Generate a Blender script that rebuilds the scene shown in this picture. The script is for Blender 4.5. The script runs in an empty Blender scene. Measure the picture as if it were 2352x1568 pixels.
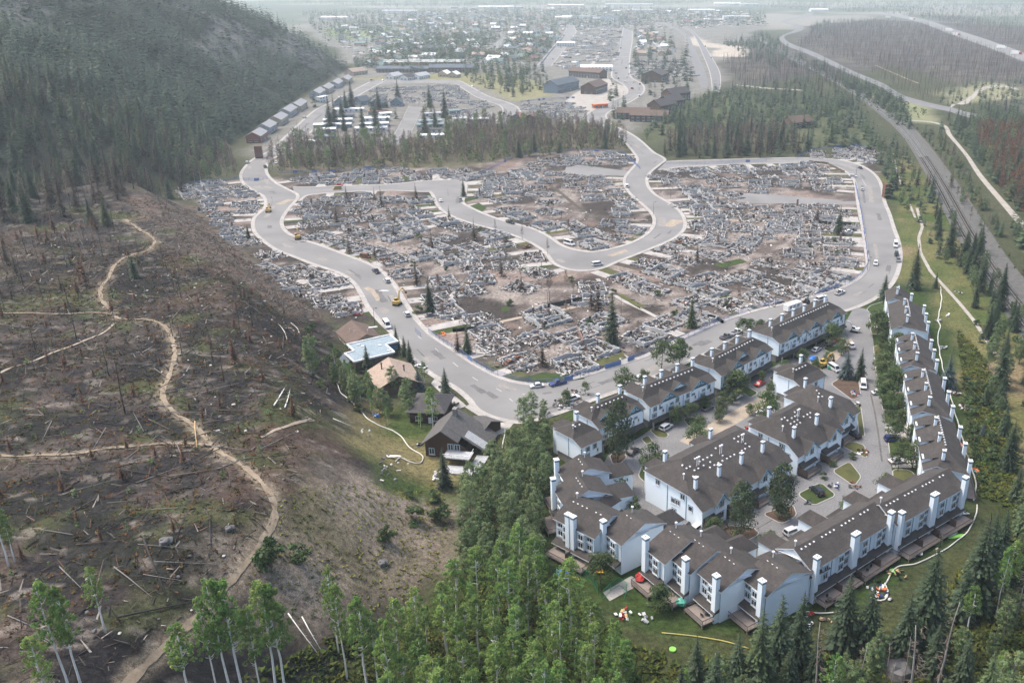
import bpy, math, random
import numpy as np
from mathutils import Vector, Matrix

random.seed(7)
rng = np.random.default_rng(7)
S = bpy.context.scene
COL = S.collection
R = math.radians

# ------------------------------------------------------------------ camera, sky, sun, exposure
CAM_H, PITCH = 120.0, R(22.3)
FPX, CXP, CYP = 2033.0, 1394.0, 784.0          # photograph read at 2352 x 1568
cd = bpy.data.cameras.new('camera')
cam = bpy.data.objects.new('camera', cd)
COL.objects.link(cam)
cam.location = (0, 0, CAM_H)
cam.rotation_euler = (R(90) - PITCH, 0, 0)
cd.sensor_width = 36.0
cd.lens = 36.0 * FPX / 2352.0
cd.shift_x = -(CXP - 1176.0) / 2352.0
cd.clip_start = 1.0
cd.clip_end = 40000.0
S.camera = cam

SUN_EL, SUN_AZ = R(60), R(-72)                  # azimuth from +Y towards +X
W = bpy.data.worlds.new('World')
S.world = W
W.use_nodes = True
nt = W.node_tree
sky = nt.nodes.new('ShaderNodeTexSky')
sky.sky_type = 'NISHITA'
sky.sun_disc = False
sky.sun_elevation = SUN_EL
sky.sun_rotation = SUN_AZ
sky.air_density = 1.0
sky.dust_density = 5.0
sky.ozone_density = 1.0
bg = nt.nodes['Background']
nt.links.new(sky.outputs['Color'], bg.inputs['Color'])
bg.inputs['Strength'].default_value = 0.15
sl = bpy.data.lights.new('sun', 'SUN')
sl.energy = 1.35
sl.angle = R(14)
sl.color = (1.0, 0.94, 0.86)
so = bpy.data.objects.new('sun', sl)
COL.objects.link(so)
sd = Vector((math.sin(SUN_AZ) * math.cos(SUN_EL), math.cos(SUN_AZ) * math.cos(SUN_EL), math.sin(SUN_EL)))
so.rotation_euler = sd.to_track_quat('Z', 'Y').to_euler()
so.location = (0, 0, 300)
S.view_settings.view_transform = 'Standard'
S.view_settings.look = 'None'
S.view_settings.gamma = 1.0
S.view_settings.exposure = 1.03
S.cycles.max_bounces = 6
S.cycles.diffuse_bounces = 2
S.cycles.glossy_bounces = 2
S.cycles.transmission_bounces = 2
S.cycles.volume_bounces = 2
S.cycles.transparent_max_bounces = 4
S.cycles.use_denoising = True

# ------------------------------------------------------------------ small helpers
def tag(o, label=None, cat=None, group=None, kind=None):
    if label: o['label'] = label
    if cat: o['category'] = cat
    if group: o['group'] = group
    if kind: o['kind'] = kind
    return o

def link(name, data, parent=None, loc=None, rz=None, sc=None):
    o = bpy.data.objects.new(name, data)
    COL.objects.link(o)
    if parent is not None: o.parent = parent
    if loc is not None: o.location = loc
    if rz is not None: o.rotation_euler = (0, 0, rz)
    if sc is not None: o.scale = (sc, sc, sc) if np.isscalar(sc) else sc
    return o

def copy_tree(o, parent=None):
    c = o.copy()
    COL.objects.link(c)
    if parent is not None: c.parent = parent
    for ch in list(o.children): copy_tree(ch, c)
    return c

class MB:
    """collects simple shapes into one mesh"""
    def __init__(s):
        s.v = []; s.f = []; s.m = []; s.c = []
    def add(s, vs, fs, m=0, c=(1, 1, 1)):
        n = len(s.v)
        s.v.extend([tuple(map(float, p)) for p in vs])
        s.f.extend([tuple(i + n for i in f) for f in fs])
        s.m.extend([m] * len(fs))
        s.c.extend([c] * len(vs))
    def box(s, x0, y0, z0, x1, y1, z1, m=0, c=(1, 1, 1)):
        s.add([(x0, y0, z0), (x1, y0, z0), (x1, y1, z0), (x0, y1, z0), (x0, y0, z1), (x1, y0, z1), (x1, y1, z1), (x0, y1, z1)],
              [(0, 3, 2, 1), (4, 5, 6, 7), (0, 1, 5, 4), (1, 2, 6, 5), (2, 3, 7, 6), (3, 0, 4, 7)], m, c)
    def obox(s, ctr, size, rot, m=0, c=(1, 1, 1)):
        """box with Euler rotation"""
        M = Matrix.Rotation(rot[2], 3, 'Z') @ Matrix.Rotation(rot[1], 3, 'Y') @ Matrix.Rotation(rot[0], 3, 'X')
        h = [q * .5 for q in size]
        vs = []
        for z in (-1, 1):
            for x, y in ((-1, -1), (1, -1), (1, 1), (-1, 1)):
                p = M @ Vector((x * h[0], y * h[1], z * h[2]))
                vs.append((ctr[0] + p.x, ctr[1] + p.y, ctr[2] + p.z))
        s.add(vs, [(0, 3, 2, 1), (4, 5, 6, 7), (0, 1, 5, 4), (1, 2, 6, 5), (2, 3, 7, 6), (3, 0, 4, 7)], m, c)
    def beam(s, a, b, w, h=None, m=0, c=(1, 1, 1)):
        a = Vector(a); b = Vector(b); d = b - a
        L = d.length
        if L < 1e-6: return
        d /= L
        u = d.cross(Vector((0, 0, 1)))
        if u.length < 1e-3: u = Vector((1, 0, 0))
        u.normalize(); v = u.cross(d)
        h = h or w
        q = [(-w / 2, -h / 2), (w / 2, -h / 2), (w / 2, h / 2), (-w / 2, h / 2)]
        vs = [tuple(e + u * i + v * j) for e in (a, b) for i, j in q]
        s.add(vs, [(0, 3, 2, 1), (4, 5, 6, 7), (0, 1, 5, 4), (1, 2, 6, 5), (2, 3, 7, 6), (3, 0, 4, 7)], m, c)
    def tube(s, pts, rad, n=6, m=0, c=(1, 1, 1), cap=True):
        pts = [Vector(p) for p in pts]
        rr = rad if hasattr(rad, '__len__') else [rad] * len(pts)
        vs = []
        for i, p in enumerate(pts):
            d = (pts[min(i + 1, len(pts) - 1)] - pts[max(i - 1, 0)])
            d = d.normalized() if d.length > 1e-6 else Vector((0, 0, 1))
            u = d.cross(Vector((0.3, 0.1, 1)) if abs(d.z) < .9 else Vector((1, 0, 0))).normalized()
            v = d.cross(u)
            for k in range(n):
                a = 2 * math.pi * k / n
                vs.append(tuple(p + (u * math.cos(a) + v * math.sin(a)) * rr[i]))
        fs = []
        for i in range(len(pts) - 1):
            for k in range(n):
                a = i * n + k; b = i * n + (k + 1) % n
                fs.append((a, b, b + n, a + n))
        if cap:
            fs.append(tuple(range(n - 1, -1, -1)))
            fs.append(tuple((len(pts) - 1) * n + k for k in range(n)))
        s.add(vs, fs, m, c)
    def prism(s, poly, z0, z1, m=0, c=(1, 1, 1)):
        n = len(poly)
        vs = [(x, y, z0) for x, y in poly] + [(x, y, z1) for x, y in poly]
        fs = [tuple(range(n - 1, -1, -1)), tuple(range(n, 2 * n))]
        fs += [(i, (i + 1) % n, n + (i + 1) % n, n + i) for i in range(n)]
        s.add(vs, fs, m, c)
    def side_prism(s, prof, y0, y1, m=0, c=(1, 1, 1)):
        """profile in x,z extruded along y"""
        n = len(prof)
        vs = [(x, y0, z) for x, z in prof] + [(x, y1, z) for x, z in prof]
        fs = [tuple(range(n)), tuple(range(2 * n - 1, n - 1, -1))]
        fs += [(i, n + i, n + (i + 1) % n, (i + 1) % n) for i in range(n)]
        s.add(vs, fs, m, c)
    def ball(s, ctr, r, seg=8, rings=5, m=0, c=(1, 1, 1), jit=0.0):
        vs = []; fs = []
        r = r if hasattr(r, '__len__') else (r, r, r)
        vs.append((ctr[0], ctr[1], ctr[2] - r[2]))
        for i in range(1, rings):
            t = math.pi * i / rings
            for k in range(seg):
                a = 2 * math.pi * k / seg
                j = 1 + random.uniform(-jit, jit)
                vs.append((ctr[0] + r[0] * j * math.sin(t) * math.cos(a), ctr[1] + r[1] * j * math.sin(t) * math.sin(a), ctr[2] - r[2] * j * math.cos(t)))
        vs.append((ctr[0], ctr[1], ctr[2] + r[2]))
        for k in range(seg):
            fs.append((0, 1 + (k + 1) % seg, 1 + k))
            for i in range(rings - 2):
                a = 1 + i * seg + k; b = 1 + i * seg + (k + 1) % seg
                fs.append((a, b, b + seg, a + seg))
            e = 1 + (rings - 2) * seg
            fs.append((e + k, e + (k + 1) % seg, len(vs) - 1))
        s.add(vs, fs, m, c)
    def mesh(s, name, mats, smooth=False, color=False):
        me = bpy.data.meshes.new(name)
        me.from_pydata(s.v, [], s.f)
        for mt in (mats if isinstance(mats, (list, tuple)) else [mats]): me.materials.append(mt)
        me.polygons.foreach_set('material_index', np.array(s.m, dtype=np.int32))
        if smooth: me.polygons.foreach_set('use_smooth', np.ones(len(s.f), dtype=bool))
        if color:
            at_ = me.color_attributes.new('Col', 'FLOAT_COLOR', 'POINT')
            ca = np.ones((len(s.v), 4), dtype=np.float32)
            ca[:, :3] = np.array(s.c, dtype=np.float32)
            at_.data.foreach_set('color', ca.ravel())
        me.update()
        return me
    def obj(s, name, mats, parent=None, smooth=False, color=False, **k):
        return link(name, s.mesh(name, mats, smooth, color), parent, **k)

def mesh_np(name, V, Fq, mats, col=None, mi=None, smooth=False):
    """mesh straight from numpy arrays; Fq is (n,3) or (n,4)"""
    me = bpy.data.meshes.new(name)
    V = np.asarray(V, dtype=np.float32); Fq = np.asarray(Fq, dtype=np.int32)
    k = Fq.shape[1]
    me.vertices.add(len(V)); me.vertices.foreach_set('co', V.ravel())
    me.loops.add(Fq.size); me.loops.foreach_set('vertex_index', Fq.ravel())
    me.polygons.add(len(Fq))
    me.polygons.foreach_set('loop_start', np.arange(0, Fq.size, k, dtype=np.int32))
    if mi is not None: me.polygons.foreach_set('material_index', np.asarray(mi, dtype=np.int32))
    if smooth: me.polygons.foreach_set('use_smooth', np.ones(len(Fq), dtype=bool))
    for mt in (mats if isinstance(mats, (list, tuple)) else [mats]): me.materials.append(mt)
    if col is not None:
        a = me.color_attributes.new('Col', 'FLOAT_COLOR', 'POINT')
        ca = np.ones((len(V), 4), dtype=np.float32); ca[:, :col.shape[1]] = col
        a.data.foreach_set('color', ca.ravel())
    me.update(calc_edges=True)
    return me

# ------------------------------------------------------------------ materials
def _new(name):
    m = bpy.data.materials.new(name)
    m.use_nodes = True
    t = m.node_tree
    return m, t, t.nodes['Principled BSDF']

def pmat(name, c1, c2=None, scale=1.0, rough=.75, spec=.3, fine=None, rand=0.0, attr=False, bump=0.0, metal=0.0, contrast=.18, detail=5.0, trans=0.0):
    """two colours mixed by noise in object space, optional per-object value jitter and vertex colour"""
    m, t, b = _new(name)
    N = t.nodes; L = t.links
    b.inputs['Roughness'].default_value = rough
    b.inputs['Specular IOR Level'].default_value = spec
    b.inputs['Metallic'].default_value = metal
    c2 = c2 or tuple(x * .8 for x in c1)
    tc = N.new('ShaderNodeTexCoord')
    nz = N.new('ShaderNodeTexNoise')
    nz.inputs['Scale'].default_value = scale
    nz.inputs['Detail'].default_value = detail
    L.new(tc.outputs['Object'], nz.inputs['Vector'])
    rp = N.new('ShaderNodeValToRGB')
    rp.color_ramp.elements[0].position = .5 - contrast
    rp.color_ramp.elements[1].position = .5 + contrast
    rp.color_ramp.elements[0].color = (*c1, 1)
    rp.color_ramp.elements[1].color = (*c2, 1)
    L.new(nz.outputs['Fac'], rp.inputs['Fac'])
    out = rp.outputs['Color']
    if attr:
        va = N.new('ShaderNodeVertexColor'); va.layer_name = 'Col'
        mx = N.new('ShaderNodeMixRGB'); mx.blend_type = 'MULTIPLY'; mx.inputs[0].default_value = 1
        L.new(out, mx.inputs[1]); L.new(va.outputs['Color'], mx.inputs[2])
        out = mx.outputs['Color']
    if rand:
        oi = N.new('ShaderNodeObjectInfo')
        mr = N.new('ShaderNodeMapRange')
        mr.inputs['To Min'].default_value = 1 - rand; mr.inputs['To Max'].default_value = 1 + rand
        L.new(oi.outputs['Random'], mr.inputs['Value'])
        hs = N.new('ShaderNodeHueSaturation')
        L.new(mr.outputs['Result'], hs.inputs['Value'])
        mr2 = N.new('ShaderNodeMapRange')
        mr2.inputs['To Min'].default_value = .5 + rand * .06; mr2.inputs['To Max'].default_value = .5 - rand * .06
        wn = N.new('ShaderNodeMath'); wn.operation = 'FRACT'
        ml = N.new('ShaderNodeMath'); ml.operation = 'MULTIPLY'; ml.inputs[1].default_value = 7.31
        L.new(oi.outputs['Random'], ml.inputs[0]); L.new(ml.outputs[0], wn.inputs[0]); L.new(wn.outputs[0], mr2.inputs['Value'])
        L.new(mr2.outputs['Result'], hs.inputs['Hue'])
        L.new(out, hs.inputs['Color'])
        out = hs.outputs['Color']
    if fine:
        n2 = N.new('ShaderNodeTexNoise'); n2.inputs['Scale'].default_value = fine; n2.inputs['Detail'].default_value = 3
        L.new(tc.outputs['Object'], n2.inputs['Vector'])
        m2 = N.new('ShaderNodeMapRange'); m2.inputs['From Min'].default_value = .3; m2.inputs['From Max'].default_value = .7
        m2.inputs['To Min'].default_value = .78; m2.inputs['To Max'].default_value = 1.22
        L.new(n2.outputs['Fac'], m2.inputs['Value'])
        mm = N.new('ShaderNodeMixRGB'); mm.blend_type = 'MULTIPLY'; mm.inputs[0].default_value = 1
        L.new(out, mm.inputs[1]); L.new(m2.outputs['Result'], mm.inputs[2])
        out = mm.outputs['Color']
    L.new(out, b.inputs['Base Color'])
    if bump:
        bp = N.new('ShaderNodeBump'); bp.inputs['Strength'].default_value = bump; bp.inputs['Distance'].default_value = .15
        L.new(nz.outputs['Fac'], bp.inputs['Height']); L.new(bp.outputs['Normal'], b.inputs['Normal'])
    if trans:
        tr = N.new('ShaderNodeBsdfTranslucent'); ms = N.new('ShaderNodeMixShader'); ms.inputs[0].default_value = trans
        L.new(out, tr.inputs['Color']); L.new(b.outputs[0], ms.inputs[1]); L.new(tr.outputs[0], ms.inputs[2])
        L.new(ms.outputs[0], N['Material Output'].inputs['Surface'])
    return m

M = {}
def mk(k, *a, **kw): M[k] = pmat(k, *a, **kw)
mk('asphalt', (.165, .163, .16), (.235, .231, .224), scale=.05, rough=.9, spec=.15, contrast=.24, detail=7)
mk('asphalt_dark', (.145, .145, .148), (.20, .198, .196), scale=.12, rough=.9, spec=.15, fine=2.5, contrast=.25)
mk('asphalt_patch', (.115, .114, .113), (.15, .148, .146), scale=.3, rough=.9, spec=.15, fine=2)
mk('dust', (.27, .255, .232), (.22, .21, .196), scale=.4, rough=.95, spec=.1, fine=2)
mk('concrete', (.29, .275, .255), (.40, .38, .355), scale=.25, rough=.85, spec=.2, fine=3)
mk('kerb', (.31, .30, .285), (.38, .37, .35), scale=.5, rough=.85, spec=.2)
mk('line', (.42, .41, .39), (.30, .29, .28), scale=1.2, rough=.8)
mk('dirt', (.36, .31, .245), (.27, .225, .175), scale=.35, rough=.95, spec=.1, fine=3)
mk('trail', (.30, .25, .185), (.215, .17, .12), scale=.5, rough=.95, spec=.1, fine=2)
mk('ballast', (.085, .088, .082), (.135, .128, .12), scale=.4, rough=.95, spec=.1, fine=4)
mk('gravel', (.29, .27, .24), (.37, .345, .31), scale=.15, rough=.95, spec=.1, fine=3)
mk('rail', (.17, .15, .14), (.12, .10, .09), scale=1, rough=.45, metal=.6)
mk('lawn', (.028, .052, .014), (.055, .072, .024), scale=.35, rough=.9, spec=.1, fine=5)
mk('lawn_dry', (.10, .098, .04), (.06, .068, .026), scale=.3, rough=.9, spec=.1, fine=5)
mk('lawn_burnt', (.06, .052, .046), (.105, .092, .072), scale=.3, rough=.95, spec=.1, fine=4)
mk('mulch', (.075, .05, .038), (.11, .078, .055), scale=.6, rough=.95, spec=.1, fine=5)
mk('stucco', (.79, .87, .92), (.74, .825, .88), scale=.12, rough=.85, spec=.2, rand=.02, contrast=.35, detail=3)
mk('stucco_trim', (.74, .76, .77), scale=1, rough=.6)
mk('bluetrim', (.045, .16, .25), (.055, .20, .29), scale=1, rough=.6)
mk('shingle', (.042, .038, .036), (.070, .063, .058), scale=.45, rough=.9, spec=.25, fine=2.2, rand=.1, contrast=.28, detail=8)
mk('whitepaint', (.72, .72, .71), (.64, .64, .63), scale=2, rough=.45, spec=.4)
mk('glass', (.012, .016, .020), (.02, .025, .03), scale=.5, rough=.12, spec=.6)
mk('garage', (.055, .04, .036), (.07, .05, .045), scale=1, rough=.6)
mk('deckwood', (.20, .165, .145), (.25, .215, .19), scale=.8, rough=.85)
mk('railing', (.035, .028, .026), scale=1, rough=.6)
mk('stone', (.17, .16, .15), (.24, .225, .21), scale=2, rough=.9, fine=4)
mk('metal', (.55, .55, .54), scale=1, rough=.35, metal=.7)
mk('tyre', (.012, .012, .013), scale=1, rough=.8)
mk('blackpaint', (.012, .012, .014), scale=1, rough=.25, spec=.6)
mk('darkwood', (.085, .042, .027), (.05, .027, .019), scale=1.5, rough=.85, fine=6)
mk('oldshake', (.085, .082, .08), (.12, .115, .11), scale=1.2, rough=.95, fine=5)
mk('bark_white', (.82, .80, .75), (.66, .64, .60), scale=1.6, rough=.85, contrast=.2)
mk('bark_brown', (.10, .075, .055), (.15, .115, .085), scale=1.5, rough=.9)
mk('bark_grey', (.30, .28, .255), (.22, .20, .18), scale=1, rough=.9)
mk('char', (.022, .021, .021), (.05, .047, .045), scale=1.2, rough=.9)
mk('char_grey', (.24, .225, .205), (.13, .12, .11), scale=.7, rough=.9)
mk('rock', (.17, .168, .165), (.10, .098, .096), scale=.9, rough=.95, fine=3)
mk('leaf_aspen', (.135, .235, .058), (.205, .305, .092), scale=.5, rough=.6, spec=.25, attr=True, rand=.22, trans=.48)
mk('leaf_dark', (.062, .10, .036), (.09, .132, .05), scale=.5, rough=.6, spec=.2, attr=True, rand=.2, trans=.25)
mk('leaf_pine', (.05, .075, .038), (.075, .10, .05), scale=.5, rough=.7, spec=.15, attr=True, rand=.1, trans=.15)
mk('leaf_poplar', (.125, .185, .075), (.18, .24, .11), scale=.5, rough=.6, spec=.25, attr=True, rand=.18, trans=.42)
mk('needle', (.032, .052, .032), (.052, .076, .043), scale=.6, rough=.7, spec=.15, attr=True, rand=.25)
mk('needle_mid', (.062, .090, .042), (.085, .115, .052), scale=.6, rough=.7, spec=.15, attr=True, rand=.25)
mk('needle_blue', (.062, .092, .092), (.085, .12, .12), scale=.6, rough=.7, spec=.15, attr=True, rand=.1)
mk('needle_rust', (.115, .06, .036), (.075, .043, .03), scale=.6, rough=.8, spec=.1, attr=True, rand=.25)
mk('needle_burnt', (.035, .029, .026), (.07, .05, .038), scale=.5, rough=.85, spec=.1, attr=True, rand=.2)
mk('twig', (.20, .155, .132), (.15, .118, .10), scale=.4, rough=.9, spec=.1, attr=True, rand=.15)
mk('undergrowth', (.05, .078, .022), (.105, .115, .036), scale=.08, rough=.8, spec=.1, attr=True, fine=.5, trans=.2)
mk('debris', (1.0, 1.0, 1.0), (.72, .71, .70), scale=1.3, rough=.92, spec=.12, attr=True)
mk('foundation', (.50, .51, .505), (.34, .335, .33), scale=.5, rough=.92, fine=2)
mk('brick', (.17, .11, .09), (.23, .16, .135), scale=2.5, rough=.9)
mk('bluefence', (.10, .17, .36), (.13, .21, .42), scale=1, rough=.6)
mk('rubble_stone', (.55, .53, .49), (.36, .34, .31), scale=1.5, rough=.9)
# ------------------------------------------------------------------ the lie of the land
def g0(x, y, z=0.0):
    dx = (x - CXP) / FPX; dy = (y - CYP) / FPX
    d = (dx, math.cos(PITCH) - dy * math.sin(PITCH), -math.sin(PITCH) - dy * math.cos(PITCH))
    t = (z - CAM_H) / d[2]
    return (d[0] * t, d[1] * t)

def seg_dist(px, py, poly, closed=False):
    px = np.asarray(px, float); py = np.asarray(py, float)
    out = np.full(px.shape, 1e9)
    n = len(poly)
    for i in range(n if closed else n - 1):
        ax, ay = poly[i]; bx, by = poly[(i + 1) % n]
        dx, dy = bx - ax, by - ay
        q = dx * dx + dy * dy + 1e-12
        t = np.clip(((px - ax) * dx + (py - ay) * dy) / q, 0, 1)
        out = np.minimum(out, np.hypot(px - ax - t * dx, py - ay - t * dy))
    return out

def inside(px, py, poly):
    px = np.asarray(px, float); py = np.asarray(py, float)
    r = np.zeros(px.shape, bool)
    n = len(poly)
    for i in range(n):
        ax, ay = poly[i]; bx, by = poly[(i + 1) % n]
        if ay == by: continue
        c = ((ay > py) != (by > py)) & (px < (bx - ax) * (py - ay) / (by - ay) + ax)
        r ^= c
    return r

def sdist(px, py, poly):
    d = seg_dist(px, py, poly, True)
    return np.where(inside(px, py, poly), d, -d)

def smooth(a, b, x):
    t = np.clip((x - a) / (b - a), 0, 1)
    return t * t * (3 - 2 * t)

_pt = np.random.default_rng(3).random((256, 256))
def vnoise(x, y, s, seed=0):
    """tileable value noise, 0..1"""
    x = np.asarray(x, float) / s + seed * 17.3; y = np.asarray(y, float) / s + seed * 31.7
    xi = np.floor(x).astype(int); yi = np.floor(y).astype(int)
    fx = x - xi; fy = y - yi
    fx = fx * fx * (3 - 2 * fx); fy = fy * fy * (3 - 2 * fy)
    a = _pt[xi & 255, yi & 255]; b = _pt[(xi + 1) & 255, yi & 255]
    c = _pt[xi & 255, (yi + 1) & 255]; d = _pt[(xi + 1) & 255, (yi + 1) & 255]
    return (a * (1 - fx) + b * fx) * (1 - fy) + (c * (1 - fx) + d * fx) * fy
def fbm(x, y, s, seed=0, o=4):
    r = 0; w = 0
    for k in range(o):
        r = r + vnoise(x, y, s / 2 ** k, seed + k) * .5 ** k; w += .5 ** k
    return r / w

MOUND = [g0(*p) for p in [(430, 462), (520, 535), (620, 618), (700, 688), (775, 745), (805, 800), (850, 890), (900, 960), (985, 1080), (1040, 1180), (1015, 1330), (900, 1480), (760, 1680)]] + \
        [(-60, 40), (-700, 40), (-700, 420), (-420, 470), (-330, 455)]
MOUNTAIN = [g0(*p) for p in [(800, 158), (720, 198), (650, 247), (590, 290), (535, 325), (470, 395), (420, 432)]] + \
           [(-300, 470), (-350, 420), (-430, 330), (-520, 200), (-700, 60), (-2500, 60), (-4500, 4000), (-1900, 2900), (-800, 1750), (-520, 1480)]
def height(x, y):
    dm = sdist(x, y, MOUND)
    h = 20 * smooth(-1, 38, dm) + .035 * np.clip(dm, 0, 200)
    n = fbm(x, y, 34, 1) - .5
    h = h + np.clip(dm / 12, 0, 1) * (n * 5 + (fbm(x, y, 9, 5, 3) - .5) * 1.5)
    dt = sdist(x, y, MOUNTAIN)
    dtc = np.clip(dt, 0, None)
    h2 = 190 * (1 - np.exp(-dtc * (.62 + .30 * smooth(600, 1250, y)) / 190))
    h2 = h2 + np.clip(dtc / 40, 0, 1) * ((fbm(x, y, 90, 9) - .5) * 34 + (fbm(x, y, 24, 12, 3) - .5) * 9)
    return np.maximum(h, 0) + np.clip(h2, 0, 185)

GX0, GY0, GS = -900.0, 40.0, 2.5
_gx = np.arange(GX0, 420, GS); _gy = np.arange(GY0, 2000, GS)
_HG = height(*np.meshgrid(_gx, _gy, indexing='ij'))
def hz(x, y):
    """height, bilinear from the raster, vectorised"""
    x = np.asarray(x, float); y = np.asarray(y, float)
    u = np.clip((x - GX0) / GS, 0, len(_gx) - 1.001); v = np.clip((y - GY0) / GS, 0, len(_gy) - 1.001)
    i = u.astype(int); j = v.astype(int); fu = u - i; fv = v - j
    z = (_HG[i, j] * (1 - fu) + _HG[i + 1, j] * fu) * (1 - fv) + (_HG[i, j + 1] * (1 - fu) + _HG[i + 1, j + 1] * fu) * fv
    return np.where((x > 415), 0.0, np.where(y > 1990, 0.0, z))

def at(pts):
    """points of the photograph (2352 px wide) to points on the ground, n x 3"""
    p = np.asarray(pts, float).reshape(-1, 2)
    dx = (p[:, 0] - CXP) / FPX; dy = (p[:, 1] - CYP) / FPX
    D = np.stack([dx, math.cos(PITCH) - dy * math.sin(PITCH), -math.sin(PITCH) - dy * math.cos(PITCH)], 1)
    tf = CAM_H / np.maximum(-D[:, 2], 1e-4)
    t = np.full(len(p), 60.0); hit = np.zeros(len(p), bool); lo = t.copy()
    for _ in range(520):
        q = D * t[:, None]; q[:, 2] += CAM_H
        below = q[:, 2] <= hz(q[:, 0], q[:, 1])
        hit |= below
        if hit.all() or (t[~hit] > np.maximum(tf[~hit], 1)).all(): break
        lo = np.where(hit, lo, t)
        t = np.where(hit, t, t * 1.008)
    a = lo.copy(); b = np.where(hit, t, tf)
    for _ in range(14):
        m = (a + b) / 2; q = D * m[:, None]; q[:, 2] += CAM_H
        bl = q[:, 2] <= hz(q[:, 0], q[:, 1])
        b = np.where(bl, m, b); a = np.where(bl, a, m)
    q = D * b[:, None]; q[:, 2] += CAM_H
    q[:, 2] = hz(q[:, 0], q[:, 1])
    return q
def a1(x, y): return at([(x, y)])[0]

def pix(x, y, z=0):
    """where a point shows, for leaving out what the photograph cannot see"""
    x = np.asarray(x, float); y = np.asarray(y, float); z = np.asarray(z, float) - CAM_H
    f = y * math.cos(PITCH) - z * math.sin(PITCH); u = y * math.sin(PITCH) + z * math.cos(PITCH)
    f = np.maximum(f, 1e-3)
    return CXP + FPX * x / f, CYP - FPX * u / f
def in_view(x, y, z=0, m=60):
    a, b = pix(x, y, z)
    return (a > -m) & (a < 2352 + m) & (b > -m) & (b < 1568 + m)

def W2(pts): return [tuple(q[:2]) for q in at(pts)]

# road edges as pairs (left, right) read down each road
R_MAIN = [((850,189),(886,184)), ((804,213),(815,224)), ((764,235),(770,260)), ((727,253),(750,273)), ((663,310),(700,312)), ((617,350),(652,352)), ((588,364),(620,366)), ((568,382),(609,380)), ((557,402),(610,400)), ((563,420),(630,421)), ((583,435),(652,433)), ((610,452),(680,450)), ((613,477),(660,478)), ((590,499),(645,500)), ((586,517),(643,518)), ((594,538),(658,537)), ((636,571),(690,551)), ((681,589),(736,566)), ((725,606),(788,586)), ((784,626),(840,606)), ((817,648),(872,624)), ((836,675),(900,655)), ((850,702),(926,698)), ((880,738),(953,738)), ((911,768),(984,770)), ((957,823),(1037,806)), ((1001,860),(1084,838)), ((1051,888),(1134,865)), ((1084,915),(1170,878)), ((1105,940),(1205,884)), ((1146,958),(1240,887)), ((1200,966),(1268,884)), ((1277,946),(1305,876)), ((1351,918),(1356,862)), ((1430,890),(1417,843)), ((1500,862),(1490,818)), ((1590,822),(1568,780)), ((1668,789),(1640,748)), ((1735,763),(1735,716)), ((1830,738),(1815,697)), ((1945,710),(1900,674)), ((2005,684),(1951,656)), ((2045,648),(1985,634)), ((2062,600),(1998,610)), ((2060,560),(1994,572)), ((2048,523),(1986,523)), ((2038,490),(1979,490)), ((2028,465),(1975,467)), ((2018,420),(1967,418)), ((2001,397),(1951,399)), ((1968,378),(1918,382)), ((1918,367),(1858,374)), ((1835,363),(1800,374)), ((1735,365),(1735,376)), ((1640,368),(1640,380)), ((1568,370),(1568,383)), ((1530,372),(1510,390))]
R_CRES = [((672,431),(684,462)), ((700,431),(706,448)), ((784,428),(784,441)), ((900,424),(900,437)), ((975,417),(975,440)), ((1056,416),(990,440)), ((1064,445),(1000,452)), ((1059,465),(1005,464)), ((1076,477),(1019,482)), ((1109,492),(1044,497)), ((1153,508),(1088,513)), ((1188,517),(1126,523)), ((1221,526),(1156,531)), ((1258,545),(1204,548)), ((1284,563),(1238,565)), ((1310,573),(1262,585)), ((1335,578),(1280,606)), ((1352,580),(1317,619)), ((1374,579),(1367,618)), ((1410,572),(1417,599)), ((1450,560),(1484,573)), ((1484,543),(1545,546)), ((1505,520),(1568,522)), ((1505,497),(1562,492)), ((1484,473),(1536,468)), ((1456,450),(1502,448)), ((1442,432),(1486,430)), ((1438,412),(1482,412)), ((1447,397),(1489,397)), ((1464,377),(1512,378)), ((1467,364),(1524,366)), ((1450,340),(1498,350)), ((1431,320),(1467,322)), ((1405,300),(1436,302)), ((1362,284),(1405,288)), ((1346,272),(1391,273)), ((1358,257),(1394,259)), ((1402,236),(1446,234)), ((1442,215),(1475,213)), ((1436,197),(1474,195)), ((1408,178),(1448,178)), ((1411,155),(1444,155)), ((1422,120),(1446,124)), ((1428,89),(1451,95)), ((1433,64),(1451,72))]
R_TOP = [((860,184),(862,193)), ((960,184),(960,191)), ((1044,185),(1044,193)), ((1062,190),(1059,200)), ((1093,207),(1090,220)), ((1121,222),(1113,230)), ((1150,231),(1146,241)), ((1181,243),(1157,251)), ((1193,255),(1156,260)), ((1187,270),(1148,272)), ((1172,286),(1130,288))]
R_STUB = [((939,244),(970,246)), ((917,290),(950,292)), ((893,330),(926,337))]
R_A = [((1161,82),(1174,83)), ((1138,98),(1160,98)), ((1104,121),(1138,121))]
R_B = [((1302,58),(1316,60)), ((1302,66),(1322,72)), ((1294,82),(1316,84)), ((1270,110),(1298,110)), ((1232,156),(1264,152))]
R_HL = [((1500,52),(1530,52)), ((1540,64),(1562,68)), ((1566,82),(1584,84)), ((1578,104),(1596,108)), ((1582,130),(1610,134)), ((1592,160),(1624,166)), ((1606,200),(1634,206))]
R_HR = [((1566,62),(1578,62)), ((1586,73),(1595,75)), ((1597,89),(1610,92)), ((1614,128),(1632,126)), ((1628,166),(1654,164)), ((1634,198),(1656,192)), ((1636,214),(1650,216))]
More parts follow.
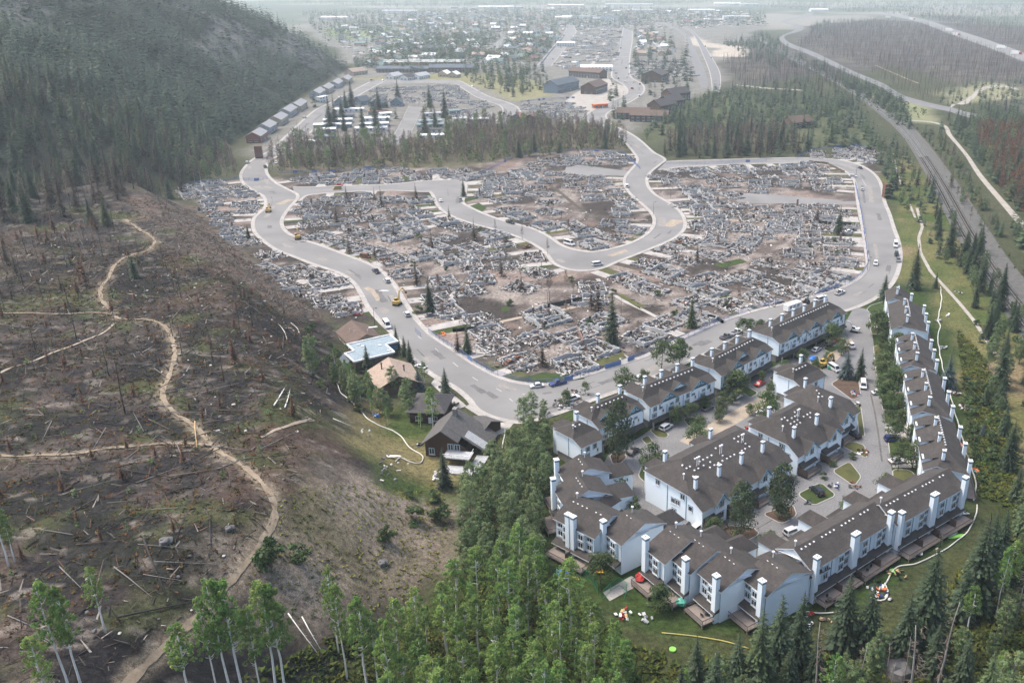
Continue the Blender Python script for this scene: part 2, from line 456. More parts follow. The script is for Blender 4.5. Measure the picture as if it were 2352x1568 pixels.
R_FAR1 = [((1850,30),(1872,30)), ((1830,38),(1862,39)), ((1790,50),(1812,50)), ((1815,58),(1842,58)), ((1824,68),(1846,70)), ((1792,84),(1806,82)), ((1790,94),(1808,93)), ((1808,108),(1830,104)), ((1850,124),(1868,118)), ((1901,148),(1916,140)), ((1951,172),(1962,163)), ((2018,200),(2028,190)), ((2068,230),(2080,219)), ((2130,248),(2140,236)), ((2178,258),(2188,246)), ((2215,270),(2222,256)), ((2246,276),(2252,262))]
R_FAR2 = [((2020,32),(2022,28)), ((2070,42),(2074,36)), ((2118,54),(2126,46)), ((2180,78),(2194,68)), ((2260,106),(2280,96)), ((2352,142),(2380,132)), ((2440,178),(2470,166))]
R_GRAV = [((2078,278),(2080,274)), ((2140,284),(2140,278)), ((2160,292),(2178,288)), ((2168,308),(2194,312)), ((2206,352),(2230,356)), ((2238,405),(2266,404)), ((2290,470),(2318,462)), ((2330,520),(2360,506)), ((2380,580),(2420,566))]
R_LINK = [((2180,250),(2186,240)), ((2204,236),(2216,240)), ((2222,226),(2232,230)), ((2260,200),(2266,204)), ((2300,196),(2300,200)), ((2340,204),(2340,208))]
RAILBED = [((1720,84),(1729,82)), ((1766,106),(1780,104)), ((1812,136),(1830,132)), ((1880,172),(1896,168)), ((1965,222),(1985,216)), ((2040,280),(2076,274)), ((2076,318),(2118,314)), ((2112,376),(2164,372)), ((2146,440),(2208,432)), ((2194,540),(2272,529)), ((2260,650),(2340,624)), ((2357,790),(2462,748)), ((2500,980),(2700,930))]
RINNER = [((1965,706),(1998,712)), ((1968,735),(2001,745)), ((1968,800),(2008,806)), ((1972,868),(2020,880)), ((1980,940),(2030,940)), ((1988,1020),(2043,1020)), ((1985,1080),(2050,1080)), ((1960,1120),(2035,1125)), ((1920,1150),(1990,1160))]
INNER = [(1962,704),(1999,712),(2003,760),(2010,820),(2025,905),(2045,1035),(2050,1100),(2010,1150),(1980,1180),(1930,1215),(1800,1270),(1740,1300),(1660,1300),(1600,1262),(1530,1235),(1505,1210),(1468,1186),(1418,1155),(1394,1110),(1385,1066),(1400,1040),(1440,1020),(1475,1000),(1500,982),(1640,913),(1788,836),(1935,764),(1945,735)]

def strip_world(pairs, sub=6):
    """Catmull-Rom through the edge pairs, on the ground"""
    A = at([p[0] for p in pairs]); B = at([p[1] for p in pairs])
    def cr(P):
        P = np.vstack([2 * P[0] - P[1], P, 2 * P[-1] - P[-2]])
        out = []
        for i in range(1, len(P) - 2):
            p0, p1, p2, p3 = P[i - 1], P[i], P[i + 1], P[i + 2]
            d1 = max(np.linalg.norm(p2 - p1), 1e-3)
            m1 = (p2 - p0) / max(np.linalg.norm(p1 - p0) + d1, 1e-3) * d1
            m2 = (p3 - p1) / max(np.linalg.norm(p3 - p2) + d1, 1e-3) * d1
            for k in range(sub):
                t = k / sub
                h1 = 2*t**3 - 3*t**2 + 1; h2 = t**3 - 2*t**2 + t; h3 = -2*t**3 + 3*t**2; h4 = t**3 - t**2
                out.append(h1 * p1 + h2 * m1 + h3 * p2 + h4 * m2)
        out.append(P[-2])
        return np.array(out)
    return cr(A), cr(B)

def offset_line(L, d):
    t = np.gradient(L[:, :2], axis=0)
    t /= np.maximum(np.linalg.norm(t, axis=1, keepdims=True), 1e-6)
    o = L.copy(); o[:, 0] += -t[:, 1] * d; o[:, 1] += t[:, 0] * d
    return o

def sheet(name, A, B, mat, z, kind='structure', zA=None):
    n = len(A)
    V = np.vstack([A, B]); V = V.copy()
    V[:, 2] = hz(V[:, 0], V[:, 1]) + z
    F = np.array([(i, n + i, n + i + 1, i + 1) for i in range(n - 1)])
    a = V[F[0][1]] - V[F[0][0]]; b = V[F[0][3]] - V[F[0][0]]
    if a[0] * b[1] - a[1] * b[0] < 0: F = F[:, ::-1]
    return tag(link(name, mesh_np(name, V, F, mat)), kind=kind)

ROADS = {}
def road(name, pairs, z=.05, mat='asphalt', sides='LR', walk=1.7, kerb=True):
    A, B = strip_world(pairs)
    ROADS[len(ROADS)] = (A, B)
    sheet(name, A, B, M[mat], z)
    w = np.mean((B - A)[:, :2], axis=0)
    for L, ch, sg in ((A, 'L', 1), (B, 'R', -1)):
        if ch not in sides: continue
        t = np.gradient(L[:, :2], axis=0); O = (A if ch == 'R' else B)
        # outward side: away from the other edge
        side = np.sign(np.median(t[:, 0] * (O - L)[:, 1] - t[:, 1] * (O - L)[:, 0])) * -1
        if kerb:
            L1 = offset_line(L, .02 * side); L2 = offset_line(L, .32 * side)
            n = len(L)
            V = np.vstack([L1, L2, L1, L2]); V[:, 2] = hz(V[:, 0], V[:, 1])
            V[:2 * n, 2] += z + .12; V[2 * n:, 2] -= .1
            F = []
            for i in range(n - 1):
                F += [(i, i + 1, n + i + 1, n + i), (i, 2 * n + i, 2 * n + i + 1, i + 1), (n + i, n + i + 1, 3 * n + i + 1, 3 * n + i)]
            tag(link('kerb', mesh_np('kerb', V, F, M['kerb'])), kind='structure')
        if walk:
            sheet('sidewalk', offset_line(L, .35 * side), offset_line(L, (.35 + walk) * side), M['concrete'], z + .10)

road('road', R_MAIN)
road('road', R_CRES, z=.046)
road('road', R_TOP, z=.042, walk=1.2)
road('road', R_STUB, z=.05, walk=0)
road('road', R_A, z=.06, walk=0, kerb=False)
road('road', R_B, z=.06, walk=1.5, kerb=False)
def narrower(prs, k):
    return [((a[0] * (1 - k) + b[0] * k, a[1] * (1 - k) + b[1] * k), (a[0] * k + b[0] * (1 - k), a[1] * k + b[1] * (1 - k))) for a, b in prs]
road('road', narrower(R_HL, .14), z=.06, mat='asphalt_dark', walk=0, kerb=False)
road('road', narrower(R_HR, .14), z=.064, mat='asphalt_dark', walk=1.2, kerb=False)
road('road', narrower(R_FAR1, .12), z=.08, mat='asphalt_dark', walk=0, kerb=False)
road('road', R_FAR2, z=.08, walk=0, kerb=False)
R_GRAV = [((a[0] * .72 + b[0] * .28, a[1] * .72 + b[1] * .28), (a[0] * .28 + b[0] * .72, a[1] * .28 + b[1] * .72)) for a, b in R_GRAV]
road('gravel_road', R_GRAV, z=.06, mat='gravel', walk=0, kerb=False)
road('path', R_LINK, z=.05, mat='gravel', walk=0, kerb=False)

def flat(name, pts, mat, z, kerb=False, kind='structure', world=False, closed=True):
    """a flat sheet with the outline pts; optional raised kerb round it"""
    P = np.array(pts, float) if world else at(pts)[:, :2]
    n = len(P)
    zz = float(np.max(hz(P[:, 0], P[:, 1])))
    m = MB()
    ar = sum(P[i, 0] * P[(i + 1) % n, 1] - P[(i + 1) % n, 0] * P[i, 1] for i in range(n))
    if ar < 0: P = P[::-1]
    if kerb:
        # rounded corners
        Q = []
        for i in range(n):
            a, b, c = P[i - 1], P[i], P[(i + 1) % n]
            for t in (.25, .5, .75):
                p1 = b + (a - b) * min(.35, 2.0 / max(np.linalg.norm(a - b), .1)); p2 = b + (c - b) * min(.35, 2.0 / max(np.linalg.norm(c - b), .1))
                Q.append((1 - t) ** 2 * p1 + 2 * t * (1 - t) * b + t * t * p2)
        P = np.array(Q); n = len(P)
    m.add([(x, y, zz + z) for x, y in P], [tuple(range(n))])
    o = tag(m.obj(name, M[mat]), kind=kind)
    if kerb:
        L = np.vstack([P, P[:1]]); L3 = np.column_stack([L, np.zeros(len(L))])
        k = MB()
        e = offset_line(L3, -.25)
        for i in range(n):
            a, b, c, d = L3[i], L3[i + 1], e[(i + 1) % n], e[i]
            zt = zz + z + .03
            k.add([(a[0], a[1], zt), (b[0], b[1], zt), (c[0], c[1], zt), (d[0], d[1], zt), (c[0], c[1], zz), (d[0], d[1], zz)],
                  [(3, 2, 1, 0), (5, 4, 2, 3)])
        tag(k.obj('kerb', M['kerb']), kind='structure')
    return o

def ribbon(name, line, w, mat, z=.2, world=False, kind='structure', jitter=.0):
    P = np.array(line, float) if world else at(line)
    if P.shape[1] == 2: P = np.column_stack([P, np.zeros(len(P))])
    d = np.r_[0, np.cumsum(np.linalg.norm(np.diff(P[:, :2], axis=0), axis=1))]
    n = max(int(d[-1] / 1.6), 3)
    s = np.linspace(0, d[-1], n)
    k = max(1, int(2.0 / (d[-1] / n)))
    Q = np.column_stack([np.interp(s, d, P[:, 0]), np.interp(s, d, P[:, 1]), np.zeros(n)])
    for _ in range(3):
        Q[1:-1] = (Q[:-2] + 2 * Q[1:-1] + Q[2:]) / 4
    ww = w * (1 + jitter * (rng.random(n) - .5)) if jitter else np.full(n, w)
    A = offset_line(Q, 0); B = A.copy()
    t = np.gradient(Q[:, :2], axis=0); t /= np.maximum(np.linalg.norm(t, axis=1, keepdims=True), 1e-6)
    A[:, 0] += -t[:, 1] * ww / 2; A[:, 1] += t[:, 0] * ww / 2
    B[:, 0] -= -t[:, 1] * ww / 2; B[:, 1] -= t[:, 0] * ww / 2
    return sheet(name, A, B, M[mat], z, kind)

# ------------------------------------------------------------------ ground sheet with its zones
def wpoly(pts): return [g0(*p) for p in pts]
Z_BURBS = wpoly([(430,425),(560,412),(640,405),(900,385),(1060,385),(1180,360),(1330,345),(1460,345),(1560,383),(1860,380),(1990,335),(2020,380),(2000,640),(1940,700),(1560,800),(1260,890),(960,770),(860,740),(770,742),(600,615),(500,540)])
Z_YARD = wpoly([(1265,1040),(1270,900),(1480,830),(1960,690),(2010,650),(2130,660),(2170,760),(2230,1100),(2240,1200),(2100,1330),(1900,1440),(1650,1490),(1380,1400),(1240,1300),(1250,1150)])
Z_RIGHT = wpoly([(2010,640),(2060,500),(2030,400),(2080,360),(2150,420),(2352,700),(2400,900),(2380,1200),(2250,1150),(2170,760),(2130,650)])
Z_TOWN = wpoly([(560,350),(700,240),(800,160),(770,110),(700,70),(690,40),(1000,20),(1600,20),(1760,60),(1720,90),(1660,120),(1660,200),(1500,260),(1440,330),(1330,345),(1060,385),(640,390)])
Z_SNAG = wpoly([(1660,150),(1680,110),(1820,100),(1860,60),(2020,45),(2352,60),(2600,150),(2600,330),(2352,260),(2060,150),(1960,170),(1820,180),(1750,190),(1680,200)])
Z_DRYBANK = W2([(780,1060),(1000,1100),(1045,1180),(1020,1330),(900,1400),(700,1420),(560,1330),(640,1220),(700,1130)])
Z_MEADOW = W2([(840,940),(1010,930),(1100,1060),(1040,1140),(860,1110),(800,1010)])
Z_FOREST = W2([(560,1420),(900,1400),(1030,1300),(1060,1080),(1200,950),(1290,1000),(1260,1180),(1250,1300),(1400,1440),(1700,1510),(2000,1440),(2260,1240),(2260,1120),(2420,1150),(2420,1700),(400,1700)])
Z_SANDLOT = wpoly([(1585,84),(1640,96),(1700,106),(1725,118),(1720,130),(1640,132),(1615,118)])
Z_FIELD = wpoly([(745,62),(900,62),(945,72),(930,92),(850,95),(770,85)])
Z_MEAD2 = wpoly([(800,185),(1060,170),(1150,175),(1250,190),(1260,220),(1180,232),(1100,200),(1000,190)])
Z_MEAD3 = wpoly([(1980,212),(2140,240),(2150,285),(2060,280)])
Z_MEAD4 = wpoly([(2150,215),(2240,192),(2330,195),(2340,225),(2200,240)])
Z_GREENBELT = wpoly([(620,400),(640,360),(900,330),(1040,290),(1420,280),(1470,340),(1330,350),(1180,375),(1060,388)])
Z_CLEAR = wpoly([(1500,262),(1660,215),(1790,230),(1960,240),(2010,330),(1860,345),(1700,320),(1600,310),(1480,330)])
Z_ROCKTOP = W2([(270,455),(340,445),(440,462),(520,540),(620,622),(700,690),(760,742),(640,720),(560,650),(470,590),(390,520)])
C = lambda *a: np.array(a, float)

def zones(x, y):
    wx = x + (fbm(x, y, 14, 21) - .5) * 16; wy = y + (fbm(x, y, 14, 27) - .5) * 16
    far = smooth(700, 1500, y)
    wx = wx + (fbm(x, y, 120, 31) - .5) * 90 * far; wy = wy + (fbm(x, y, 120, 37) - .5) * 90 * far
    c = np.empty(x.shape + (3,)); c[:] = C(.075, .078, .045)
    n1 = fbm(x, y, 22, 41)[..., None]; n2 = fbm(x, y, 6, 45, 3)[..., None]; n3 = fbm(x, y, 60, 51)[..., None]
    n4 = fbm(x * 1.0, y * 2.2, 4.5, 55, 3)[..., None]
    def mix(a, b, t): return a * (1 - t) + b * t
    def w(poly, s): return smooth(-s, s, sdist(wx, wy, poly))[..., None]
    c[:] = mix(C(.032, .042, .020), C(.07, .07, .04), n3)
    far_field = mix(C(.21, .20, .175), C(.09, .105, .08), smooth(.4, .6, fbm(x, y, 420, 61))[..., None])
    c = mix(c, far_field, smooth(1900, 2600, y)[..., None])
    c = mix(c, mix(C(.10, .098, .08), C(.21, .20, .185), n2), w(Z_TOWN, 12))
    c = mix(c, mix(C(.052, .046, .045), C(.095, .085, .07), smooth(.35, .7, n1)), w(Z_SNAG, 25))
    c = mix(c, mix(C(.15, .155, .07), C(.22, .20, .12), n1), w(Z_MEAD2, 8))
    c = mix(c, mix(C(.13, .16, .07), C(.22, .21, .13), n1), w(Z_MEAD3, 10))
    c = mix(c, mix(C(.26, .24, .16), C(.16, .17, .09), n1), w(Z_MEAD4, 15))
    c = mix(c, mix(C(.40, .36, .30), C(.30, .265, .22), n1), w(Z_SANDLOT, 8))
    c = mix(c, C(.13, .16, .075) + 0 * n1, w(Z_FIELD, 20))
    c = mix(c, mix(C(.075, .08, .045), C(.13, .105, .075), n1), w(Z_GREENBELT, 6))
    c = mix(c, mix(C(.10, .105, .055), C(.05, .06, .03), n1), w(Z_CLEAR, 10))
    # ash and soil of the burnt streets
    ash = mix(C(.090, .074, .065), C(.225, .195, .172), smooth(.3, .72, n2))
    ash = mix(ash, C(.045, .038, .034), smooth(.50, .62, n1))
    ash = mix(ash, C(.20, .15, .125), smooth(.62, .75, fbm(x, y, 30, 71))[..., None] * .7)
    c = mix(c, ash, w(Z_BURBS, 3))
    # lawns right of the row houses
    rl = mix(C(.052, .075, .022), C(.115, .11, .045), smooth(.3, .7, n1))
    rl = mix(rl, C(.165, .13, .075), smooth(.6, .75, fbm(x, y, 34, 77))[..., None])
    c = mix(c, rl, w(Z_RIGHT, 6))
    c = mix(c, mix(C(.022, .044, .011), C(.040, .058, .018), n2), w(Z_YARD, 4))
    c = mix(c, mix(C(.022, .034, .011), C(.055, .058, .02), n1), w(Z_FOREST, 8))
    # burnt hill
    dm = sdist(wx, wy, MOUND)
    wm = smooth(-4, 6, dm)[..., None]
    b = mix(C(.024, .022, .0225), C(.064, .053, .046), smooth(.32, .68, n2))
    b = mix(b, C(.074, .047, .033), smooth(.48, .68, fbm(x, y, 17, 81))[..., None] * .55)
    b = mix(b, C(.048, .056, .022), smooth(.48, .64, fbm(x, y, 13, 87))[..., None] * .8)
    b = mix(b, C(.016, .0155, .017), smooth(.50, .60, fbm(x, y, 15, 91))[..., None] * .85)
    b = mix(b, C(.20, .175, .15), smooth(.66, .76, n4) * .55)
    c = mix(c, b, wm)
    c = mix(c, mix(C(.125, .088, .068), C(.075, .066, .058), smooth(.35, .65, n4)), w(Z_ROCKTOP, 5) * wm)
    c = mix(c, mix(C(.20, .165, .13), C(.105, .092, .055), smooth(.40, .68, n1)), w(Z_DRYBANK, 7))
    c = mix(c, mix(C(.045, .065, .02), C(.14, .122, .058), smooth(.4, .65, n1)), w(Z_MEADOW, 5))
    # trodden, dusty margins along the trails
    td = np.minimum(seg_dist(x + (fbm(x, y, 3, 131, 2) - .5) * 2.2, y + (fbm(x, y, 3, 137, 2) - .5) * 2.2, TRAILW), seg_dist(x, y, TRAILW2) + .5)
    c = mix(c, C(.20, .165, .12) + 0 * n1, (1 - smooth(.7, 2.6, td))[..., None] * .75)
    # mountain floor: dry grass, scree and rock outcrops
    dt = sdist(wx, wy, MOUNTAIN)
    rockm = smooth(.63, .72, fbm(x * .8, y * .35, 60, 95))[..., None]
    mt = mix(mix(C(.018, .025, .018), C(.045, .048, .034), n1), C(.17, .17, .165), rockm * .6)
    c = mix(c, mt, smooth(0, 14, dt)[..., None])
    return c

TRAILW = W2([(290,505),(310,520),(345,540),(357,556),(345,572),(315,583),(280,594),(262,610),(250,640),(235,655),(228,672),(234,692),(247,706),(258,716),(266,732),(340,735),(370,742),(386,757),(400,790),(402,820),(390,860),(374,895),(374,918),(392,942),(430,966),(460,990),(480,1015),(510,1045),(560,1070),(602,1110),(630,1150),(637,1180),(620,1220),(580,1278),(520,1348),(430,1440),(380,1488),(330,1530),(290,1575)])
TRAILW2 = W2([(-20,1044),(60,1048),(150,1046),(260,1030),(380,1018),(440,1018),(486,1024)])
ys = [62.0]
while ys[-1] < 15000: ys.append(ys[-1] + max(1.15, ys[-1] * .0075))
ys = np.array(ys)
us = np.linspace(-1, 1, 421)
us = np.sign(us) * np.abs(us) ** 1.15
YY, UU = np.meshgrid(ys, us, indexing='ij')
XX = UU * (YY * .92 + 150) - YY * .10
HH = height(XX, YY)
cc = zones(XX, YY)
HH = np.where(YY > 2600, 0, HH)
nr, ncol = XX.shape
V = np.stack([XX, YY, HH], -1).reshape(-1, 3)
idx = np.arange(nr * ncol).reshape(nr, ncol)
Fg = np.stack([idx[:-1, :-1], idx[:-1, 1:], idx[1:, 1:], idx[1:, :-1]], -1).reshape(-1, 4)

def ground_material():
    m, t, b = _new('ground')
    N = t.nodes; L = t.links
    b.inputs['Roughness'].default_value = .95; b.inputs['Specular IOR Level'].default_value = .08
    va = N.new('ShaderNodeVertexColor'); va.layer_name = 'Col'
    tc = N.new('ShaderNodeTexCoord')
    def noise(s, d=4):
        n = N.new('ShaderNodeTexNoise'); n.inputs['Scale'].default_value = s; n.inputs['Detail'].default_value = d; n.inputs['Roughness'].default_value = .65
        L.new(tc.outputs['Object'], n.inputs['Vector']); return n
    def rng_(o, a, bb, lo, hi):
        r = N.new('ShaderNodeMapRange'); r.inputs['From Min'].default_value = a; r.inputs['From Max'].default_value = bb
        r.inputs['To Min'].default_value = lo; r.inputs['To Max'].default_value = hi; L.new(o, r.inputs['Value']); return r.outputs['Result']
    n1 = noise(.9); n2 = noise(.22); n3 = noise(2.6, 3)
    v1 = rng_(n1.outputs['Fac'], .3, .7, .5, 1.55)
    v2 = rng_(n2.outputs['Fac'], .3, .7, .78, 1.22)
    v3 = rng_(n3.outputs['Fac'], .3, .7, .75, 1.25)
    def mul(a, bb):
        x = N.new('ShaderNodeMath'); x.operation = 'MULTIPLY'; L.new(a, x.inputs[0]); L.new(bb, x.inputs[1]); return x.outputs[0]
    n5 = noise(5.5, 2)
    v5 = rng_(n5.outputs['Fac'], .35, .65, .6, 1.45)
    f = mul(mul(mul(v1, v2), v3), v5)
    mx = N.new('ShaderNodeMixRGB'); mx.blend_type = 'MULTIPLY'; mx.inputs[0].default_value = 1
    L.new(va.outputs['Color'], mx.inputs[1]); L.new(f, mx.inputs[2])
    L.new(mx.outputs['Color'], b.inputs['Base Color'])
    bp = N.new('ShaderNodeBump'); bp.inputs['Strength'].default_value = .35; bp.inputs['Distance'].default_value = .35
    L.new(n1.outputs['Fac'], bp.inputs['Height']); L.new(bp.outputs['Normal'], b.inputs['Normal'])
    return m
M['ground'] = ground_material()
ground = link('ground', mesh_np('ground', V, Fg, M['ground'], col=cc.reshape(-1, 3), smooth=True))
tag(ground, kind='structure')

# the smoke haze over the valley
hb = MB(); hb.box(-9000, -400, -3, 9000, 14500, 262)
hm = bpy.data.materials.new('haze_volume'); hm.use_nodes = True
ht = hm.node_tree
ht.nodes.remove(ht.nodes['Principled BSDF'])
pv = ht.nodes.new('ShaderNodeVolumePrincipled')
pv.inputs['Color'].default_value = (.82, .945, .99, 1)
pv.inputs['Density'].default_value = 0.00014
pv.inputs['Anisotropy'].default_value = 0.2
ht.links.new(pv.outputs['Volume'], ht.nodes['Material Output'].inputs['Volume'])
haze = hb.obj('haze', hm)
tag(haze, kind='stuff')

# ------------------------------------------------------------------ paths, railway, flat sheets
ribbon('path', [(290,505),(310,520),(345,540),(357,556),(345,572),(315,583),(280,594),(262,610),(250,640),(235,655),(228,672),(234,692),(247,706),(258,716),(266,732),(340,735),(370,742),(386,757),(400,790),(402,820),(390,860),(374,895),(374,918),(392,942),(430,966),(460,990),(480,1015),(510,1045),(560,1070),(602,1110),(630,1150),(637,1180),(620,1220),(580,1278),(520,1348),(430,1440),(380,1488),(330,1530),(290,1575)], 1.15, 'trail', jitter=.75)
ribbon('path', [(-20,722),(120,722),(240,718),(262,723)], .9, 'trail', .2, jitter=.3)
ribbon('path', [(-20,1044),(60,1048),(150,1046),(260,1030),(380,1018),(440,1018),(486,1024)], .8, 'trail', .2, jitter=.8)
ribbon('path', [(265,742),(240,766),(150,800),(0,858)], .9, 'dirt', .2, jitter=.4)
ribbon('path', [(600,1005),(650,985),(720,965)], .9, 'dirt', .2, jitter=.4)
ribbon('path', [(2106,478),(2112,500),(2119,520),(2110,546),(2114,580),(2138,625),(2160,648),(2200,692),(2236,735),(2262,775),(2285,812)], 1.5, 'gravel', .06, jitter=.2)
ribbon('path', [(2052,352),(2058,385),(2062,400),(2070,425)], 1.0, 'gravel', .06)
ribbon('path', [(2090,470),(2102,500)], 1.2, 'gravel', .06)
ribbon('alley', [(1594,497),(1685,506),(1810,515),(1910,518)], 3.2, 'dirt', .04, jitter=.1)
ribbon('path', [(1035,767),(1120,745),(1200,728),(1290,712),(1340,700)], 2.2, 'dirt', .04, jitter=.1)
ribbon('path', [(1372,640),(1392,665),(1430,690),(1480,713),(1540,745)], 1.8, 'concrete', .05)
ribbon('path', [(1262,425),(1290,445),(1320,470),(1350,490),(1345,505),(1300,522)], 2.6, 'lawn_burnt', .04, jitter=.3)
ribbon('alley', [(1511,124),(1507,95),(1503,70)], 5, 'gravel', .06)
ribbon('alley', [(1345,175),(1372,130),(1392,92)], 5, 'gravel', .06)
ribbon('path', [(2010,150),(2080,180),(2110,192)], 3, 'trail', .06)
ribbon('path', [(1690,195),(1760,203),(1850,208)], 9, 'gravel', .06, jitter=.4)
flat('road', INNER, 'asphalt_dark', .028)
flat('road', [(1300,384),(1330,378),(1380,385),(1440,393),(1458,397),(1440,403),(1380,405),(1320,402),(1297,394)], 'asphalt', .036)
flat('road', [(1683,456),(1707,444),(1755,445),(1921,459),(1938,463),(1970,462),(1972,470),(1932,470),(1838,468),(1741,467),(1694,464)], 'asphalt', .036)
flat('road', [(1560,790),(1600,772),(1640,753),(1640,752)], 'asphalt', .02)
flat('lot', [(1290,240),(1320,215),(1395,175),(1405,190),(1440,200),(1442,216),(1400,236),(1360,255),(1300,250)], 'gravel', .03)
flat('dirt_strip', [(1560,1012),(1640,968),(1700,935),(1800,880),(1900,815),(1955,775),(1962,790),(1910,838),(1820,893),(1700,968),(1650,1000),(1590,1025)], 'dirt', .036)
# ------------------------------------------------------------------ row houses
def window_mesh(w, h, mull=1, arch=False):
    w *= 1.12; h *= 1.12
    """white frame with blue-grey surround; local x along the wall, y out of the wall, z up"""
    f = MB()
    f.box(-w/2 - .16, -.03, -h/2 - .16, w/2 + .16, .03, h/2 + .16, 1)
    t = .09
    f.box(-w/2, -.07, -h/2, w/2, -.03, -h/2 + t, 0); f.box(-w/2, -.07, h/2 - t, w/2, -.03, h/2, 0)
    f.box(-w/2, -.07, -h/2 + t, -w/2 + t, -.03, h/2 - t, 0); f.box(w/2 - t, -.07, -h/2 + t, w/2, -.03, h/2 - t, 0)
    for k in range(mull):
        x = -w/2 + w * (k + 1) / (mull + 1)
        f.box(x - .05, -.07, -h/2 + t, x + .05, -.03, h/2 - t, 0)
    f.box(-w/2 - .2, -.16, -h/2 - .22, w/2 + .2, -.03, -h/2 - .1, 0)
    p = MB(); p.box(-w/2 + .05, -.05, -h/2 + .05, w/2 - .05, -.035, h/2 - .05, 0)
    return f.mesh('window', [M['stucco_trim'], M['bluetrim']]), p.mesh('pane', M['glass'])
WIN = {}
def add_window(parent, x, y, z, w, h, ang=0.0, mull=1):
    k = (round(w, 2), round(h, 2), mull)
    if k not in WIN: WIN[k] = window_mesh(w, h, mull)
    o = link('window', WIN[k][0], parent, (x, y, z), ang)
    link('pane', WIN[k][1], o)
    return o

def chimney(parent, x, y, z0, z1, w=1.0, d=.8, flues=1):
    w *= .86; d *= .9
    m = MB(); m.box(-w/2, -d/2, 0, w/2, d/2, z1 - z0 - .65)
    o = m.obj('chimney', M['stucco'], parent, loc=(x, y, z0))
    k = MB()
    k.box(-w/2 - .03, -d/2 - .03, z1 - z0 - .648, w/2 + .03, d/2 + .03, z1 - z0 - .25, 1)
    k.box(-w/2 - .12, -d/2 - .12, z1 - z0 - .248, w/2 + .12, d/2 + .12, z1 - z0, 0)
    for f in range(flues):
        fx = (f - (flues - 1) / 2) * .7
        k.tube([(fx, 0, z1 - z0), (fx, 0, z1 - z0 + .35)], .13, 6, 2)
    k.obj('chimney_cap', [M['whitepaint'], M['bluetrim'], M['metal']], o)
    return o

def hip_roof(parent, L, D, zf, zk, zr, zt, hip0, hip1, kink=.28, ridge=.55, ov=.5, drop=.22, name='roof', mat='shingle', hipk0=True):
    """front eave zf, knee zk at kink*D, rear eave zr, ridge zt at ridge*D; hip0/hip1: hip run at each end (0 = gable)"""
    m = MB()
    x0, x1 = -ov, L + ov
    yk, yr = kink * D, ridge * D
    r0 = x0 + hip0 if hip0 else x0; r1 = x1 - hip1 if hip1 else x1
    T = [(x0, -ov, zf), (x1, -ov, zf), (x0, yk, zk), (x1, yk, zk), (r0, yr, zt), (r1, yr, zt), (x0, D + ov, zr), (x1, D + ov, zr)]
    B = [(p[0], p[1], p[2] - drop) for p in T]
    F = [(0, 1, 3, 2), (2, 3, 5, 4), (4, 5, 7, 6)]
    m.add(T, F, 0)
    ring = [0, 1, 3, 7, 6, 2] if (hip0 and hip1) else None
    if hip0: m.add([T[2], T[4], T[6]], [(0, 1, 2)], 0)
    if hip1: m.add([T[3], T[7], T[5]], [(0, 1, 2)], 0)
    e0 = [6, 2, 0] if hip0 else [6, 4, 2, 0]
    e1 = [1, 3, 7] if hip1 else [1, 3, 5, 7]
    ring = [0, 1] + e1[1:] + [6] + e0[1:-1]
    n = len(ring)
    vs = [T[i] for i in ring] + [B[i] for i in ring]
    m.add(vs, [(i, n + i, n + (i + 1) % n, (i + 1) % n) for i in range(n)], 1)
    m.add([B[0], B[1], B[3], B[2], B[7], B[6]], [(0, 2, 1) and (0, 3, 2, 1), (3, 5, 4, 2)], 1)
    return m.obj(name, [M[mat], M['stucco_trim']], parent)

def gablet(parent, x, w, y0, zb, zp, back, trim='bluetrim', wall='stucco', truss=True, name='gable'):
    """small gable over the front: wall triangle plus two roof slopes running back"""
    m = MB()
    o = .35
    m.add([(x - w/2, y0, zb - 1.6), (x + w/2, y0, zb - 1.6), (x + w/2, y0, zb), (x, y0, zp), (x - w/2, y0, zb)], [(0, 1, 2, 3, 4)], 1)
    s = (zp - zb) / (w / 2)
    for sg in (-1, 1):
        a = (x + sg * (w/2 + o), y0 - .5, zb - s * o); b = (x, y0 - .5, zp + .06)
        c = (x, y0 + back, zp + .06); d = (x + sg * (w/2 + o), y0 + back * .55, zb - s * o)
        q = [a, b, c, d] if sg > 0 else [d, c, b, a]
        m.add(q, [(0, 1, 2, 3)], 0)
        q2 = [(p[0], p[1], p[2] - .2) for p in q]
        m.add(q2, [(3, 2, 1, 0)], 2)
        m.add([a, b, (b[0], b[1], b[2] - .3), (a[0], a[1], a[2] - .3)], [(0, 1, 2, 3) if sg < 0 else (3, 2, 1, 0)], 2)
        m.beam((a[0], y0 - .53, a[2] - .16), (b[0], y0 - .53, b[2] - .16), .08, .34, 2)
    if truss:
        m.beam((x - w * .36, y0 - .5, zb + s * w * .10), (x + w * .36, y0 - .5, zb + s * w * .10), .1, .2, 2)
        m.beam((x, y0 - .5, zb + s * w * .1), (x, y0 - .5, zp - .1), .1, .2, 2)
        for sg in (-1, 1): m.beam((x, y0 - .5, zb + s * w * .12), (x + sg * w * .2, y0 - .5, zb + s * w * .28), .08, .16, 2)
    return m.obj(name, [M['shingle'], M[wall], M[trim]], parent)

def shell(parent, L, D, zf, zk, zr, kink=.28, zb=0, mat='stucco', x0=0.0, name='wall'):
    m = MB()
    prof = [(0, zb), (0, zf), (kink * D, zk), (D, zr), (D, zb)]
    n = len(prof)
    vs = [(x0, y, z) for y, z in prof] + [(x0 + L, y, z) for y, z in prof]
    fs = [tuple(range(n)), tuple(range(2 * n - 1, n - 1, -1))] + [(i, n + i, n + (i + 1) % n, (i + 1) % n) for i in range(n)]
    m.add(vs, [tuple(reversed(f)) for f in fs])
    return m.obj(name, M[mat], parent)

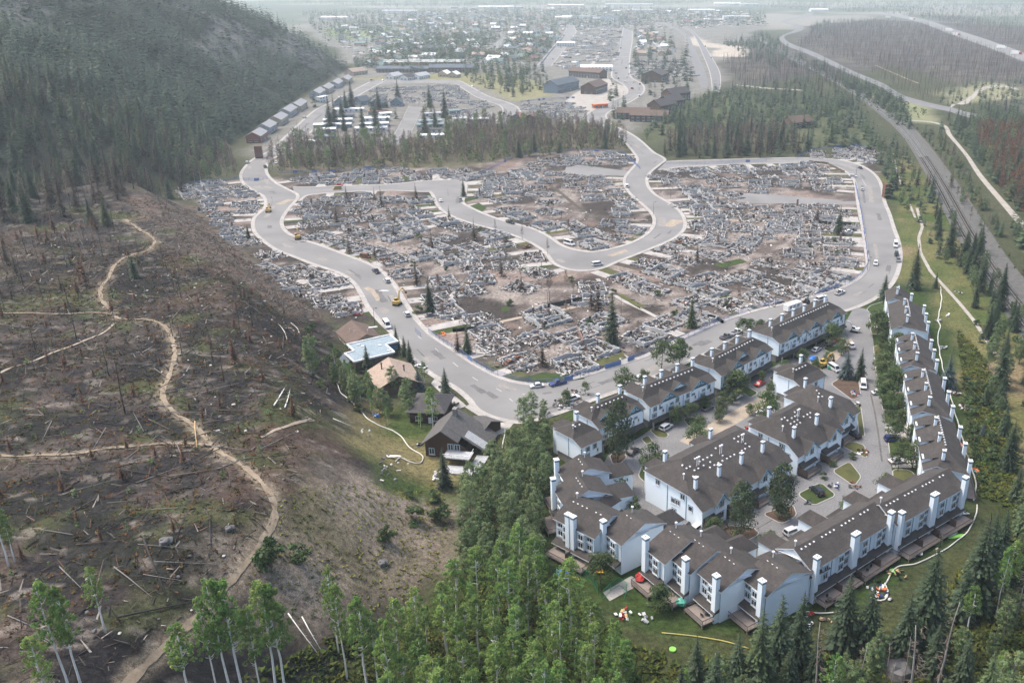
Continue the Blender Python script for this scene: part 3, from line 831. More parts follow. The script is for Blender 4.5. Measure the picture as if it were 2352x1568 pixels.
def vents(parent, pts, rows=()):
    m = MB()
    for x, y, z in pts:
        m.box(x - .19, y - .19, z - .12, x + .19, y + .19, z + .22, 0)
    return tag(m.obj('roof_vents', M['whitepaint'], parent), kind='stuff') if pts else None

def pipe(parent, x, y, z, h=1.8):
    m = MB(); m.tube([(0, 0, 0), (0, 0, h)], .11, 6); m.tube([(0, 0, h), (0, 0, h + .28)], .3, 8)
    return m.obj('flue_pipe', M['whitepaint'], parent, loc=(x, y, z))

GROW = 'white row houses of the surviving complex'
def block(name, A, ang, label, cat='row house'):
    o = link(name, None, None, (A[0], A[1], 0), R(ang))
    return tag(o, label, cat, GROW)

def pipe_box(o, x0, y0, z0, x1, y1, z1, nm='downpipe'):
    m = MB(); m.box(x0, y0, z0, x1, y1, z1)
    return m.obj(nm, M['bluetrim'], o)

def street_block(A, ang, L, D, label, n, gables, small=(), plain=(), hips=(4, 4)):
    """two floors over garages, front gables with blue trusses, garage doors under a dark canopy"""
    o = block('row_house', A, ang, label)
    zf, zk, zr, zt = 7.3, 8.7, 8.7, 11.2
    shell(o, L, D, zf - .1, zk - .12, zr - .1, zb=2.55, kink=.28)
    m = MB(); m.box(.25, 1.3, 0, L - .25, D - .1, 2.55, 0)
    m.obj('base_wall', M['stone'], o)
    hip_roof(o, L, D, zf, zk, zr, zt, hips[0], hips[1], ridge=.56)
    for x, w in gables: gablet(o, x, w, -.12, zf + .25, zf + 2.3, D * .42)
    for x, w in small: gablet(o, x, w, -.3, zf - .1, zf + 1.35, D * .3, truss=False)
    for x, w in plain: gablet(o, x, w, D * .2, zf + 1.5, zf + 2.9, D * .3, truss=False)
    # canopy above the garages
    c = MB()
    c.add([(.4, -1.5, 2.45), (L - .4, -1.5, 2.45), (L - .1, 0, 3.1), (.1, 0, 3.1), (.4, -1.5, 2.28), (L - .4, -1.5, 2.28), (L - .1, 0, 2.5), (.1, 0, 2.5)],
          [(0, 1, 2, 3), (0, 4, 5, 1), (7, 6, 5, 4), (0, 3, 7, 4), (1, 5, 6, 2)], 0)
    c.obj('canopy', [M['shingle']], o)
    u = L / n
    for k in range(n):
        xc = u * (k + .5)
        gm = MB(); gm.box(-1.35, -.05, 0, 1.35, .05, 2.2)
        for q in range(1, 4): gm.box(-1.3, -.07, q * .55 - .02, 1.3, -.05, q * .55 + .02)
        link('garage_door', gm.mesh('garage_door', M['garage']), o, (xc + (u * .18 if k % 2 == 0 else -u * .18), 1.24, .05))
        pm = MB(); pm.box(-.2, -.2, 0, .2, .2, 2.4)
        link('post', pm.mesh('post', M['stone']), o, (u * k + .3, -1.2, 0))
        add_window(o, xc - u * .2, -.01, 5.9, 1.1, 1.25); add_window(o, xc + u * .14, -.01, 5.9, 1.1, 1.25)
        add_window(o, xc - u * .24, -.01, 3.9, 1.6, 1.1, mull=2)
        dm = MB(); dm.box(-.45, -.05, 0, .45, .03, 2.0, 0); dm.box(-.2, -.07, .95, .2, -.05, 1.7, 1)
        link('balcony_door', dm.mesh('balcony_door', [M['whitepaint'], M['glass']]), o, (xc + u * .27, -.02, 3.12))
    # down pipe trims
    for k in range(n + 1): pipe_box(o, max(u * k - .07, .02), -.1, 2.6, min(u * k + .07, L - .02), -.005, zf - .2)
    for y in (.02, D * .5): pipe_box(o, -.09, y, 2.6, -.005, y + .12, zf if y < 1 else zk - .1)
    # rear cross wings with their chimneys
    for k in range(n):
        xw = u * (k + .5)
        if k % 2 == 0 or n > 3:
            rear_wing(o, xw, u * .62, D, zr, 3.0, 1.5)
        chimney(o, min(xw + u * .33, L - .8), D * .86, zr - 1, zt + 1.2, .95, .8)
    vents(o, [(L * .12 + hips[0] * .4 + i * 1.55, D * .56 - .8, zt - .55) for i in range(int((L * .88 - hips[1]) / 1.55))])
    pipe(o, 1.6, D * .5, zt - 1.9)
    return o

def rear_wing(o, x, w, D, zr, depth, rise, name='wing'):
    m = MB()
    y0, y1 = D - .5, D + depth
    m.box(x - w/2, D, 0, x + w/2, y1, zr - .6, 1)
    T = [(x - w/2 - .4, y0, zr - .5), (x + w/2 + .4, y0, zr - .5), (x + w/2 + .4, y1 + .4, zr - .5), (x - w/2 - .4, y1 + .4, zr - .5), (x, y1 - w * .3, zr + rise), (x, y0 - D * .3, zr + rise)]
    m.add(T, [(1, 2, 4, 5), (3, 0, 5, 4), (2, 3, 4)], 0)
    m.add([(p[0], p[1], p[2] - .02) for p in T[:4]], [(3, 2, 1, 0)], 2)
    return m.obj(name, [M['shingle'], M['stucco'], M['stucco_trim']], o)

def deck(o, x0, x1, yd, z=1.0, rail=True, name='deck'):
    m = MB(); m.box(x0, -yd, z - .25, x1, -.02, z)
    for px in (x0 + .2, x1 - .2):
        m.box(px - .1, -yd + .1, 0, px + .1, -yd + .3, z - .25)
    d = m.obj(name, M['deckwood'], o)
    if rail:
        r = MB()
        r.box(x0, -yd, z + .95, x1, -yd + .08, z + 1.05)
        for xe in (x0, x1 - .08): r.box(xe, -yd + .08, z + .95, xe + .08, -.2, z + 1.05)
        n = int((x1 - x0) / .3)
        for i in range(n + 1):
            xx = x0 + (x1 - x0 - .05) * i / n
            r.box(xx, -yd + .02, z, xx + .05, -yd + .06, z + .95)
        for i in range(int(yd / .35)):
            for xe in (x0 + .02, x1 - .06): r.box(xe, -yd + .35 * (i + .4), z, xe + .04, -yd + .35 * (i + .4) + .05, z + .95)
        r.obj('railing', M['railing'], d)
    return d

def garden_block(A, ang, L, D, label, n, wings=True, hips=(0, 0), chim=None, zb=0, dk=True):
    """rear facade: two floors above a glazed ground floor under a dark canopy, chimneys up the wall, decks"""
    o = block('row_house', A, ang, label)
    zf, zk, zr, zt = 8.0, 8.5, 8.4, 10.9
    shell(o, L, D, zf - .1, zk + .25, zr - .1, kink=.5, zb=0)
    hip_roof(o, L, D, zf, zf + (zt - zf) * .5, zr, zt, hips[0], hips[1], kink=.25, ridge=.52)
    if not hips[0] or not hips[1]:
        m = MB()
        for xe, do in ((.0, not hips[0]), (L, not hips[1])):
            if do: m.add([(xe, 0, zf - .12), (xe, D * .52, zt - .15), (xe, D, zr - .12)], [(0, 1, 2) if xe else (2, 1, 0)])
        m.obj('gable_wall', M['stucco'], o)
    c = MB()
    c.add([(.1, -1.7, 2.55), (L - .1, -1.7, 2.55), (L - .1, 0, 3.3), (.1, 0, 3.3), (.1, -1.7, 2.35), (L - .1, -1.7, 2.35), (L - .1, 0, 2.6), (.1, 0, 2.6)],
          [(0, 1, 2, 3), (7, 6, 5, 4), (0, 3, 7, 4), (1, 5, 6, 2)], 0)
    c.add([(.1, -1.72, 2.55), (L - .1, -1.72, 2.55), (L - .1, -1.72, 2.3), (.1, -1.72, 2.3)], [(3, 2, 1, 0)], 1)
    c.obj('canopy', [M['shingle'], M['stucco_trim']], o)
    u = L / n
    for k in range(n):
        b = MB()
        xc = u * (k + .5)
        # bay
        s = 1 if k % 2 == 0 else -1
        b.box(xc + s * u * .12 - 1.0, -.55, 3.5, xc + s * u * .12 + 1.0, -.01, zf - .35)
        b.obj('bay', M['stucco'], o)
        for zz in (6.75, 4.75):
            add_window(o, xc + s * u * .12, -.56, zz, 1.25, 1.2)
            add_window(o, xc - s * u * .25, -.01, zz, 1.25, 1.2 if zz < 6 else .9)
        add_window(o, xc - .2 * u, -.01, 1.75, 1.2, 1.5, mull=1)
        dm = MB(); dm.box(-.5, -.06, 0, .5, .03, 2.1, 0); dm.box(-.33, -.08, .3, .33, -.06, 1.9, 1)
        link('patio_door', dm.mesh('patio_door', [M['whitepaint'], M['glass']]), o, (xc + .16 * u, -.02, 1.05))
        if dk:
            if k % 2 == 0:
                deck(o, u * k + .3, min(u * (k + 2), L) - .3, 4.2)
            pv_ = MB(); pv_.box(-.06, -3.3, 1.0, .06, -.1, 2.8)
            if k: pv_.obj('privacy_screen', M['garage'], o, loc=(u * k, 0, 0))
    for k in range(n + 1): pipe_box(o, max(u * k - .06, .02), -.1, 3.3, min(u * k + .06, L - .02), -.005, zf - .2)
    pipe_box(o, -.09, D * .15, 0, -.005, D * .15 + .12, zf)
    pipe_box(o, .15, -.14, 0.1, 1.0, -.005, 2.4, 'blue_door')
    for cx, cw in (chim or [(.6, 1.3)] + [(u * k, 2.2) for k in range(2, n, 2)] + [(L - .7, 1.4)]):
        chimney(o, cx, -.62, 0, zt + .5, cw, 1.15, 2 if cw > 2 else 1)
    if wings:
        for k in range(n):
            rear_wing(o, u * (k + .5), u * (.78 if n == 1 else .62), D, zr - 1.6 - .9 * (k % 2), 3.5 if k % 2 else 6.5, 1.7)
    vents(o, [(1.2 + i * 1.35, D * .52 - .7, zt - .55) for i in range(int((L - 2) / 1.35)) if i % 5 != 4])
    pipe(o, .9, D * .6, zt - 1.0)
    return o

def deep_block(A, ang, L, D, label, n, gables, wins=True):
    """wide block in the middle of the loop: long front slope, white chimneys rising out of it, many vents"""
    o = block('row_house', A, ang, label)
    zf, zk, zr, zt = 5.6, 8.0, 8.6, 12.0
    kink = .20
    shell(o, L, D, zf - .1, zk - .12, zr - .1, kink=kink)
    hip_roof(o, L, D, zf, zk, zr, zt, 6.5, 6.5, kink=kink, ridge=.68, ov=.45)
    u = L / n
    for x, w in gables:
        gablet(o, x, w, -.6, zf + .2, zf + 2.6, D * .38, truss=False)
        gm = MB(); gm.box(x - w/2 + .1, -.58, 0, x + w/2 - .1, -.02, zf + .3)
        gm.obj('bay', M['stucco'], o)
        add_window(o, x, -.62, zf - .2, 1.3, 1.5); add_window(o, x, -.62, 2.3, 1.5, 1.3)
    for k in range(n):
        xc = u * (k + .5)
        add_window(o, xc + u * .32, -.01, 4.0, 1.0, 1.2); add_window(o, xc - u * .3, -.01, 1.6, 1.4, 1.4)
        d = MB()
        d.add([(xc - u*.45, -1.6, 2.6), (xc + u*.2, -1.6, 2.6), (xc + u*.2, 0, 3.4), (xc - u*.45, 0, 3.4), (xc - u*.45, -1.6, 2.4), (xc + u*.2, -1.6, 2.4), (xc + u*.2, 0, 2.5), (xc - u*.45, 0, 2.5)],
              [(0, 1, 2, 3), (0, 4, 5, 1), (7, 6, 5, 4), (0, 3, 7, 4), (1, 5, 6, 2)], 0)
        d.obj('canopy', M['shingle'], o)
        deck(o, xc - u * .45, xc + u * .15, 3.2, .5)
        pv_ = MB(); pv_.box(-.06, -3.2, .5, .06, -.1, 2.5); pv_.obj('privacy_screen', M['garage'], o, loc=(xc - u * .48, 0, 0))
        chimney(o, xc - u * .18, D * .26, zk - .3, zk + 3.6, .95, .75)
        if k % 2 == 0: chimney(o, xc + u * .05, D * .9, zr - .4, zt + 1.0, .95, .75)
        if k % 2 == 0: rear_wing(o, xc, u * .5, D, zr, 2.5, 1.5)
    # end wall windows
    for y, z in ((D * .2, 4.6), (D * .34, 6.6), (D * .42, 4.4), (D * .5, 4.3), (D * .48, 1.5), (D * .78, 7.0)):
        add_window(o, -.01, y, z, 1.1, 1.2, -math.pi / 2, 0 if y < D * .3 else 1)
    for y in (D * .27, D * .6): pipe_box(o, -.09, y, .3, -.005, y + .14, zk - .2)
    pts = []
    for i in range(int(L / 1.7)):
        for yy in (.40, .46, .53, .59):
            if random.random() < .42:
                z = zk + (zt - zk) * (yy - kink) / (.68 - kink)
                x = 5 + i * 1.5 + random.uniform(-.3, .3)
                if x < L - 5.5: pts.append((x, yy * D, z))
    vents(o, pts)
    for k in range(n - 1):
        for q in (-.35, .35): pipe(o, u * (k + 1) + q, D * .50, zk + (zt - zk) * (.5 - kink) / (.68 - kink) - .1, 2.2)
    pipe(o, 2.2, D * .44, 9.2); pipe(o, 4.2, D * .3, 8.7)
    return o

def side_block(A, ang, L, D, label, n, dorm=True):
    """row along the right drive: dormers to the west, ridge and east eave chimneys, steep dark hip at the south end"""
    o = block('row_house', A, ang, label)
    zf, zr, zt = 7.4, 7.4, 11.0
    shell(o, L, D, zf - .1, zf + 1.2, zr - .1, kink=.5)
    hip_roof(o, L, D, zf, zf + (zt - zf) * .42, zr, zt, 3.2, 5.6, kink=.26, ridge=.52)
    u = L / n
    for k in range(n):
        xc = u * (k + .5)
        if dorm:
            m = MB()
            w = 2.4
            m.box(xc - w/2, -.4, 3.2, xc + w/2, D * .2, zf + 1.3, 1)
            m.add([(xc - w/2 - .3, -.7, zf + 1.1), (xc + w/2 + .3, -.7, zf + 1.1), (xc + w/2 + .3, D * .36, zf + 2.3), (xc - w/2 - .3, D * .36, zf + 2.3),
                   (xc - w/2 - .3, -.7, zf + .9), (xc + w/2 + .3, -.7, zf + .9)], [(0, 1, 2, 3), (0, 4, 5, 1)], 0)
            m.obj('dormer', [M['shingle'], M['stucco']], o)
            add_window(o, xc, -.41, zf + .1, 1.0, 1.2); 
        chimney(o, xc + u * .3, D * .42, zt - 1.2, zt + 1.5, .9, .75)
        chimney(o, u * (k + 1) - .9, D + .45, 0, zt - .1, 1.3, .9, 1)
        add_window(o, xc - u * .3, -.01, 5.2, 1.2, 1.2); add_window(o, xc - u * .3, -.01, 1.8, 1.2, 1.3)
        gm = MB(); gm.box(-1.3, -.05, 0, 1.3, .05, 2.2); link('garage_door', gm.mesh('garage_door', M['garage']), o, (xc + u * .1, -.06, .05))
    t = MB(); t.box(L + .005, D * .5, 0.2, L + .08, D * .5 + .1, zf - .2); t.obj('downpipe', M['bluetrim'], o)
    vents(o, [(3.5 + i * 1.35, D * .52 + .1, zt - .08) for i in range(int((L - 9) / 1.35))] + [(L - 5.2, D * .52, zt - .2)])
    d = MB(); d.box(.5, D + .02, .3, L - .5, D + 3.2, .55); d.box(.5, D + 3.1, .55, L - .5, D + 3.2, 1.5)
    d.obj('deck', M['deckwood'], o)
    return o

def rear_pavilion(o, x, w, y0, dep, zf, zt):
    pass

street_block((-6.6, 202.4), 44, 7.4, 10, 'short white row house end with two stacked windows behind the big pine', 1, [], hips=(3.2, 3.2))
street_block((-2.1, 213.0), 43, 17, 9.5, 'white row house half hidden by the big pine, nearest the street corner', 2, [(13.2, 5.2)], plain=[(4.6, 5)])
street_block((12.3, 225.9), 41.5, 27.1, 9.5, 'white row house with blue gable trusses, second along the street from the corner', 4, [(7.2, 6.2), (20.2, 6.2)], plain=[(13.6, 4.6)])
street_block((35.2, 247.1), 48, 28.2, 9.5, 'white row house with blue gable trusses, third along the street from the corner', 4, [(7.4, 6.2), (20.8, 6.2)], plain=[(14, 4.6)])
street_block((57.7, 273.0), 45, 41.2, 9.5, 'longest white row house, three truss gables, above the black parked pickup', 6, [(6.6, 6), (20.6, 6), (34.4, 6)], small=[(13.6, 4), (27.5, 4)])
deep_block((22.2, 175.1), 43, 34, 18.5, 'largest white row house with a wide dark roof, middle of the loop drive', 4, [(6.2, 4.2), (14.6, 4.2), (22.8, 4.2)])
deep_block((49.4, 200.4), 44, 21, 15.5, 'white row house stepping back behind the widest dark roof in the loop', 2, [(5.5, 5.5), (16.2, 5.5)])
deep_block((62.9, 217.6), 44, 12.5, 16.5, 'short white row house with a plain blue-banded end wall by the drive', 1, [(5.2, 5)])
street_block((58.0, 239.0), 43, 12, 9, 'small white row house end standing behind the wide middle roofs', 1, [], hips=(3.5, 3.5))
side_block((108.6, 326.0), -104, 12, 8, 'small white row house at the top end of the right hand row', 1, dorm=False)
side_block((105.2, 310.7), -104, 25.6, 11.2, 'stepped white row house beside the tall spruces at the street junction', 3, dorm=False)
side_block((97.9, 277.0), -103, 25.1, 9.6, 'white dormered row house, second from the junction in the right hand row', 3)
side_block((91.7, 248.5), -103, 28.4, 9.9, 'white dormered row house, third from the junction in the right hand row', 3)
side_block((84.9, 217.4), -103, 27.2, 9.9, 'white dormered row house at the near end of the right hand row', 3)
garden_block((64.2, 166.3), 37, 25.8, 8.8, 'white three-storey row house with long rear decks, nearest the right hand lawn', 4)
garden_block((41.9, 149.9), 39.4, 27.2, 8.8, 'white three-storey row house with rear decks, middle of the bottom row', 4)
garden_block((27.5, 147.5), -56, 6.8, 12, 'narrow white stepped house with a small side dormer, touching the decked row', 1, chim=[(6.0, 1.4)])
garden_block((19.0, 148.9), -57, 6.6, 12, 'narrow white stepped house with a blank tall side wall and bent deck', 1, chim=[(5.7, 1.4)])
garden_block((13.2, 154.6), -56, 6.8, 12.5, 'narrow white stepped house with a green tarp on its railed deck', 1, chim=[(5.9, 1.4)])
garden_block((8.3, 157.5), -54, 6.4, 12.5, 'narrow white stepped house with a red cover spread on its deck', 1, chim=[(.6, 1.4)])
garden_block((-.6, 163.6), -52, 6.0, 12.0, 'white end house with a wide blank wall facing the playground path', 1, chim=[(.5, 1.3)], dk=False)
garden_block((-11.5, 168.7), -40, 11.5, 10.5, 'white house with twin tall chimneys beside the aspen wood', 2, chim=[(4.4, 1.3), (5.9, 1.2)], hips=(0, 0))
garden_block((-12.3, 181.1), -69, 7.4, 11, 'white house with a shed-roofed wing, second from the loop entrance', 1, chim=[(.6, 1.3)])
garden_block((-12.0, 190.0), -69, 6.4, 11, 'white house with a shed-roofed wing nearest the loop entrance', 1, chim=[(.6, 1.3)])

# islands, lawns and walks of the complex
for pts, mt in [([(1466,1094),(1474,1072),(1500,1060),(1508,1108),(1575,1172),(1612,1205),(1602,1212),(1524,1145)], 'lawn'),
                ([(1628,1222),(1668,1207),(1730,1212),(1745,1226),(1702,1249),(1655,1236)], 'mulch'),
                ([(1750,1180),(1822,1160),(1830,1184),(1796,1204)], 'mulch'),
                ([(1831,1135),(1885,1108),(1921,1138),(1868,1162)], 'lawn'),
                ([(1911,1082),(1951,1060),(1978,1095),(1962,1117)], 'lawn_dry'),
                ([(1932,1024),(1960,1014),(1985,1023),(1991,1053),(1972,1043)], 'lawn_dry'),
                ([(1966,932),(1976,932),(1986,1003),(1974,1001)], 'lawn_dry'),
                ([(1908,882),(1934,866),(1971,870),(1977,912),(1958,919)], 'mulch'),
                ([(1740,1288),(1750,1278),(1765,1282),(1766,1296),(1750,1302)], 'lawn'),
                ([(1575,1160),(1600,1172),(1622,1190),(1610,1196),(1580,1180)], 'lawn_dry'),
                ([(1395,1120),(1412,1100),(1424,1120),(1425,1140),(1408,1155),(1398,1150)], 'lawn'),
                ([(1400,1045),(1425,1035),(1440,1050),(1425,1063),(1408,1066)], 'mulch'),
                ([(1493,988),(1507,980),(1536,998),(1530,1006),(1510,1005)], 'lawn_dry'),
                ([(1473,1008),(1488,1000),(1499,1015),(1485,1021)], 'lawn_dry'),
                ([(1568,962),(1597,958),(1611,972),(1585,982)], 'lawn'),
                ([(1640,936),(1652,928),(1668,944),(1652,952)], 'mulch'),
                ([(1700,895),(1716,888),(1742,903),(1722,914)], 'lawn'),
                ([(1765,868),(1783,860),(1800,872),(1786,880)], 'mulch'),
                ([(1858,822),(1880,818),(1882,834),(1866,840)], 'lawn'),
                ([(1890,800),(1908,792),(1930,800),(1908,812)], 'lawn')]:
    flat('lawn', pts, mt, .14, kerb=True)
for pts in [[(1996,722),(2030,718),(2045,742),(2000,746)], [(1999,754),(2040,752),(2042,768),(2002,768)], [(2006,795),(2062,790),(2075,830),(2010,835)],
            [(2010,842),(2075,838),(2080,862),(2015,866)], [(2016,872),(2080,866),(2085,895),(2020,900)], [(2023,908),(2085,912),(2090,945),(2027,942)],
            [(2030,952),(2092,955),(2098,976),(2034,976)], [(2040,1012),(2095,1020),(2105,1046),(2044,1048)], [(2050,1078),(2090,1080),(2110,1100),(2080,1120),(2052,1104)]]:
    flat('lawn', pts, random.choice(['lawn', 'lawn_dry']), .14, kerb=True)
for pts in [[(2002,748),(2040,746),(2042,750),(2003,752)], [(2022,902),(2084,897),(2085,908),(2023,906)], [(2032,980),(2095,978),(2100,1008),(2038,1008)], [(2046,1052),(2105,1050),(2110,1074),(2050,1074)]]:
    flat('driveway', pts, 'concrete', .05)
flat('lawn', [(1990,712),(2000,702),(2040,690),(2040,712),(2005,722)], 'lawn', .14, kerb=True)
flat('lawn', [(1385,1360),(1450,1322),(1470,1335),(1455,1350),(1400,1380)], 'concrete', .06)
# ------------------------------------------------------------------ other buildings
for k, c1, c2 in [('w_white', (.72,.72,.70), (.62,.62,.60)), ('w_grey', (.36,.38,.40), (.30,.31,.33)), ('w_brown', (.13,.085,.065), (.10,.068,.053)), ('w_tan', (.44,.36,.26), (.36,.30,.22)),
                  ('w_darkred', (.05,.02,.016), (.035,.015,.013)), ('w_red', (.28,.10,.07), (.22,.085,.06)), ('w_orange', (.46,.26,.10), (.38,.21,.08)), ('w_bluegrey', (.20,.25,.30), (.16,.20,.25)), ('w_teal', (.22,.42,.46), (.19,.36,.40)),
                  ('r_dark', (.06,.055,.055), (.085,.08,.078)), ('r_grey', (.27,.27,.275), (.33,.33,.33)), ('r_brown', (.105,.075,.06), (.14,.10,.08)), ('r_tan', (.36,.28,.22), (.30,.235,.19)),
                  ('r_white', (.74,.75,.74), (.64,.65,.65)), ('r_slate', (.085,.105,.125), (.115,.135,.155)), ('r_green', (.16,.22,.20), (.19,.25,.235)), ('r_pale', (.42,.43,.43), (.34,.35,.36)),
                  ('r_membrane', (.27,.33,.36), (.22,.28,.31)), ('r_red', (.26,.15,.125), (.22,.125,.105)), ('orange', (.75,.17,.03), (.65,.15,.03)), ('wood_new', (.55,.38,.20), (.48,.33,.17)),
                  ('corten', (.15,.065,.045), (.20,.085,.06)), ('yellow', (.52,.34,.06), (.42,.28,.06)), ('carred', (.42,.02,.02), (.35,.02,.02)), ('carblue', (.02,.045,.16), (.025,.05,.18)),
                  ('carsilver', (.55,.56,.57), (.50,.51,.52)), ('cargrey', (.16,.165,.17), (.14,.14,.15)), ('tarpblue', (.03,.16,.55), (.05,.22,.62)), ('tarpgreen', (.06,.28,.21), (.07,.33,.25)),
                  ('red', (.38,.04,.035), (.3,.035,.03)), ('lime', (.20,.48,.07), (.22,.5,.09)), ('teal', (.03,.35,.40), (.04,.40,.45)), ('canvas', (.55,.47,.36), (.48,.41,.32)), ('navy', (.015,.02,.05), (.02,.03,.07)), ('hose', (.66,.65,.58), (.56,.55,.48)), ('hose_yellow', (.42,.37,.10), (.36,.31,.09)), ('rust', (.20,.085,.04), (.12,.06,.04)), ('green_plastic', (.02,.22,.12), (.025,.25,.14)), ('pink', (.62,.22,.14), (.5,.2,.12))]:
    mk(k, c1, c2, scale=.6, rough=.75 if k[0] in 'wr' else .4, spec=.2 if k[0] in 'wr' else .45, fine=2.5 if k[:2] in ('w_', 'r_') else None)

def rect_gable(name, L, Wd, ze, zr, wall, roof, label=None, cat='house', loc=(0, 0, 0), rz=0, group=None, ov=.6, wins=True, hip=0.0, parent=None, winsz=1.3):
    """house with the ridge along local x"""
    o = link(name, None, parent, loc, rz)
    if label: tag(o, label, cat, group)
    m = MB()
    prof = [(-Wd/2, -2.5), (-Wd/2, ze), (0, zr - .15) if not hip else (0, ze), (Wd/2, ze), (Wd/2, -2.5)]
    vs = [(-L/2, y, z) for y, z in prof] + [(L/2, y, z) for y, z in prof]
    n = len(prof)
    m.add(vs, [tuple(range(n - 1, -1, -1)), tuple(range(n, 2 * n))] + [(i, (i + 1) % n, n + (i + 1) % n, n + i) for i in range(n)])
    m.obj('wall', M[wall], o)
    r = MB()
    s = (zr - ze) / (Wd / 2); e = ze - s * ov
    h = hip
    T = [(-L/2 - ov, -Wd/2 - ov, e), (L/2 + ov, -Wd/2 - ov, e), (L/2 + ov - h, 0, zr), (-L/2 - ov + h, 0, zr), (L/2 + ov, Wd/2 + ov, e), (-L/2 - ov, Wd/2 + ov, e)]
    F = [(0, 1, 2, 3), (4, 5, 3, 2)] + ([(1, 4, 2), (5, 0, 3)] if h else [])
    r.add(T, F)
    D = [(x, y, z - .22) for x, y, z in T]
    r.add(D, [tuple(reversed(f)) for f in F])
    ring = [0, 1, 4, 5] if h else [0, 1, 2, 4, 5, 3]
    k = len(ring)
    r.add([T[i] for i in ring] + [D[i] for i in ring], [(i, k + i, k + (i + 1) % k, (i + 1) % k) for i in range(k)])
    r.obj('roof', M[roof], o)
    if wins:
        nx = max(2, int(L / 4.5))
        for fl in range(2 if ze > 4.6 else 1):
            z = 1.6 + fl * 2.8
            for i in range(nx):
                x = -L/2 + L * (i + .5) / nx
                add_window(o, x, -Wd/2 - .02, z, winsz, 1.2)
        add_window(o, -L/2 - .02, -Wd * .2, 1.7, winsz, 1.2, -math.pi / 2)
        add_window(o, -L/2 - .02, Wd * .2, 1.7, winsz, 1.2, -math.pi / 2)
        d = MB(); d.box(-.45, -.05, 0, .45, .03, 2.05); d.obj('door', M['stucco_trim'], o, loc=(L * .1, -Wd/2 - .03, 0))
    return o

def ridge_house(r0, r1, zr, Wd, ze, **k):
    """house from the two ridge ends as seen in the photograph"""
    base = a1((r0[0] + r1[0]) / 2, (r0[1] + r1[1]) / 2 + 25)[2]
    p = np.array(g0(*r0, zr + base)); q = np.array(g0(*r1, zr + base))
    c = (p + q) / 2; d = q - p
    return rect_gable(k.pop('name', 'house'), float(np.linalg.norm(d)), Wd, ze, zr, loc=(c[0], c[1], base), rz=math.atan2(d[1], d[0]), **k)

# five houses at the foot of the burnt hill
h = ridge_house((808, 736), (840, 766), 6.0, 11, 3.2, wall='w_tan', roof='r_brown', label='low brown-roofed house next to the orange debris netting', ov=.7)
for i, (x, y) in enumerate([(2, -2.2), (-1, -3), (3.4, 2)]):
    m = MB(); m.tube([(0, 0, -.6), (0, 0, 1.2)], .15, 6); m.obj('flue_pipe', M['w_white'], h, loc=(x, y, 4.6))
m = MB(); m.obox((0, 0, 0), (2.8, .9, .25), (0, 0, .3)); m.ball((1.3, .3, .1), (.5, .4, .15), 8, 4)
tag(m.obj('canoe', M['whitepaint'], None, loc=tuple(h.location + Vector((4.5, 1.5, 5.3)))), 'white canoe hull lying on the brown gabled roof', 'canoe')
base = a1(850, 835)[2] - 1
poly = [g0(x, y, 5.6 + base) for x, y in [(797,791),(895,768.5),(914,784),(886,791),(906,808.5),(814,831),(792,812),(813,806)]]
c0 = np.mean(poly, axis=0)
o = link('flat_roof_house', None, None, (c0[0], c0[1], base)); tag(o, 'flat-roofed brown house with white roof edge behind a spruce', 'house')
P = [(p[0] - c0[0], p[1] - c0[1]) for p in poly]
if sum(P[i][0] * P[(i + 1) % 8][1] - P[(i + 1) % 8][0] * P[i][1] for i in range(8)) < 0: P = P[::-1]
Pi = np.array(P); q3 = offset_line(np.column_stack([np.vstack([Pi, Pi[:1]]), np.zeros(9)]), .7)[:8, :2]
m = MB(); m.prism([tuple(p) for p in q3], -2, 5.1); m.obj('wall', M['w_brown'], o)
m = MB(); m.prism(P, 5.1, 5.55); m.obj('roof', M['r_membrane'], o)
m = MB()
for i in range(8): m.beam((*P[i], 5.6), (*P[(i + 1) % 8], 5.6), .5, .5)
m.obj('roof_edge', M['whitepaint'], o)
for x, y in [(-5, 2.5), (-3.2, 1.3), (6.5, -2.6), (2.4, 2.2)]:
    m = MB(); m.box(-.5, -.35, 5.55, .5, .35, 5.85); m.obj('skylight', M['whitepaint'], o, loc=(x, y, 0))
lt = [np.array(g0(x, y, 4.0 + base)) - c0 for x, y in [(792,813),(809,829),(793,838),(778,822)]]
m = MB(); m.add([(*lt[0], 4.9), (*lt[1], 4.9), (*lt[2], 3.7), (*lt[3], 3.7)] + [(*lt[0], 4.7), (*lt[1], 4.7), (*lt[2], 3.5), (*lt[3], 3.5)], [(3, 2, 1, 0), (4, 5, 6, 7), (2, 3, 7, 6), (1, 2, 6, 5), (0, 4, 7, 3)])
m.obj('lean_to_roof', M['r_slate'], o)
m = MB(); m.prism([tuple(p * .97) for p in (lt if np.cross(lt[1]-lt[0], lt[2]-lt[1]) > 0 else lt[::-1])], -1, 3.5); m.obj('lean_to_wall', M['w_grey'], o)
for i in range(4): add_window(o, *(q3[5] * (1 - (i + .6) / 5) + q3[4] * ((i + .6) / 5)), 3.6, 1.6, 1.3, math.atan2(*(q3[4] - q3[5])[::-1]))
h = ridge_house((893, 822), (914, 861), 6.5, 12.5, 3.4, wall='w_brown', roof='r_tan', label='house with a pale pinkish tan gable roof above a brick patio', ov=.9)
for x, y in [(1.5, 3), (-3, -3.2)]:
    m = MB(); m.tube([(0, 0, -.8), (0, 0, 1.6)], .2, 7); m.tube([(0, 0, 1.6), (0, 0, 1.85)], .38, 8); m.obj('flue_pipe', M['r_dark'], h, loc=(x, y, 5.2))
flat('patio', [(852,898),(868,893),(880,905),(878,922),(862,925),(855,912)], 'brick', .12)
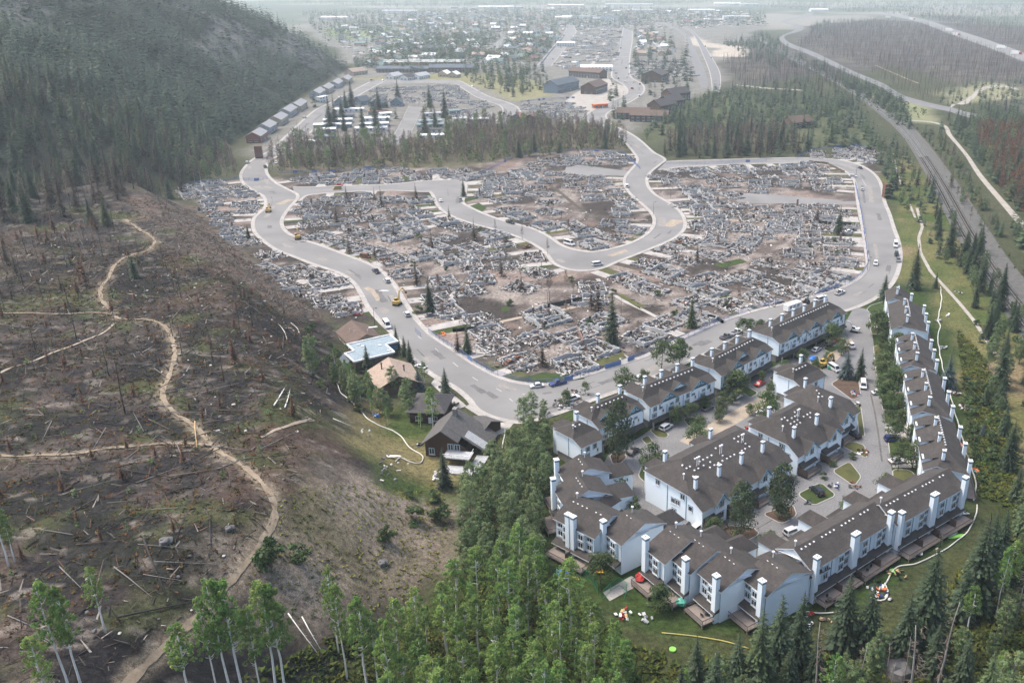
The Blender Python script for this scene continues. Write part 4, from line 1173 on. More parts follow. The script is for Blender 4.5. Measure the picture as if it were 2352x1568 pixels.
h = ridge_house((950, 903), (1025, 905), 6.8, 11.5, 4.2, wall='w_darkred', roof='r_dark', label='dark red house with a brown hipped roof behind aspens', hip=4.5, ov=.9)
# the chalet
base = a1(1040, 1065)[2] - .5
p = np.array(g0(1014, 986, 9 + base)); q = np.array(g0(1048, 938, 9 + base)); d = q - p; Lc = float(np.linalg.norm(d))
o = link('chalet', None, None, (p[0], p[1], base), math.atan2(d[1], d[0])); tag(o, 'brown plank chalet with grey shake roof and stacked white decks', 'house')
# local: x away from the gable front, y to the left
m = MB()
m.add([(0, 5, -2), (0, 5, 4.9), (0, 0, 8.6), (0, -6.2, 4.0), (0, -6.2, -2), (Lc, 5, -2), (Lc, 5, 4.9), (Lc, 0, 8.6), (Lc, -6.2, 4.0), (Lc, -6.2, -2)],
      [(0, 1, 2, 3, 4), (9, 8, 7, 6, 5), (0, 5, 6, 1), (3, 8, 9, 4)])
m.obj('wall', M['darkwood'], o)
pl = MB()
pl.box(-.045, -.14, 0, 0, .14, 1)
pmesh = pl.mesh('plank', M['darkwood'])
for i in range(26):
    y = 4.8 - i * .42
    zt = 8.4 - abs(y) * .72 if y > -6 else 4
    link('plank', pmesh, o, (-.005, y, 0), None, (1, 1.15, max(zt, 3.6)))
m = MB()
for (y0, z0, y1, z1, xa, xb) in ((0, 9.0, 6.0, 4.4, -1.0, Lc + .8), (0, 9.0, -11.5, 1.6, 2.2, Lc + .8), (0, 9.0, -4.6, 5.9, -1.0, 2.2)):
    a = [(xa, y0, z0), (xb, y0, z0), (xb, y1, z1), (xa, y1, z1)]
    if y1 > 0: a = a[::-1]
    m.add(a + [(x, y, z - .3) for x, y, z in a], [(3, 2, 1, 0), (4, 5, 6, 7), (0, 1, 5, 4), (1, 2, 6, 5), (2, 3, 7, 6), (3, 0, 4, 7)])
m.obj('roof', M['oldshake'], o)
m = MB(); m.add([(3.0, -5.2, 5.75), (6.6, -5.2, 5.75), (6.6, -10.6, 2.28), (3.0, -10.6, 2.28)], [(3, 2, 1, 0)]); m.add([(3.0, -5.2, 5.65), (6.6, -5.2, 5.65), (6.6, -10.6, 2.18), (3.0, -10.6, 2.18)], [(0, 1, 2, 3)])
m.obj('skylight', M['r_pale'], o)
m = MB(); m.box(-.8, -.5, 0, .8, .5, 3.2); m.box(-.9, -.6, 3.2, .9, .6, 3.4); m.obj('chimney', M['stone'], o, loc=(Lc * .78, -.6, 7.2))
deckm = MB(); deckm.box(-4.2, -8.6, 2.7, -.05, -1.2, 2.95); deckm.obj('upper_deck', M['r_pale'], o)
deckm = MB(); deckm.box(-8.2, -12.0, .5, -4.2, -1.6, .8); deckm.box(-4.2, -12.0, .5, 2.2, -8.7, .8)
for x in (-8, -5): deckm.box(x, -11.8, -4, x + .2, -11.6, .5)
deckm.obj('lower_deck', M['r_pale'], o)
rl = MB()
for i in range(13): rl.box(-4.2, -8.6 + i * .6, 2.95, -4.12, -8.54 + i * .6, 3.9)
rl.box(-4.22, -8.6, 3.88, -4.1, -1.2, 3.96); rl.box(-4.2, -8.66, 3.88, -.1, -8.56, 3.96)
for i in range(17): rl.box(-8.2, -12.0 + i * .64, .8, -8.12, -11.94 + i * .64, 1.8)
rl.box(-8.22, -12.0, 1.78, -8.1, -1.6, 1.86)
rl.obj('railing', M['stucco_trim'], o)
for y, z in [(3.2, 2.2), (-2.2, 3.9), (-4.0, 3.9), (-3, 1.2)]: add_window(o, -.06, y, z, 1.3, 1.6, -math.pi / 2)
h = ridge_house((1092, 955), (1125, 966), 4.6, 9, 2.6, wall='darkwood', roof='oldshake', name='garage', label='small dark garage with a grey shake roof beside the chalet', cat='garage', wins=False)
flat('driveway', [(1068,935),(1083,925),(1100,945),(1150,966),(1180,972),(1165,990),(1140,1000),(1128,1012),(1118,1000),(1135,975),(1105,958)], 'concrete', .05)
flat('driveway', [(1000,868),(1040,905),(1072,932),(1056,938),(1030,920),(990,880)], 'concrete', .05)

# grey-roofed row houses under the forested slope
GR = 'grey-roofed row houses under the forested slope'
for i, (x, y) in enumerate([(583, 305), (606, 286), (633, 268), (655, 250), (679, 237), (724, 209), (745, 199), (767, 188), (790, 179)]):
    w = g0(x, y, 6); w2 = g0(x + 24, y - 16, 6)
    an = math.atan2(w2[1] - w[1], w2[0] - w[0])
    L = min(math.hypot(w2[0] - w[0], w2[1] - w[1]) * .85, 48)
    o = rect_gable('row_house', L * .8, 11, 5.5, 8.5, ['w_red', 'w_tan', 'w_grey'][min(i, 1) + (i % 2)], 'r_grey', ['grey-roofed red row house, nearest of the row under the slope', 'grey-roofed row house standing in a row under the forested slope'][i > 0], 'row house',
                   (w[0] + 2, w[1], 0), an, GR if i else None, winsz=2.0)

# mobile homes
GM = 'white-roofed mobile homes in the trailer park'
for i, (xa, xb, y, rf) in enumerate([(766,837,258,'r_white'),(748,815,272,'r_slate'),(744,810,283,'r_white'),(722,808,294,'r_white'),(726,772,305,'r_white'),(722,772,322,'r_membrane'),(826,893,292,'r_white'),(815,890,302,'r_white'),(846,895,263,'r_red'),(837,895,279,'r_white'),(973,1017,268,'r_pale'),(961,1015,285,'r_membrane'),(957,1019,294,'r_green'),(961,1021,319,'r_white'),(1040,1072,280,'r_pale'),(1078,1121,281,'r_white'),(700,740,333,'r_white'),(1030,1055,262,'r_green'),(872,898,268,'r_white'),(960,1016,306,'r_dark')]):
    w = np.array(g0(xa, y)); w2 = np.array(g0(xb, y - 2)); c = (w + w2) / 2
    L = float(np.linalg.norm(w2 - w))
    o = rect_gable('mobile_home', L, 7.5, 3.2, 4.1, random.choice(['w_white', 'w_grey', 'w_bluegrey']), rf, {'r_white': 'long mobile home with a bright white roof between conifers', 'r_slate': 'long mobile home with a slate blue roof', 'r_membrane': 'long mobile home with a pale blue-grey roof', 'r_red': 'mobile home with a faded pink red roof', 'r_pale': 'mobile home with a pale grey roof across the stub street', 'r_green': 'mobile home with a green roof across the stub street', 'r_dark': 'brown walled mobile home with a dark roof'}[rf],
                   'mobile home', (c[0], c[1], 0), math.atan2(w2[1] - w[1], w2[0] - w[0]), GM + ' ' + rf[2:], ov=.3, winsz=1.6)
for i, (x, y, w_) in enumerate([(787, 243, 26), (832, 240, 20), (872, 246, 26), (912, 243, 24)]):
    w = np.array(g0(x, y)); s = 2033 / 800
    rect_gable('house', 14, 11, 4.6, 8.6, 'w_bluegrey', 'r_slate', 'dark blue-grey gabled house behind the trailer park', 'house', (w[0], w[1], 0), R([80, 60, 75, 95][i]), 'dark gabled houses behind the trailers', winsz=1.8)
for (x, y, L, Wd, ze, zr, an, wl, rf, lb, ct) in [
    (1290, 208, 56, 18, 9, 14, 66, 'w_bluegrey', 'r_slate', 'unfinished apartment block with slate blue roof and bare wood ridge', 'apartment block'),
    (1350, 178, 50, 16, 8, 12, -35, 'w_brown', 'r_brown', 'long dark brown apartment block behind the gravel yard', 'apartment block'),
    (1365, 212, 42, 18, 8, 13, 72, 'w_brown', 'r_brown', 'dark brown gabled apartment block beside the gravel yard', 'apartment block'),
    (975, 152, 116, 18, 6.5, 9.5, 2, 'w_orange', 'r_pale', 'long orange-walled apartment row with a grey roof', 'apartment block'),
    (938, 166, 84, 16, 5.5, 8.5, 0, 'w_brown', 'r_slate', 'long low apartment row with slate roof, in front of the orange row', 'apartment block'),
    (1040, 166, 62, 18, 7, 11, 0, 'w_brown', 'r_slate', 'shorter slate-roofed apartment row beside a dark spruce', 'apartment block'),
    (1455, 272, 30, 13, 6, 10, -8, 'w_brown', 'r_brown', 'brown lodge building with two gables by the curving road', 'lodge'),
    (1492, 278, 34, 14, 6, 10, -10, 'w_brown', 'r_brown', 'wide brown lodge building right of the two-gabled lodge', 'lodge'),
    (1520, 258, 26, 16, 8, 13, 50, 'w_brown', 'r_dark', 'dark brown chalet cluster with steep roofs beside the parking lot', 'lodge'),
    (1540, 248, 26, 16, 8, 13, 50, 'w_brown', 'r_dark', 'dark steep chalet standing right behind the chalet cluster', 'lodge'),
    (1552, 230, 30, 15, 8, 13, 45, 'w_brown', 'r_dark', 'farthest dark chalet among the conifers by the double road', 'lodge'),
    (1505, 186, 34, 26, 9, 14, 70, 'w_brown', 'r_dark', 'burnt dark brown building beside the road fork', 'lodge'),
    (1832, 292, 22, 14, 5.5, 10, 25, 'w_brown', 'r_brown', 'lone brown lodge house in the clearing among the trees', 'house'),
    (1205, 128, 34, 24, 7, 12, 75, 'w_white', 'r_tan', 'white church-like house with a broad tan gable', 'house'),
    (905, 181, 22, 13, 4.5, 8, 70, 'w_white', 'r_pale', 'small white house, first in the row facing the burnt block', 'house'),
    (936, 184, 18, 12, 4.5, 8, 70, 'w_white', 'r_dark', 'small white house with a dark roof facing the burnt block', 'house'),
    (966, 181, 24, 13, 4.5, 8, 65, 'w_white', 'r_pale', 'pale L-shaped white house facing the burnt block', 'house'),
    (1022, 176, 18, 12, 4.5, 8, 80, 'w_tan', 'r_white', 'tan house with a white gable facing the burnt block', 'house'),
    (1044, 178, 16, 12, 4.5, 8, 80, 'w_tan', 'r_white', 'small tan house with a white gable beside the spruces', 'house'),
    (818, 172, 26, 16, 5, 9, 60, 'w_tan', 'r_tan', 'tan-roofed house at the bend of the upper road', 'house'),
    (1190, 283, 16, 11, 6, 9, 80, 'w_bluegrey', 'r_red', 'small dark house with a pink cross gable behind bare trees', 'house'),
    (1222, 284, 14, 10, 6, 9, 80, 'w_brown', 'r_red', 'small house with a red cross gable behind bare trees', 'house'),
    (1378, 248, 16, 5, 4, 4.3, 30, 'orange', 'orange', 'long orange container by the gravel yard entrance', 'container'),
    (740, 235, 16, 5, 6, 6.3, 75, 'r_white', 'r_white', 'tall white box trailer at the roadside', 'trailer'),
    (1010, 118, 60, 22, 6, 10, 0, 'w_bluegrey', 'r_slate', 'wide slate-roofed lodge among tall spruces', 'lodge'),
    (1300, 106, 34, 18, 6, 8, 0, 'w_white', 'r_white', 'white-roofed hall beside the wide street', 'hall'),
    (1370, 162, 44, 16, 5, 8, 0, 'w_white', 'r_white', 'long white low building behind the brown apartments', 'house')]:
    w = g0(x, y)
    rect_gable('house' if ct == 'house' else ct.replace(' ', '_'), L, Wd, ze, zr, wl, rf, lb, ct, (w[0], w[1], 0), R(an), winsz=2.0)
for (x, y, lb) in ((596, 363, 'tall rust-brown ribbed container at the left street entrance'), (2037, 454, 'tall rust-brown ribbed container beside the right hand street')):
    w = g0(x, y)
    o = link('container', None, None, (w[0], w[1], 0), R(12)); tag(o, lb, 'container')
    hh = 8.0 if x > 1000 else 8.5
    m = MB(); m.box(-2.6, -1.6, .3, 2.6, 1.6, hh)
    for i in range(13):
        m.box(-2.55 + i * .41, -1.68, .4, -2.35 + i * .41, -1.605, hh - .2); 
    m.obj('body', M['corten'], o)
    m = MB()
    for xx in (-2.2, 1.9): m.box(xx, -1.5, 0, xx + .3, 1.5, .3)
    m.obj('skid', M['blackpaint'], o)
    m = MB(); m.box(-2.4, -1.4, hh, 2.4, 1.4, hh + .15); m.obj('lid', M['rust'], o)

# the far town: simple houses along its streets
FARH = []
def far_house_mesh():
    out = []
    for L, Wd, ze, zr in ((16, 11, 4.5, 8), (22, 12, 5, 8.5), (30, 16, 6, 9), (14, 10, 5, 9)):
        w = MB(); w.box(-L/2, -Wd/2, 0, L/2, Wd/2, ze)
        for sx in (-1, 1): w.add([(sx*L/2, -Wd/2, ze), (sx*L/2, Wd/2, ze), (sx*L/2, 0, zr - .2)], [(0, 1, 2) if sx > 0 else (2, 1, 0)])
        g = MB()
        for i in range(int(L / 4)):
            for sy in (-1, 1): g.box(-L/2 + 1.4 + i * 4, sy * Wd/2 - .05, 1.2, -L/2 + 3.2 + i * 4, sy * Wd/2 + .05, 2.6)
        r = MB(); e = .7
        r.add([(-L/2-e, -Wd/2-e, ze-.3), (L/2+e, -Wd/2-e, ze-.3), (L/2+e, 0, zr), (-L/2-e, 0, zr), (L/2+e, Wd/2+e, ze-.3), (-L/2-e, Wd/2+e, ze-.3)], [(0, 1, 2, 3), (4, 5, 3, 2)])
        out.append((w, r, g))
    return out
protos = far_house_mesh()
FHM = {}
def far_house(x, y, an, k, wl, rf, lb, gp):
    key = (k, wl, rf)
    if key not in FHM:
        w, r, g = protos[k]
        FHM[key] = (w.mesh('house', M[wl]), r.mesh('roof', M[rf]), g.mesh('windows', M['glass']))
    a, b, c = FHM[key]
    o = tag(link('house', a, None, (x, y, 0), an), lb, 'house', gp)
    link('roof', b, o)
    return o
placed = []
LB = {'r_white': 'small far house with a white roof among town trees', 'r_pale': 'small far house with a pale grey roof among town trees', 'r_brown': 'small far house with a brown roof among town trees', 'r_green': 'small far house with a green roof among town trees', 'r_slate': 'small far house with a slate roof among town trees', 'r_red': 'small far house with a red roof among town trees', 'r_tan': 'small far house with a tan roof among town trees'}
ALLROADS = [(np.vstack([A, B[::-1]])[:, :2], A, B) for A, B in ROADS.values()]
RPOLY = [[tuple(p) for p in q[0]] for q in ALLROADS]
def road_clear(x, y, marg):
    x = np.atleast_1d(np.asarray(x, float)); y = np.atleast_1d(np.asarray(y, float))
    ok = np.ones(x.shape, bool)
    for pl in RPOLY: ok &= sdist(x, y, pl) < -marg
    return ok
def scatter(poly, dmin, nmax, seed, marg=0, tries=30, avoid=None, pxpoly=True):
    """dart throwing inside a polygon of the photograph, on the ground"""
    r = np.random.default_rng(seed)
    P = np.array(W2(poly) if pxpoly else poly)
    lo, hi = P.min(0), P.max(0)
    n = int(min(nmax * tries, 60000))
    X = r.uniform(lo, hi, (n, 2))
    ok = inside(X[:, 0], X[:, 1], [tuple(p) for p in P])
    X = X[ok]
    if marg and len(X): X = X[road_clear(X[:, 0], X[:, 1], marg)]
    grid = {}
    out = []
    for x, y in X:
        i, j = int(x // dmin), int(y // dmin)
        if all((x - a) ** 2 + (y - b) ** 2 >= dmin * dmin for di in (-1, 0, 1) for dj in (-1, 0, 1) for a, b in grid.get((i + di, j + dj), ())):
            grid.setdefault((i, j), []).append((x, y)); out.append((x, y))
            if len(out) >= nmax: break
    return out
GF = 'far houses of the surviving town'
sets = [([(800,150),(900,100),(1100,95),(1110,135),(1000,140),(880,160)], 19, 60, 80), ([(760,60),(1000,50),(1300,70),(1290,95),(1160,90),(900,100),(800,110)], 27, 72, 85), ([(1462,72),(1500,72),(1560,128),(1460,132)], 20, 34, 85),
        ([(1110,125),(1170,92),(1290,85),(1240,140),(1120,150)], 20, 34, 60), ([(850,22),(1300,16),(1600,24),(1740,34),(1760,52),(1500,58),(1200,58),(860,55)], 48, 62, 88), ([(1560,24),(1740,30),(1720,60),(1640,70),(1580,56)], 44, 26, 80)]
for si, (poly, dm, n, an) in enumerate(sets):
    for x, y in scatter(poly, dm, n, 100 + si, marg=9):
        rf = random.choice(['r_white', 'r_pale', 'r_brown', 'r_green', 'r_slate', 'r_white', 'r_tan', 'r_pale', 'r_red'])
        far_house(x, y, R(an + random.choice([0, 90]) + random.uniform(-6, 6)), random.choice([0, 0, 1, 3]) if si != 4 else random.choice([1, 2, 2]), random.choice(['w_white', 'w_white', 'w_grey', 'w_tan', 'w_bluegrey']), rf, LB[rf], GF + ' ' + rf[2:])
# long pale sheds on the far edge of town
for i, (xa, xb, y, rf) in enumerate([(1640,1700,12,'r_white'),(1700,1740,14,'r_pale'),(1390,1500,14,'r_pale'),(1260,1340,16,'r_white'),(1580,1640,28,'r_white'),(1660,1720,44,'r_pale'),(740,800,46,'r_white'),(880,960,30,'r_pale'),(1100,1180,20,'r_white'),(1440,1500,28,'r_pale'),(1860,1900,27,'r_white'),(1330,1370,44,'r_green'),(1276,1310,46,'r_white'),(1370,1420,46,'r_slate'),(860,890,24,'r_red')]):
    w = np.array(g0(xa, y)); w2 = np.array(g0(xb, y)); c = (w + w2) / 2
    rect_gable('shed', float(np.linalg.norm(w2 - w)), 40, 8, 11, 'w_white', rf, 'long pale shed on the far edge of town, fading into haze', 'shed', (c[0], c[1], 0), 0, 'long far sheds', wins=False)
# ------------------------------------------------------------------ burnt-out houses
def dcol():
    r = random.random()
    if r < .30: v = random.uniform(.36, .78); return (v, v * .955, v * .905)
    if r < .52: v = random.uniform(.18, .36); return (v, v * .955, v * .91)
    if r < .88: v = random.uniform(.025, .09); return (v, v * .97, v * .95)
    if r < .95: v = random.uniform(.14, .28); return (v * 1.2, v * .85, v * .70)
    if r < .985: v = random.uniform(.35, .55); return (v * .92, v * 1.02, v * 1.04)
    return (.30, .14, .075)
def ruin_mesh(L, Wd, n, seed):
    random.seed(seed)
    f = MB(); t = .28
    # foundation walls with broken tops and gaps
    def wall(a, b, h):
        a = Vector((*a, 0)); b = Vector((*b, 0)); d = b - a; k = max(2, int(d.length / 1.6))
        for i in range(k):
            if random.random() < .14: continue
            p = a + d * (i / k); q = a + d * ((i + 1) / k)
            hh = h * random.uniform(.55, 1.1)
            f.beam((p.x, p.y, hh / 2), (q.x, q.y, hh / 2), t, hh)
    h = random.uniform(.8, 1.9)
    c = [(-L/2, -Wd/2), (L/2, -Wd/2), (L/2, Wd/2), (-L/2, Wd/2)]
    for i in range(4):
        if random.random() < .85: wall(c[i], c[(i + 1) % 4], h)
    x_in = random.uniform(-.2, .25); x = x_in * L
    wall((x, -Wd/2), (x, Wd/2), h * .8); wall((-L/2, random.uniform(-.2, .2) * Wd), (x, random.uniform(-.2, .2) * Wd), h * .7)
    d = MB()
    for i in range(3):
        for j in range(2):
            v = random.choice([.03, .05, .07, .22, .34, .42])
            x0 = -L/2 + L * i / 3; y0 = -Wd/2 + Wd * j / 2
            d.box(x0 + .05, y0 + .05, .02, x0 + L/3 - .05, y0 + Wd/2 - .05, .075 + .01 * i + .004 * j, 0, (v, v * .96, v * .92))
    for i in range(n):
        u = random.random()
        if random.random() < .35:      # along the walls
            q = random.choice([-.5, .5, x_in]); x = (q + random.gauss(0, .05)) * L; y = random.uniform(-.5, .5) * Wd
        elif random.random() < .4: x = random.uniform(-.5, .5) * L; y = (random.choice([-.5, .5]) + random.gauss(0, .05)) * Wd
        else: x = random.gauss(0, .26) * L; y = random.gauss(0, .26) * Wd
        x = max(-.68 * L, min(.68 * L, x)); y = max(-.68 * Wd, min(.68 * Wd, y))
        e = math.exp(-((x / (.45 * L)) ** 2 + (y / (.45 * Wd)) ** 2)) * .6
        z = random.uniform(0, e) + .05
        if u < .45:
            s = (random.uniform(.4, 2.2), random.uniform(.25, .9), random.uniform(.04, .12))
            d.obox((x, y, z), s, (random.gauss(0, .25), random.gauss(0, .25), random.choice([0, 0, 1.57]) + random.gauss(0, .3)), 0, dcol())
        elif u < .72:
            Lb = random.uniform(1.2, 4.2)
            cc_ = dcol() if random.random() < .6 else (.03, .028, .027)
            d.obox((x, y, z + .1), (Lb, .16, .16), (0, random.gauss(0, .2), random.choice([0, 0, 1.57]) + random.gauss(0, .4)), 0, cc_)
        else:
            s = random.uniform(.25, .9)
            d.obox((x, y, z * .7), (s, s * random.uniform(.5, 1), s * random.uniform(.3, .9)), (random.gauss(0, .5), random.gauss(0, .5), random.uniform(0, 6.3)), 0, dcol())
    if random.random() < .6:     # upright sheets and posts
        for i in range(6):
            x = random.uniform(-.5, .5) * L; y = random.uniform(-.5, .5) * Wd
            d.obox((x, y, .9), (random.uniform(.15, 1.6), .12, random.uniform(1.2, 2.4)), (random.gauss(0, .12), random.gauss(0, .12), random.uniform(0, 6.3)), 0, dcol())
    k = None
    if random.random() < .3:
        k = MB(); x = random.uniform(-.3, .3) * L; y = random.uniform(-.3, .3) * Wd; hh = random.uniform(2.2, 4.2)
        k.box(x - .5, y - .4, 0, x + .5, y + .4, hh); k.box(x - .58, y - .48, hh, x + .58, y + .48, hh + .15); k.box(x - .8, y - .6, 0, x + .8, y + .6, 1.1)
    return (f.mesh('foundation', M['foundation']), d.mesh('debris', M['debris'], color=True), k.mesh('chimney_stack', M['brick']) if k else None)
RUINS = [ruin_mesh(random.uniform(11, 15), random.uniform(9, 12), 540, 50 + i) for i in range(11)]
FRUINS = [ruin_mesh(14, 11, 130, 90 + i) for i in range(6)]
random.seed(11)
def place_ruin(x, y, an, lb, gp, far=False, sc=1.0):
    f, d, k = random.choice(FRUINS if far else RUINS)
    ch = bool(k) and random.random() < .7
    if ch: lb += ', chimney standing'; gp += ' with chimney'
    o = link('burnt_house', None, None, (x, y, float(hz(x, y))), an, (sc * random.choice([1, 1, -1]), sc, 1))
    tag(o, lb, 'burnt house', gp)
    tag(link('foundation', f, o), kind='stuff')
    tag(link('debris', d, o), kind='stuff')
    if ch: link('chimney_stack', k, o)
    return o
def road_dir(x, y):
    best = (1e9, 0, None)
    for _, A, B in ALLROADS[:2]:
        for Lq in (A, B):
            d = np.hypot(Lq[:, 0] - x, Lq[:, 1] - y); i = int(d.argmin())
            if d[i] < best[0]:
                j = min(i, len(Lq) - 2); t = Lq[j + 1] - Lq[j]
                best = (d[i], math.atan2(t[1], t[0]), Lq[i])
    return best
LMK = [(617,487,'the excavator on the left verge'),(571,548,'the small spruce on the left verge'),(684,549,'the excavator digging at the left kerb'),(530,430,'the wood behind the first plots'),(775,435,'the yellow van on the upper lane'),(930,400,'the middle of the upper lane'),(1056,425,'the closed end of the upper lane'),(1065,452,'the lone spruce by the crescent'),(880,600,'the burnt car on a left street drive'),(820,500,'the left half of the wide block'),(913,700,'the excavator with a raised arm'),(988,716,'the lone spruce above the corner'),(1000,560,'the middle of the wide block'),(1172,513,'the black pickup on the crescent'),(1230,640,'the board fence corner'),(1308,563,'the white box van'),(1240,470,'the dirt track inside the crescent'),(1360,440,'the small closed lane'),(1400,520,'the inner bend of the crescent'),(1300,365,'the blue fence below the bare wood'),(1372,610,'the white van at the crescent bottom'),(1406,790,'the tall corner spruce'),(1190,826,'the burnt out cars on the corner'),(1490,650,'the concrete path'),(1588,752,'the green spruce above the row houses'),(1560,420,'the junction of the crescent arm'),(1700,430,'the mouth of the closed right lane'),(1850,430,'the closed right lane'),(1680,610,'the green lawn in the right block'),(1750,500,'the dirt alley'),(1926,538,'the dark spruce at the alley end'),(1800,640,'the blue fence by the right bend'),(1930,630,'the right bend'),(1930,350,'the top right street end'),(640,720,'the orange netting'),(940,215,'the upper loop'),(1260,255,'the gravel yard')]
def near_lm(x, y, lst=None):
    lst = lst or LMK
    W_ = [g0(a, b) for a, b, _ in lst]
    return lst[int(np.argmin([(a - x) ** 2 + (b - y) ** 2 for a, b in W_]))][2]
BL = [('left', [(420,425),(560,415),(600,450),(585,540),(690,610),(790,640),(850,735),(770,745),(690,690),(600,620),(500,535)], 'flattened burnt house between the burnt hill and the left street', 12.5, 40),
      ('north', [(640,412),(900,390),(1090,392),(1180,420),(1060,425),(990,415),(700,425)], 'flattened burnt house along the upper lane below the bare wood', 14, 22),
      ('west', [(690,455),(985,450),(1060,510),(1150,545),(1260,600),(1270,650),(1390,660),(1360,720),(960,760),(900,650),(780,580),(665,520)], 'flattened burnt house in the wide block between left street and crescent', 14, 70),
      ('corner', [(1040,800),(1060,765),(1330,715),(1480,760),(1520,800),(1350,850),(1230,868),(1130,850)], 'heap of a burnt house on the street corner behind blue fencing', 13, 16),
      ('crescent', [(1085,440),(1180,395),(1430,405),(1440,450),(1500,500),(1450,550),(1370,572),(1290,560),(1220,520),(1120,480)], 'flattened burnt house inside the crescent', 14, 38),
      ('culdesac', [(1190,400),(1250,365),(1340,350),(1450,350),(1460,380),(1380,378),(1300,380)], 'flattened burnt house round the small closed lane', 14, 12),
      ('east', [(1500,385),(1860,380),(1950,400),(1970,440),(1700,440),(1660,480),(1560,500),(1500,440)], 'pale burnt house row along the top of the right block', 12, 34),
      ('mid', [(1590,500),(1690,472),(1930,475),(1980,500),(1985,530),(1600,520)], 'pale burnt house between the closed lane and the dirt alley', 12, 26),
      ('southeast', [(1430,610),(1560,560),(1600,525),(1985,530),(1995,600),(1940,660),(1800,690),(1640,740),(1560,765),(1440,690)], 'flattened burnt house in the big block above the row houses', 13.5, 74),
      ('top', [(1840,362),(1870,345),(1960,338),(2005,350),(1990,372),(1920,365)], 'pale heap of a burnt house at the end of the right street', 12, 9),
      ('upper', [(860,205),(1000,195),(1050,200),(1140,245),(1120,280),(1060,275),(990,240),(840,235)], 'distant burnt house inside the upper loop', 17, 42),
      ('yard', [(1195,240),(1290,235),(1350,255),(1340,275),(1210,275)], 'distant burnt house below the gravel yard', 17, 16),
      ('townleft', [(1040,90),(1160,84),(1140,96),(1030,110),(880,95),(900,80)], 'far burnt house in the old streets of the town', 26, 40),
      ('townmid', [(1290,130),(1330,75),(1420,60),(1424,110),(1405,155),(1310,160),(1290,150)], 'far burnt house between the two straight streets', 20, 70),
      ('townright', [(1450,140),(1570,138),(1590,170),(1540,180),(1455,175)], 'far burnt house right of the straight street', 20, 26),
      ('townfar', [(1180,52),(1420,48),(1425,62),(1320,66),(1180,80)], 'far burnt house on the edge of town', 34, 36)]
RU = []; RQ = []
NOGO = [[g0(*p) for p in q] for q in ([(1280,432),(1345,440),(1400,500),(1360,520),(1290,470)], [(1090,690),(1330,655),(1345,700),(1100,735)], [(1372,640),(1400,640),(1540,735),(1500,745)], [(1640,600),(1720,590),(1715,612),(1650,622)], [(1740,560),(1830,555),(1830,600),(1750,605)])]
for bi, (bn, poly, dm, n, lb) in enumerate([(b[0], b[1], b[3], b[4], b[2]) for b in BL]):
    far = bi >= 10
    pts = scatter(poly, dm, n, 300 + bi, marg=8 if not far else 9)
    for x, y in pts:
        if any(inside(np.array([x]), np.array([y]), q)[0] for q in NOGO): continue
        dd, an, fp = road_dir(x, y)
        RQ.append((x * x + y * y, x, y, an + random.choice([0, math.pi / 2]) + random.gauss(0, .06), lb, far, 1.0 if not far else (1.15 if bi < 12 else 1.5)))
        RU.append((x, y))
        if not far and 8 < dd < 30 and random.random() < .95:
            # concrete drive from the kerb and a scorched or green front lawn beside it
            v = np.array([x - fp[0], y - fp[1]]); Lv = np.linalg.norm(v); v /= Lv; u = np.array([-v[1], v[0]])
            s = np.array(fp[:2]) + v * 2.3; e = np.array(fp[:2]) + v * max(Lv - 4.5, 4)
            o_ = random.uniform(-4, 4)
            s = s + u * o_; e = e + u * o_; wd = random.uniform(2.2, 3.4)
            flat('driveway', [s + u * wd, e + u * wd, e - u * wd, s - u * wd], 'concrete', .07 + random.random() * .004, world=True)
            sg = random.choice([-1, 1]); w2 = random.uniform(3.5, 5.5)
            a = s + u * sg * (wd + .3); b = e + u * sg * (wd + .3)
            flat('lawn', [a, b, b + u * sg * w2, a + u * sg * w2], random.choice(['lawn', 'lawn_burnt', 'lawn_burnt', 'lawn_dry', 'lawn_burnt']), .055 + random.random() * .006, world=True)
RQ.sort()
for _, x, y, an, lb, far, sc in RQ[:298]:
    nl = near_lm(x, y); lb = ('distant' if far else 'flattened') + ' burnt house nearest ' + nl
    place_ruin(x, y, an, lb, 'burnt houses nearest ' + nl, far, sc)
d = MB()
for _, x, y, an, lb, far, sc in RQ[298:]:
    ca, sa = math.cos(an), math.sin(an)
    for f in range(2):
        me = FRUINS[random.randrange(len(FRUINS))][f]
        vv = np.empty(len(me.vertices) * 3, np.float32); me.vertices.foreach_get('co', vv); vv = vv.reshape(-1, 3)
        cl = [tuple(q.color[:3]) for q in me.color_attributes[0].data] if f else [(.5, .5, .5)] * len(vv)
        n0 = len(d.v)
        d.v.extend([(float(x + sc * (a * ca - b * sa)), float(y + sc * (a * sa + b * ca)), float(c)) for a, b, c in vv])
        d.f.extend([tuple(i + n0 for i in q.vertices) for q in me.polygons]); d.c.extend(cl); d.m.extend([0] * len(me.polygons))
tag(d.obj('burnt_town_rubble', M['debris'], None, color=True), 'far burnt-out houses of the town reading as pale rubble', kind='stuff')
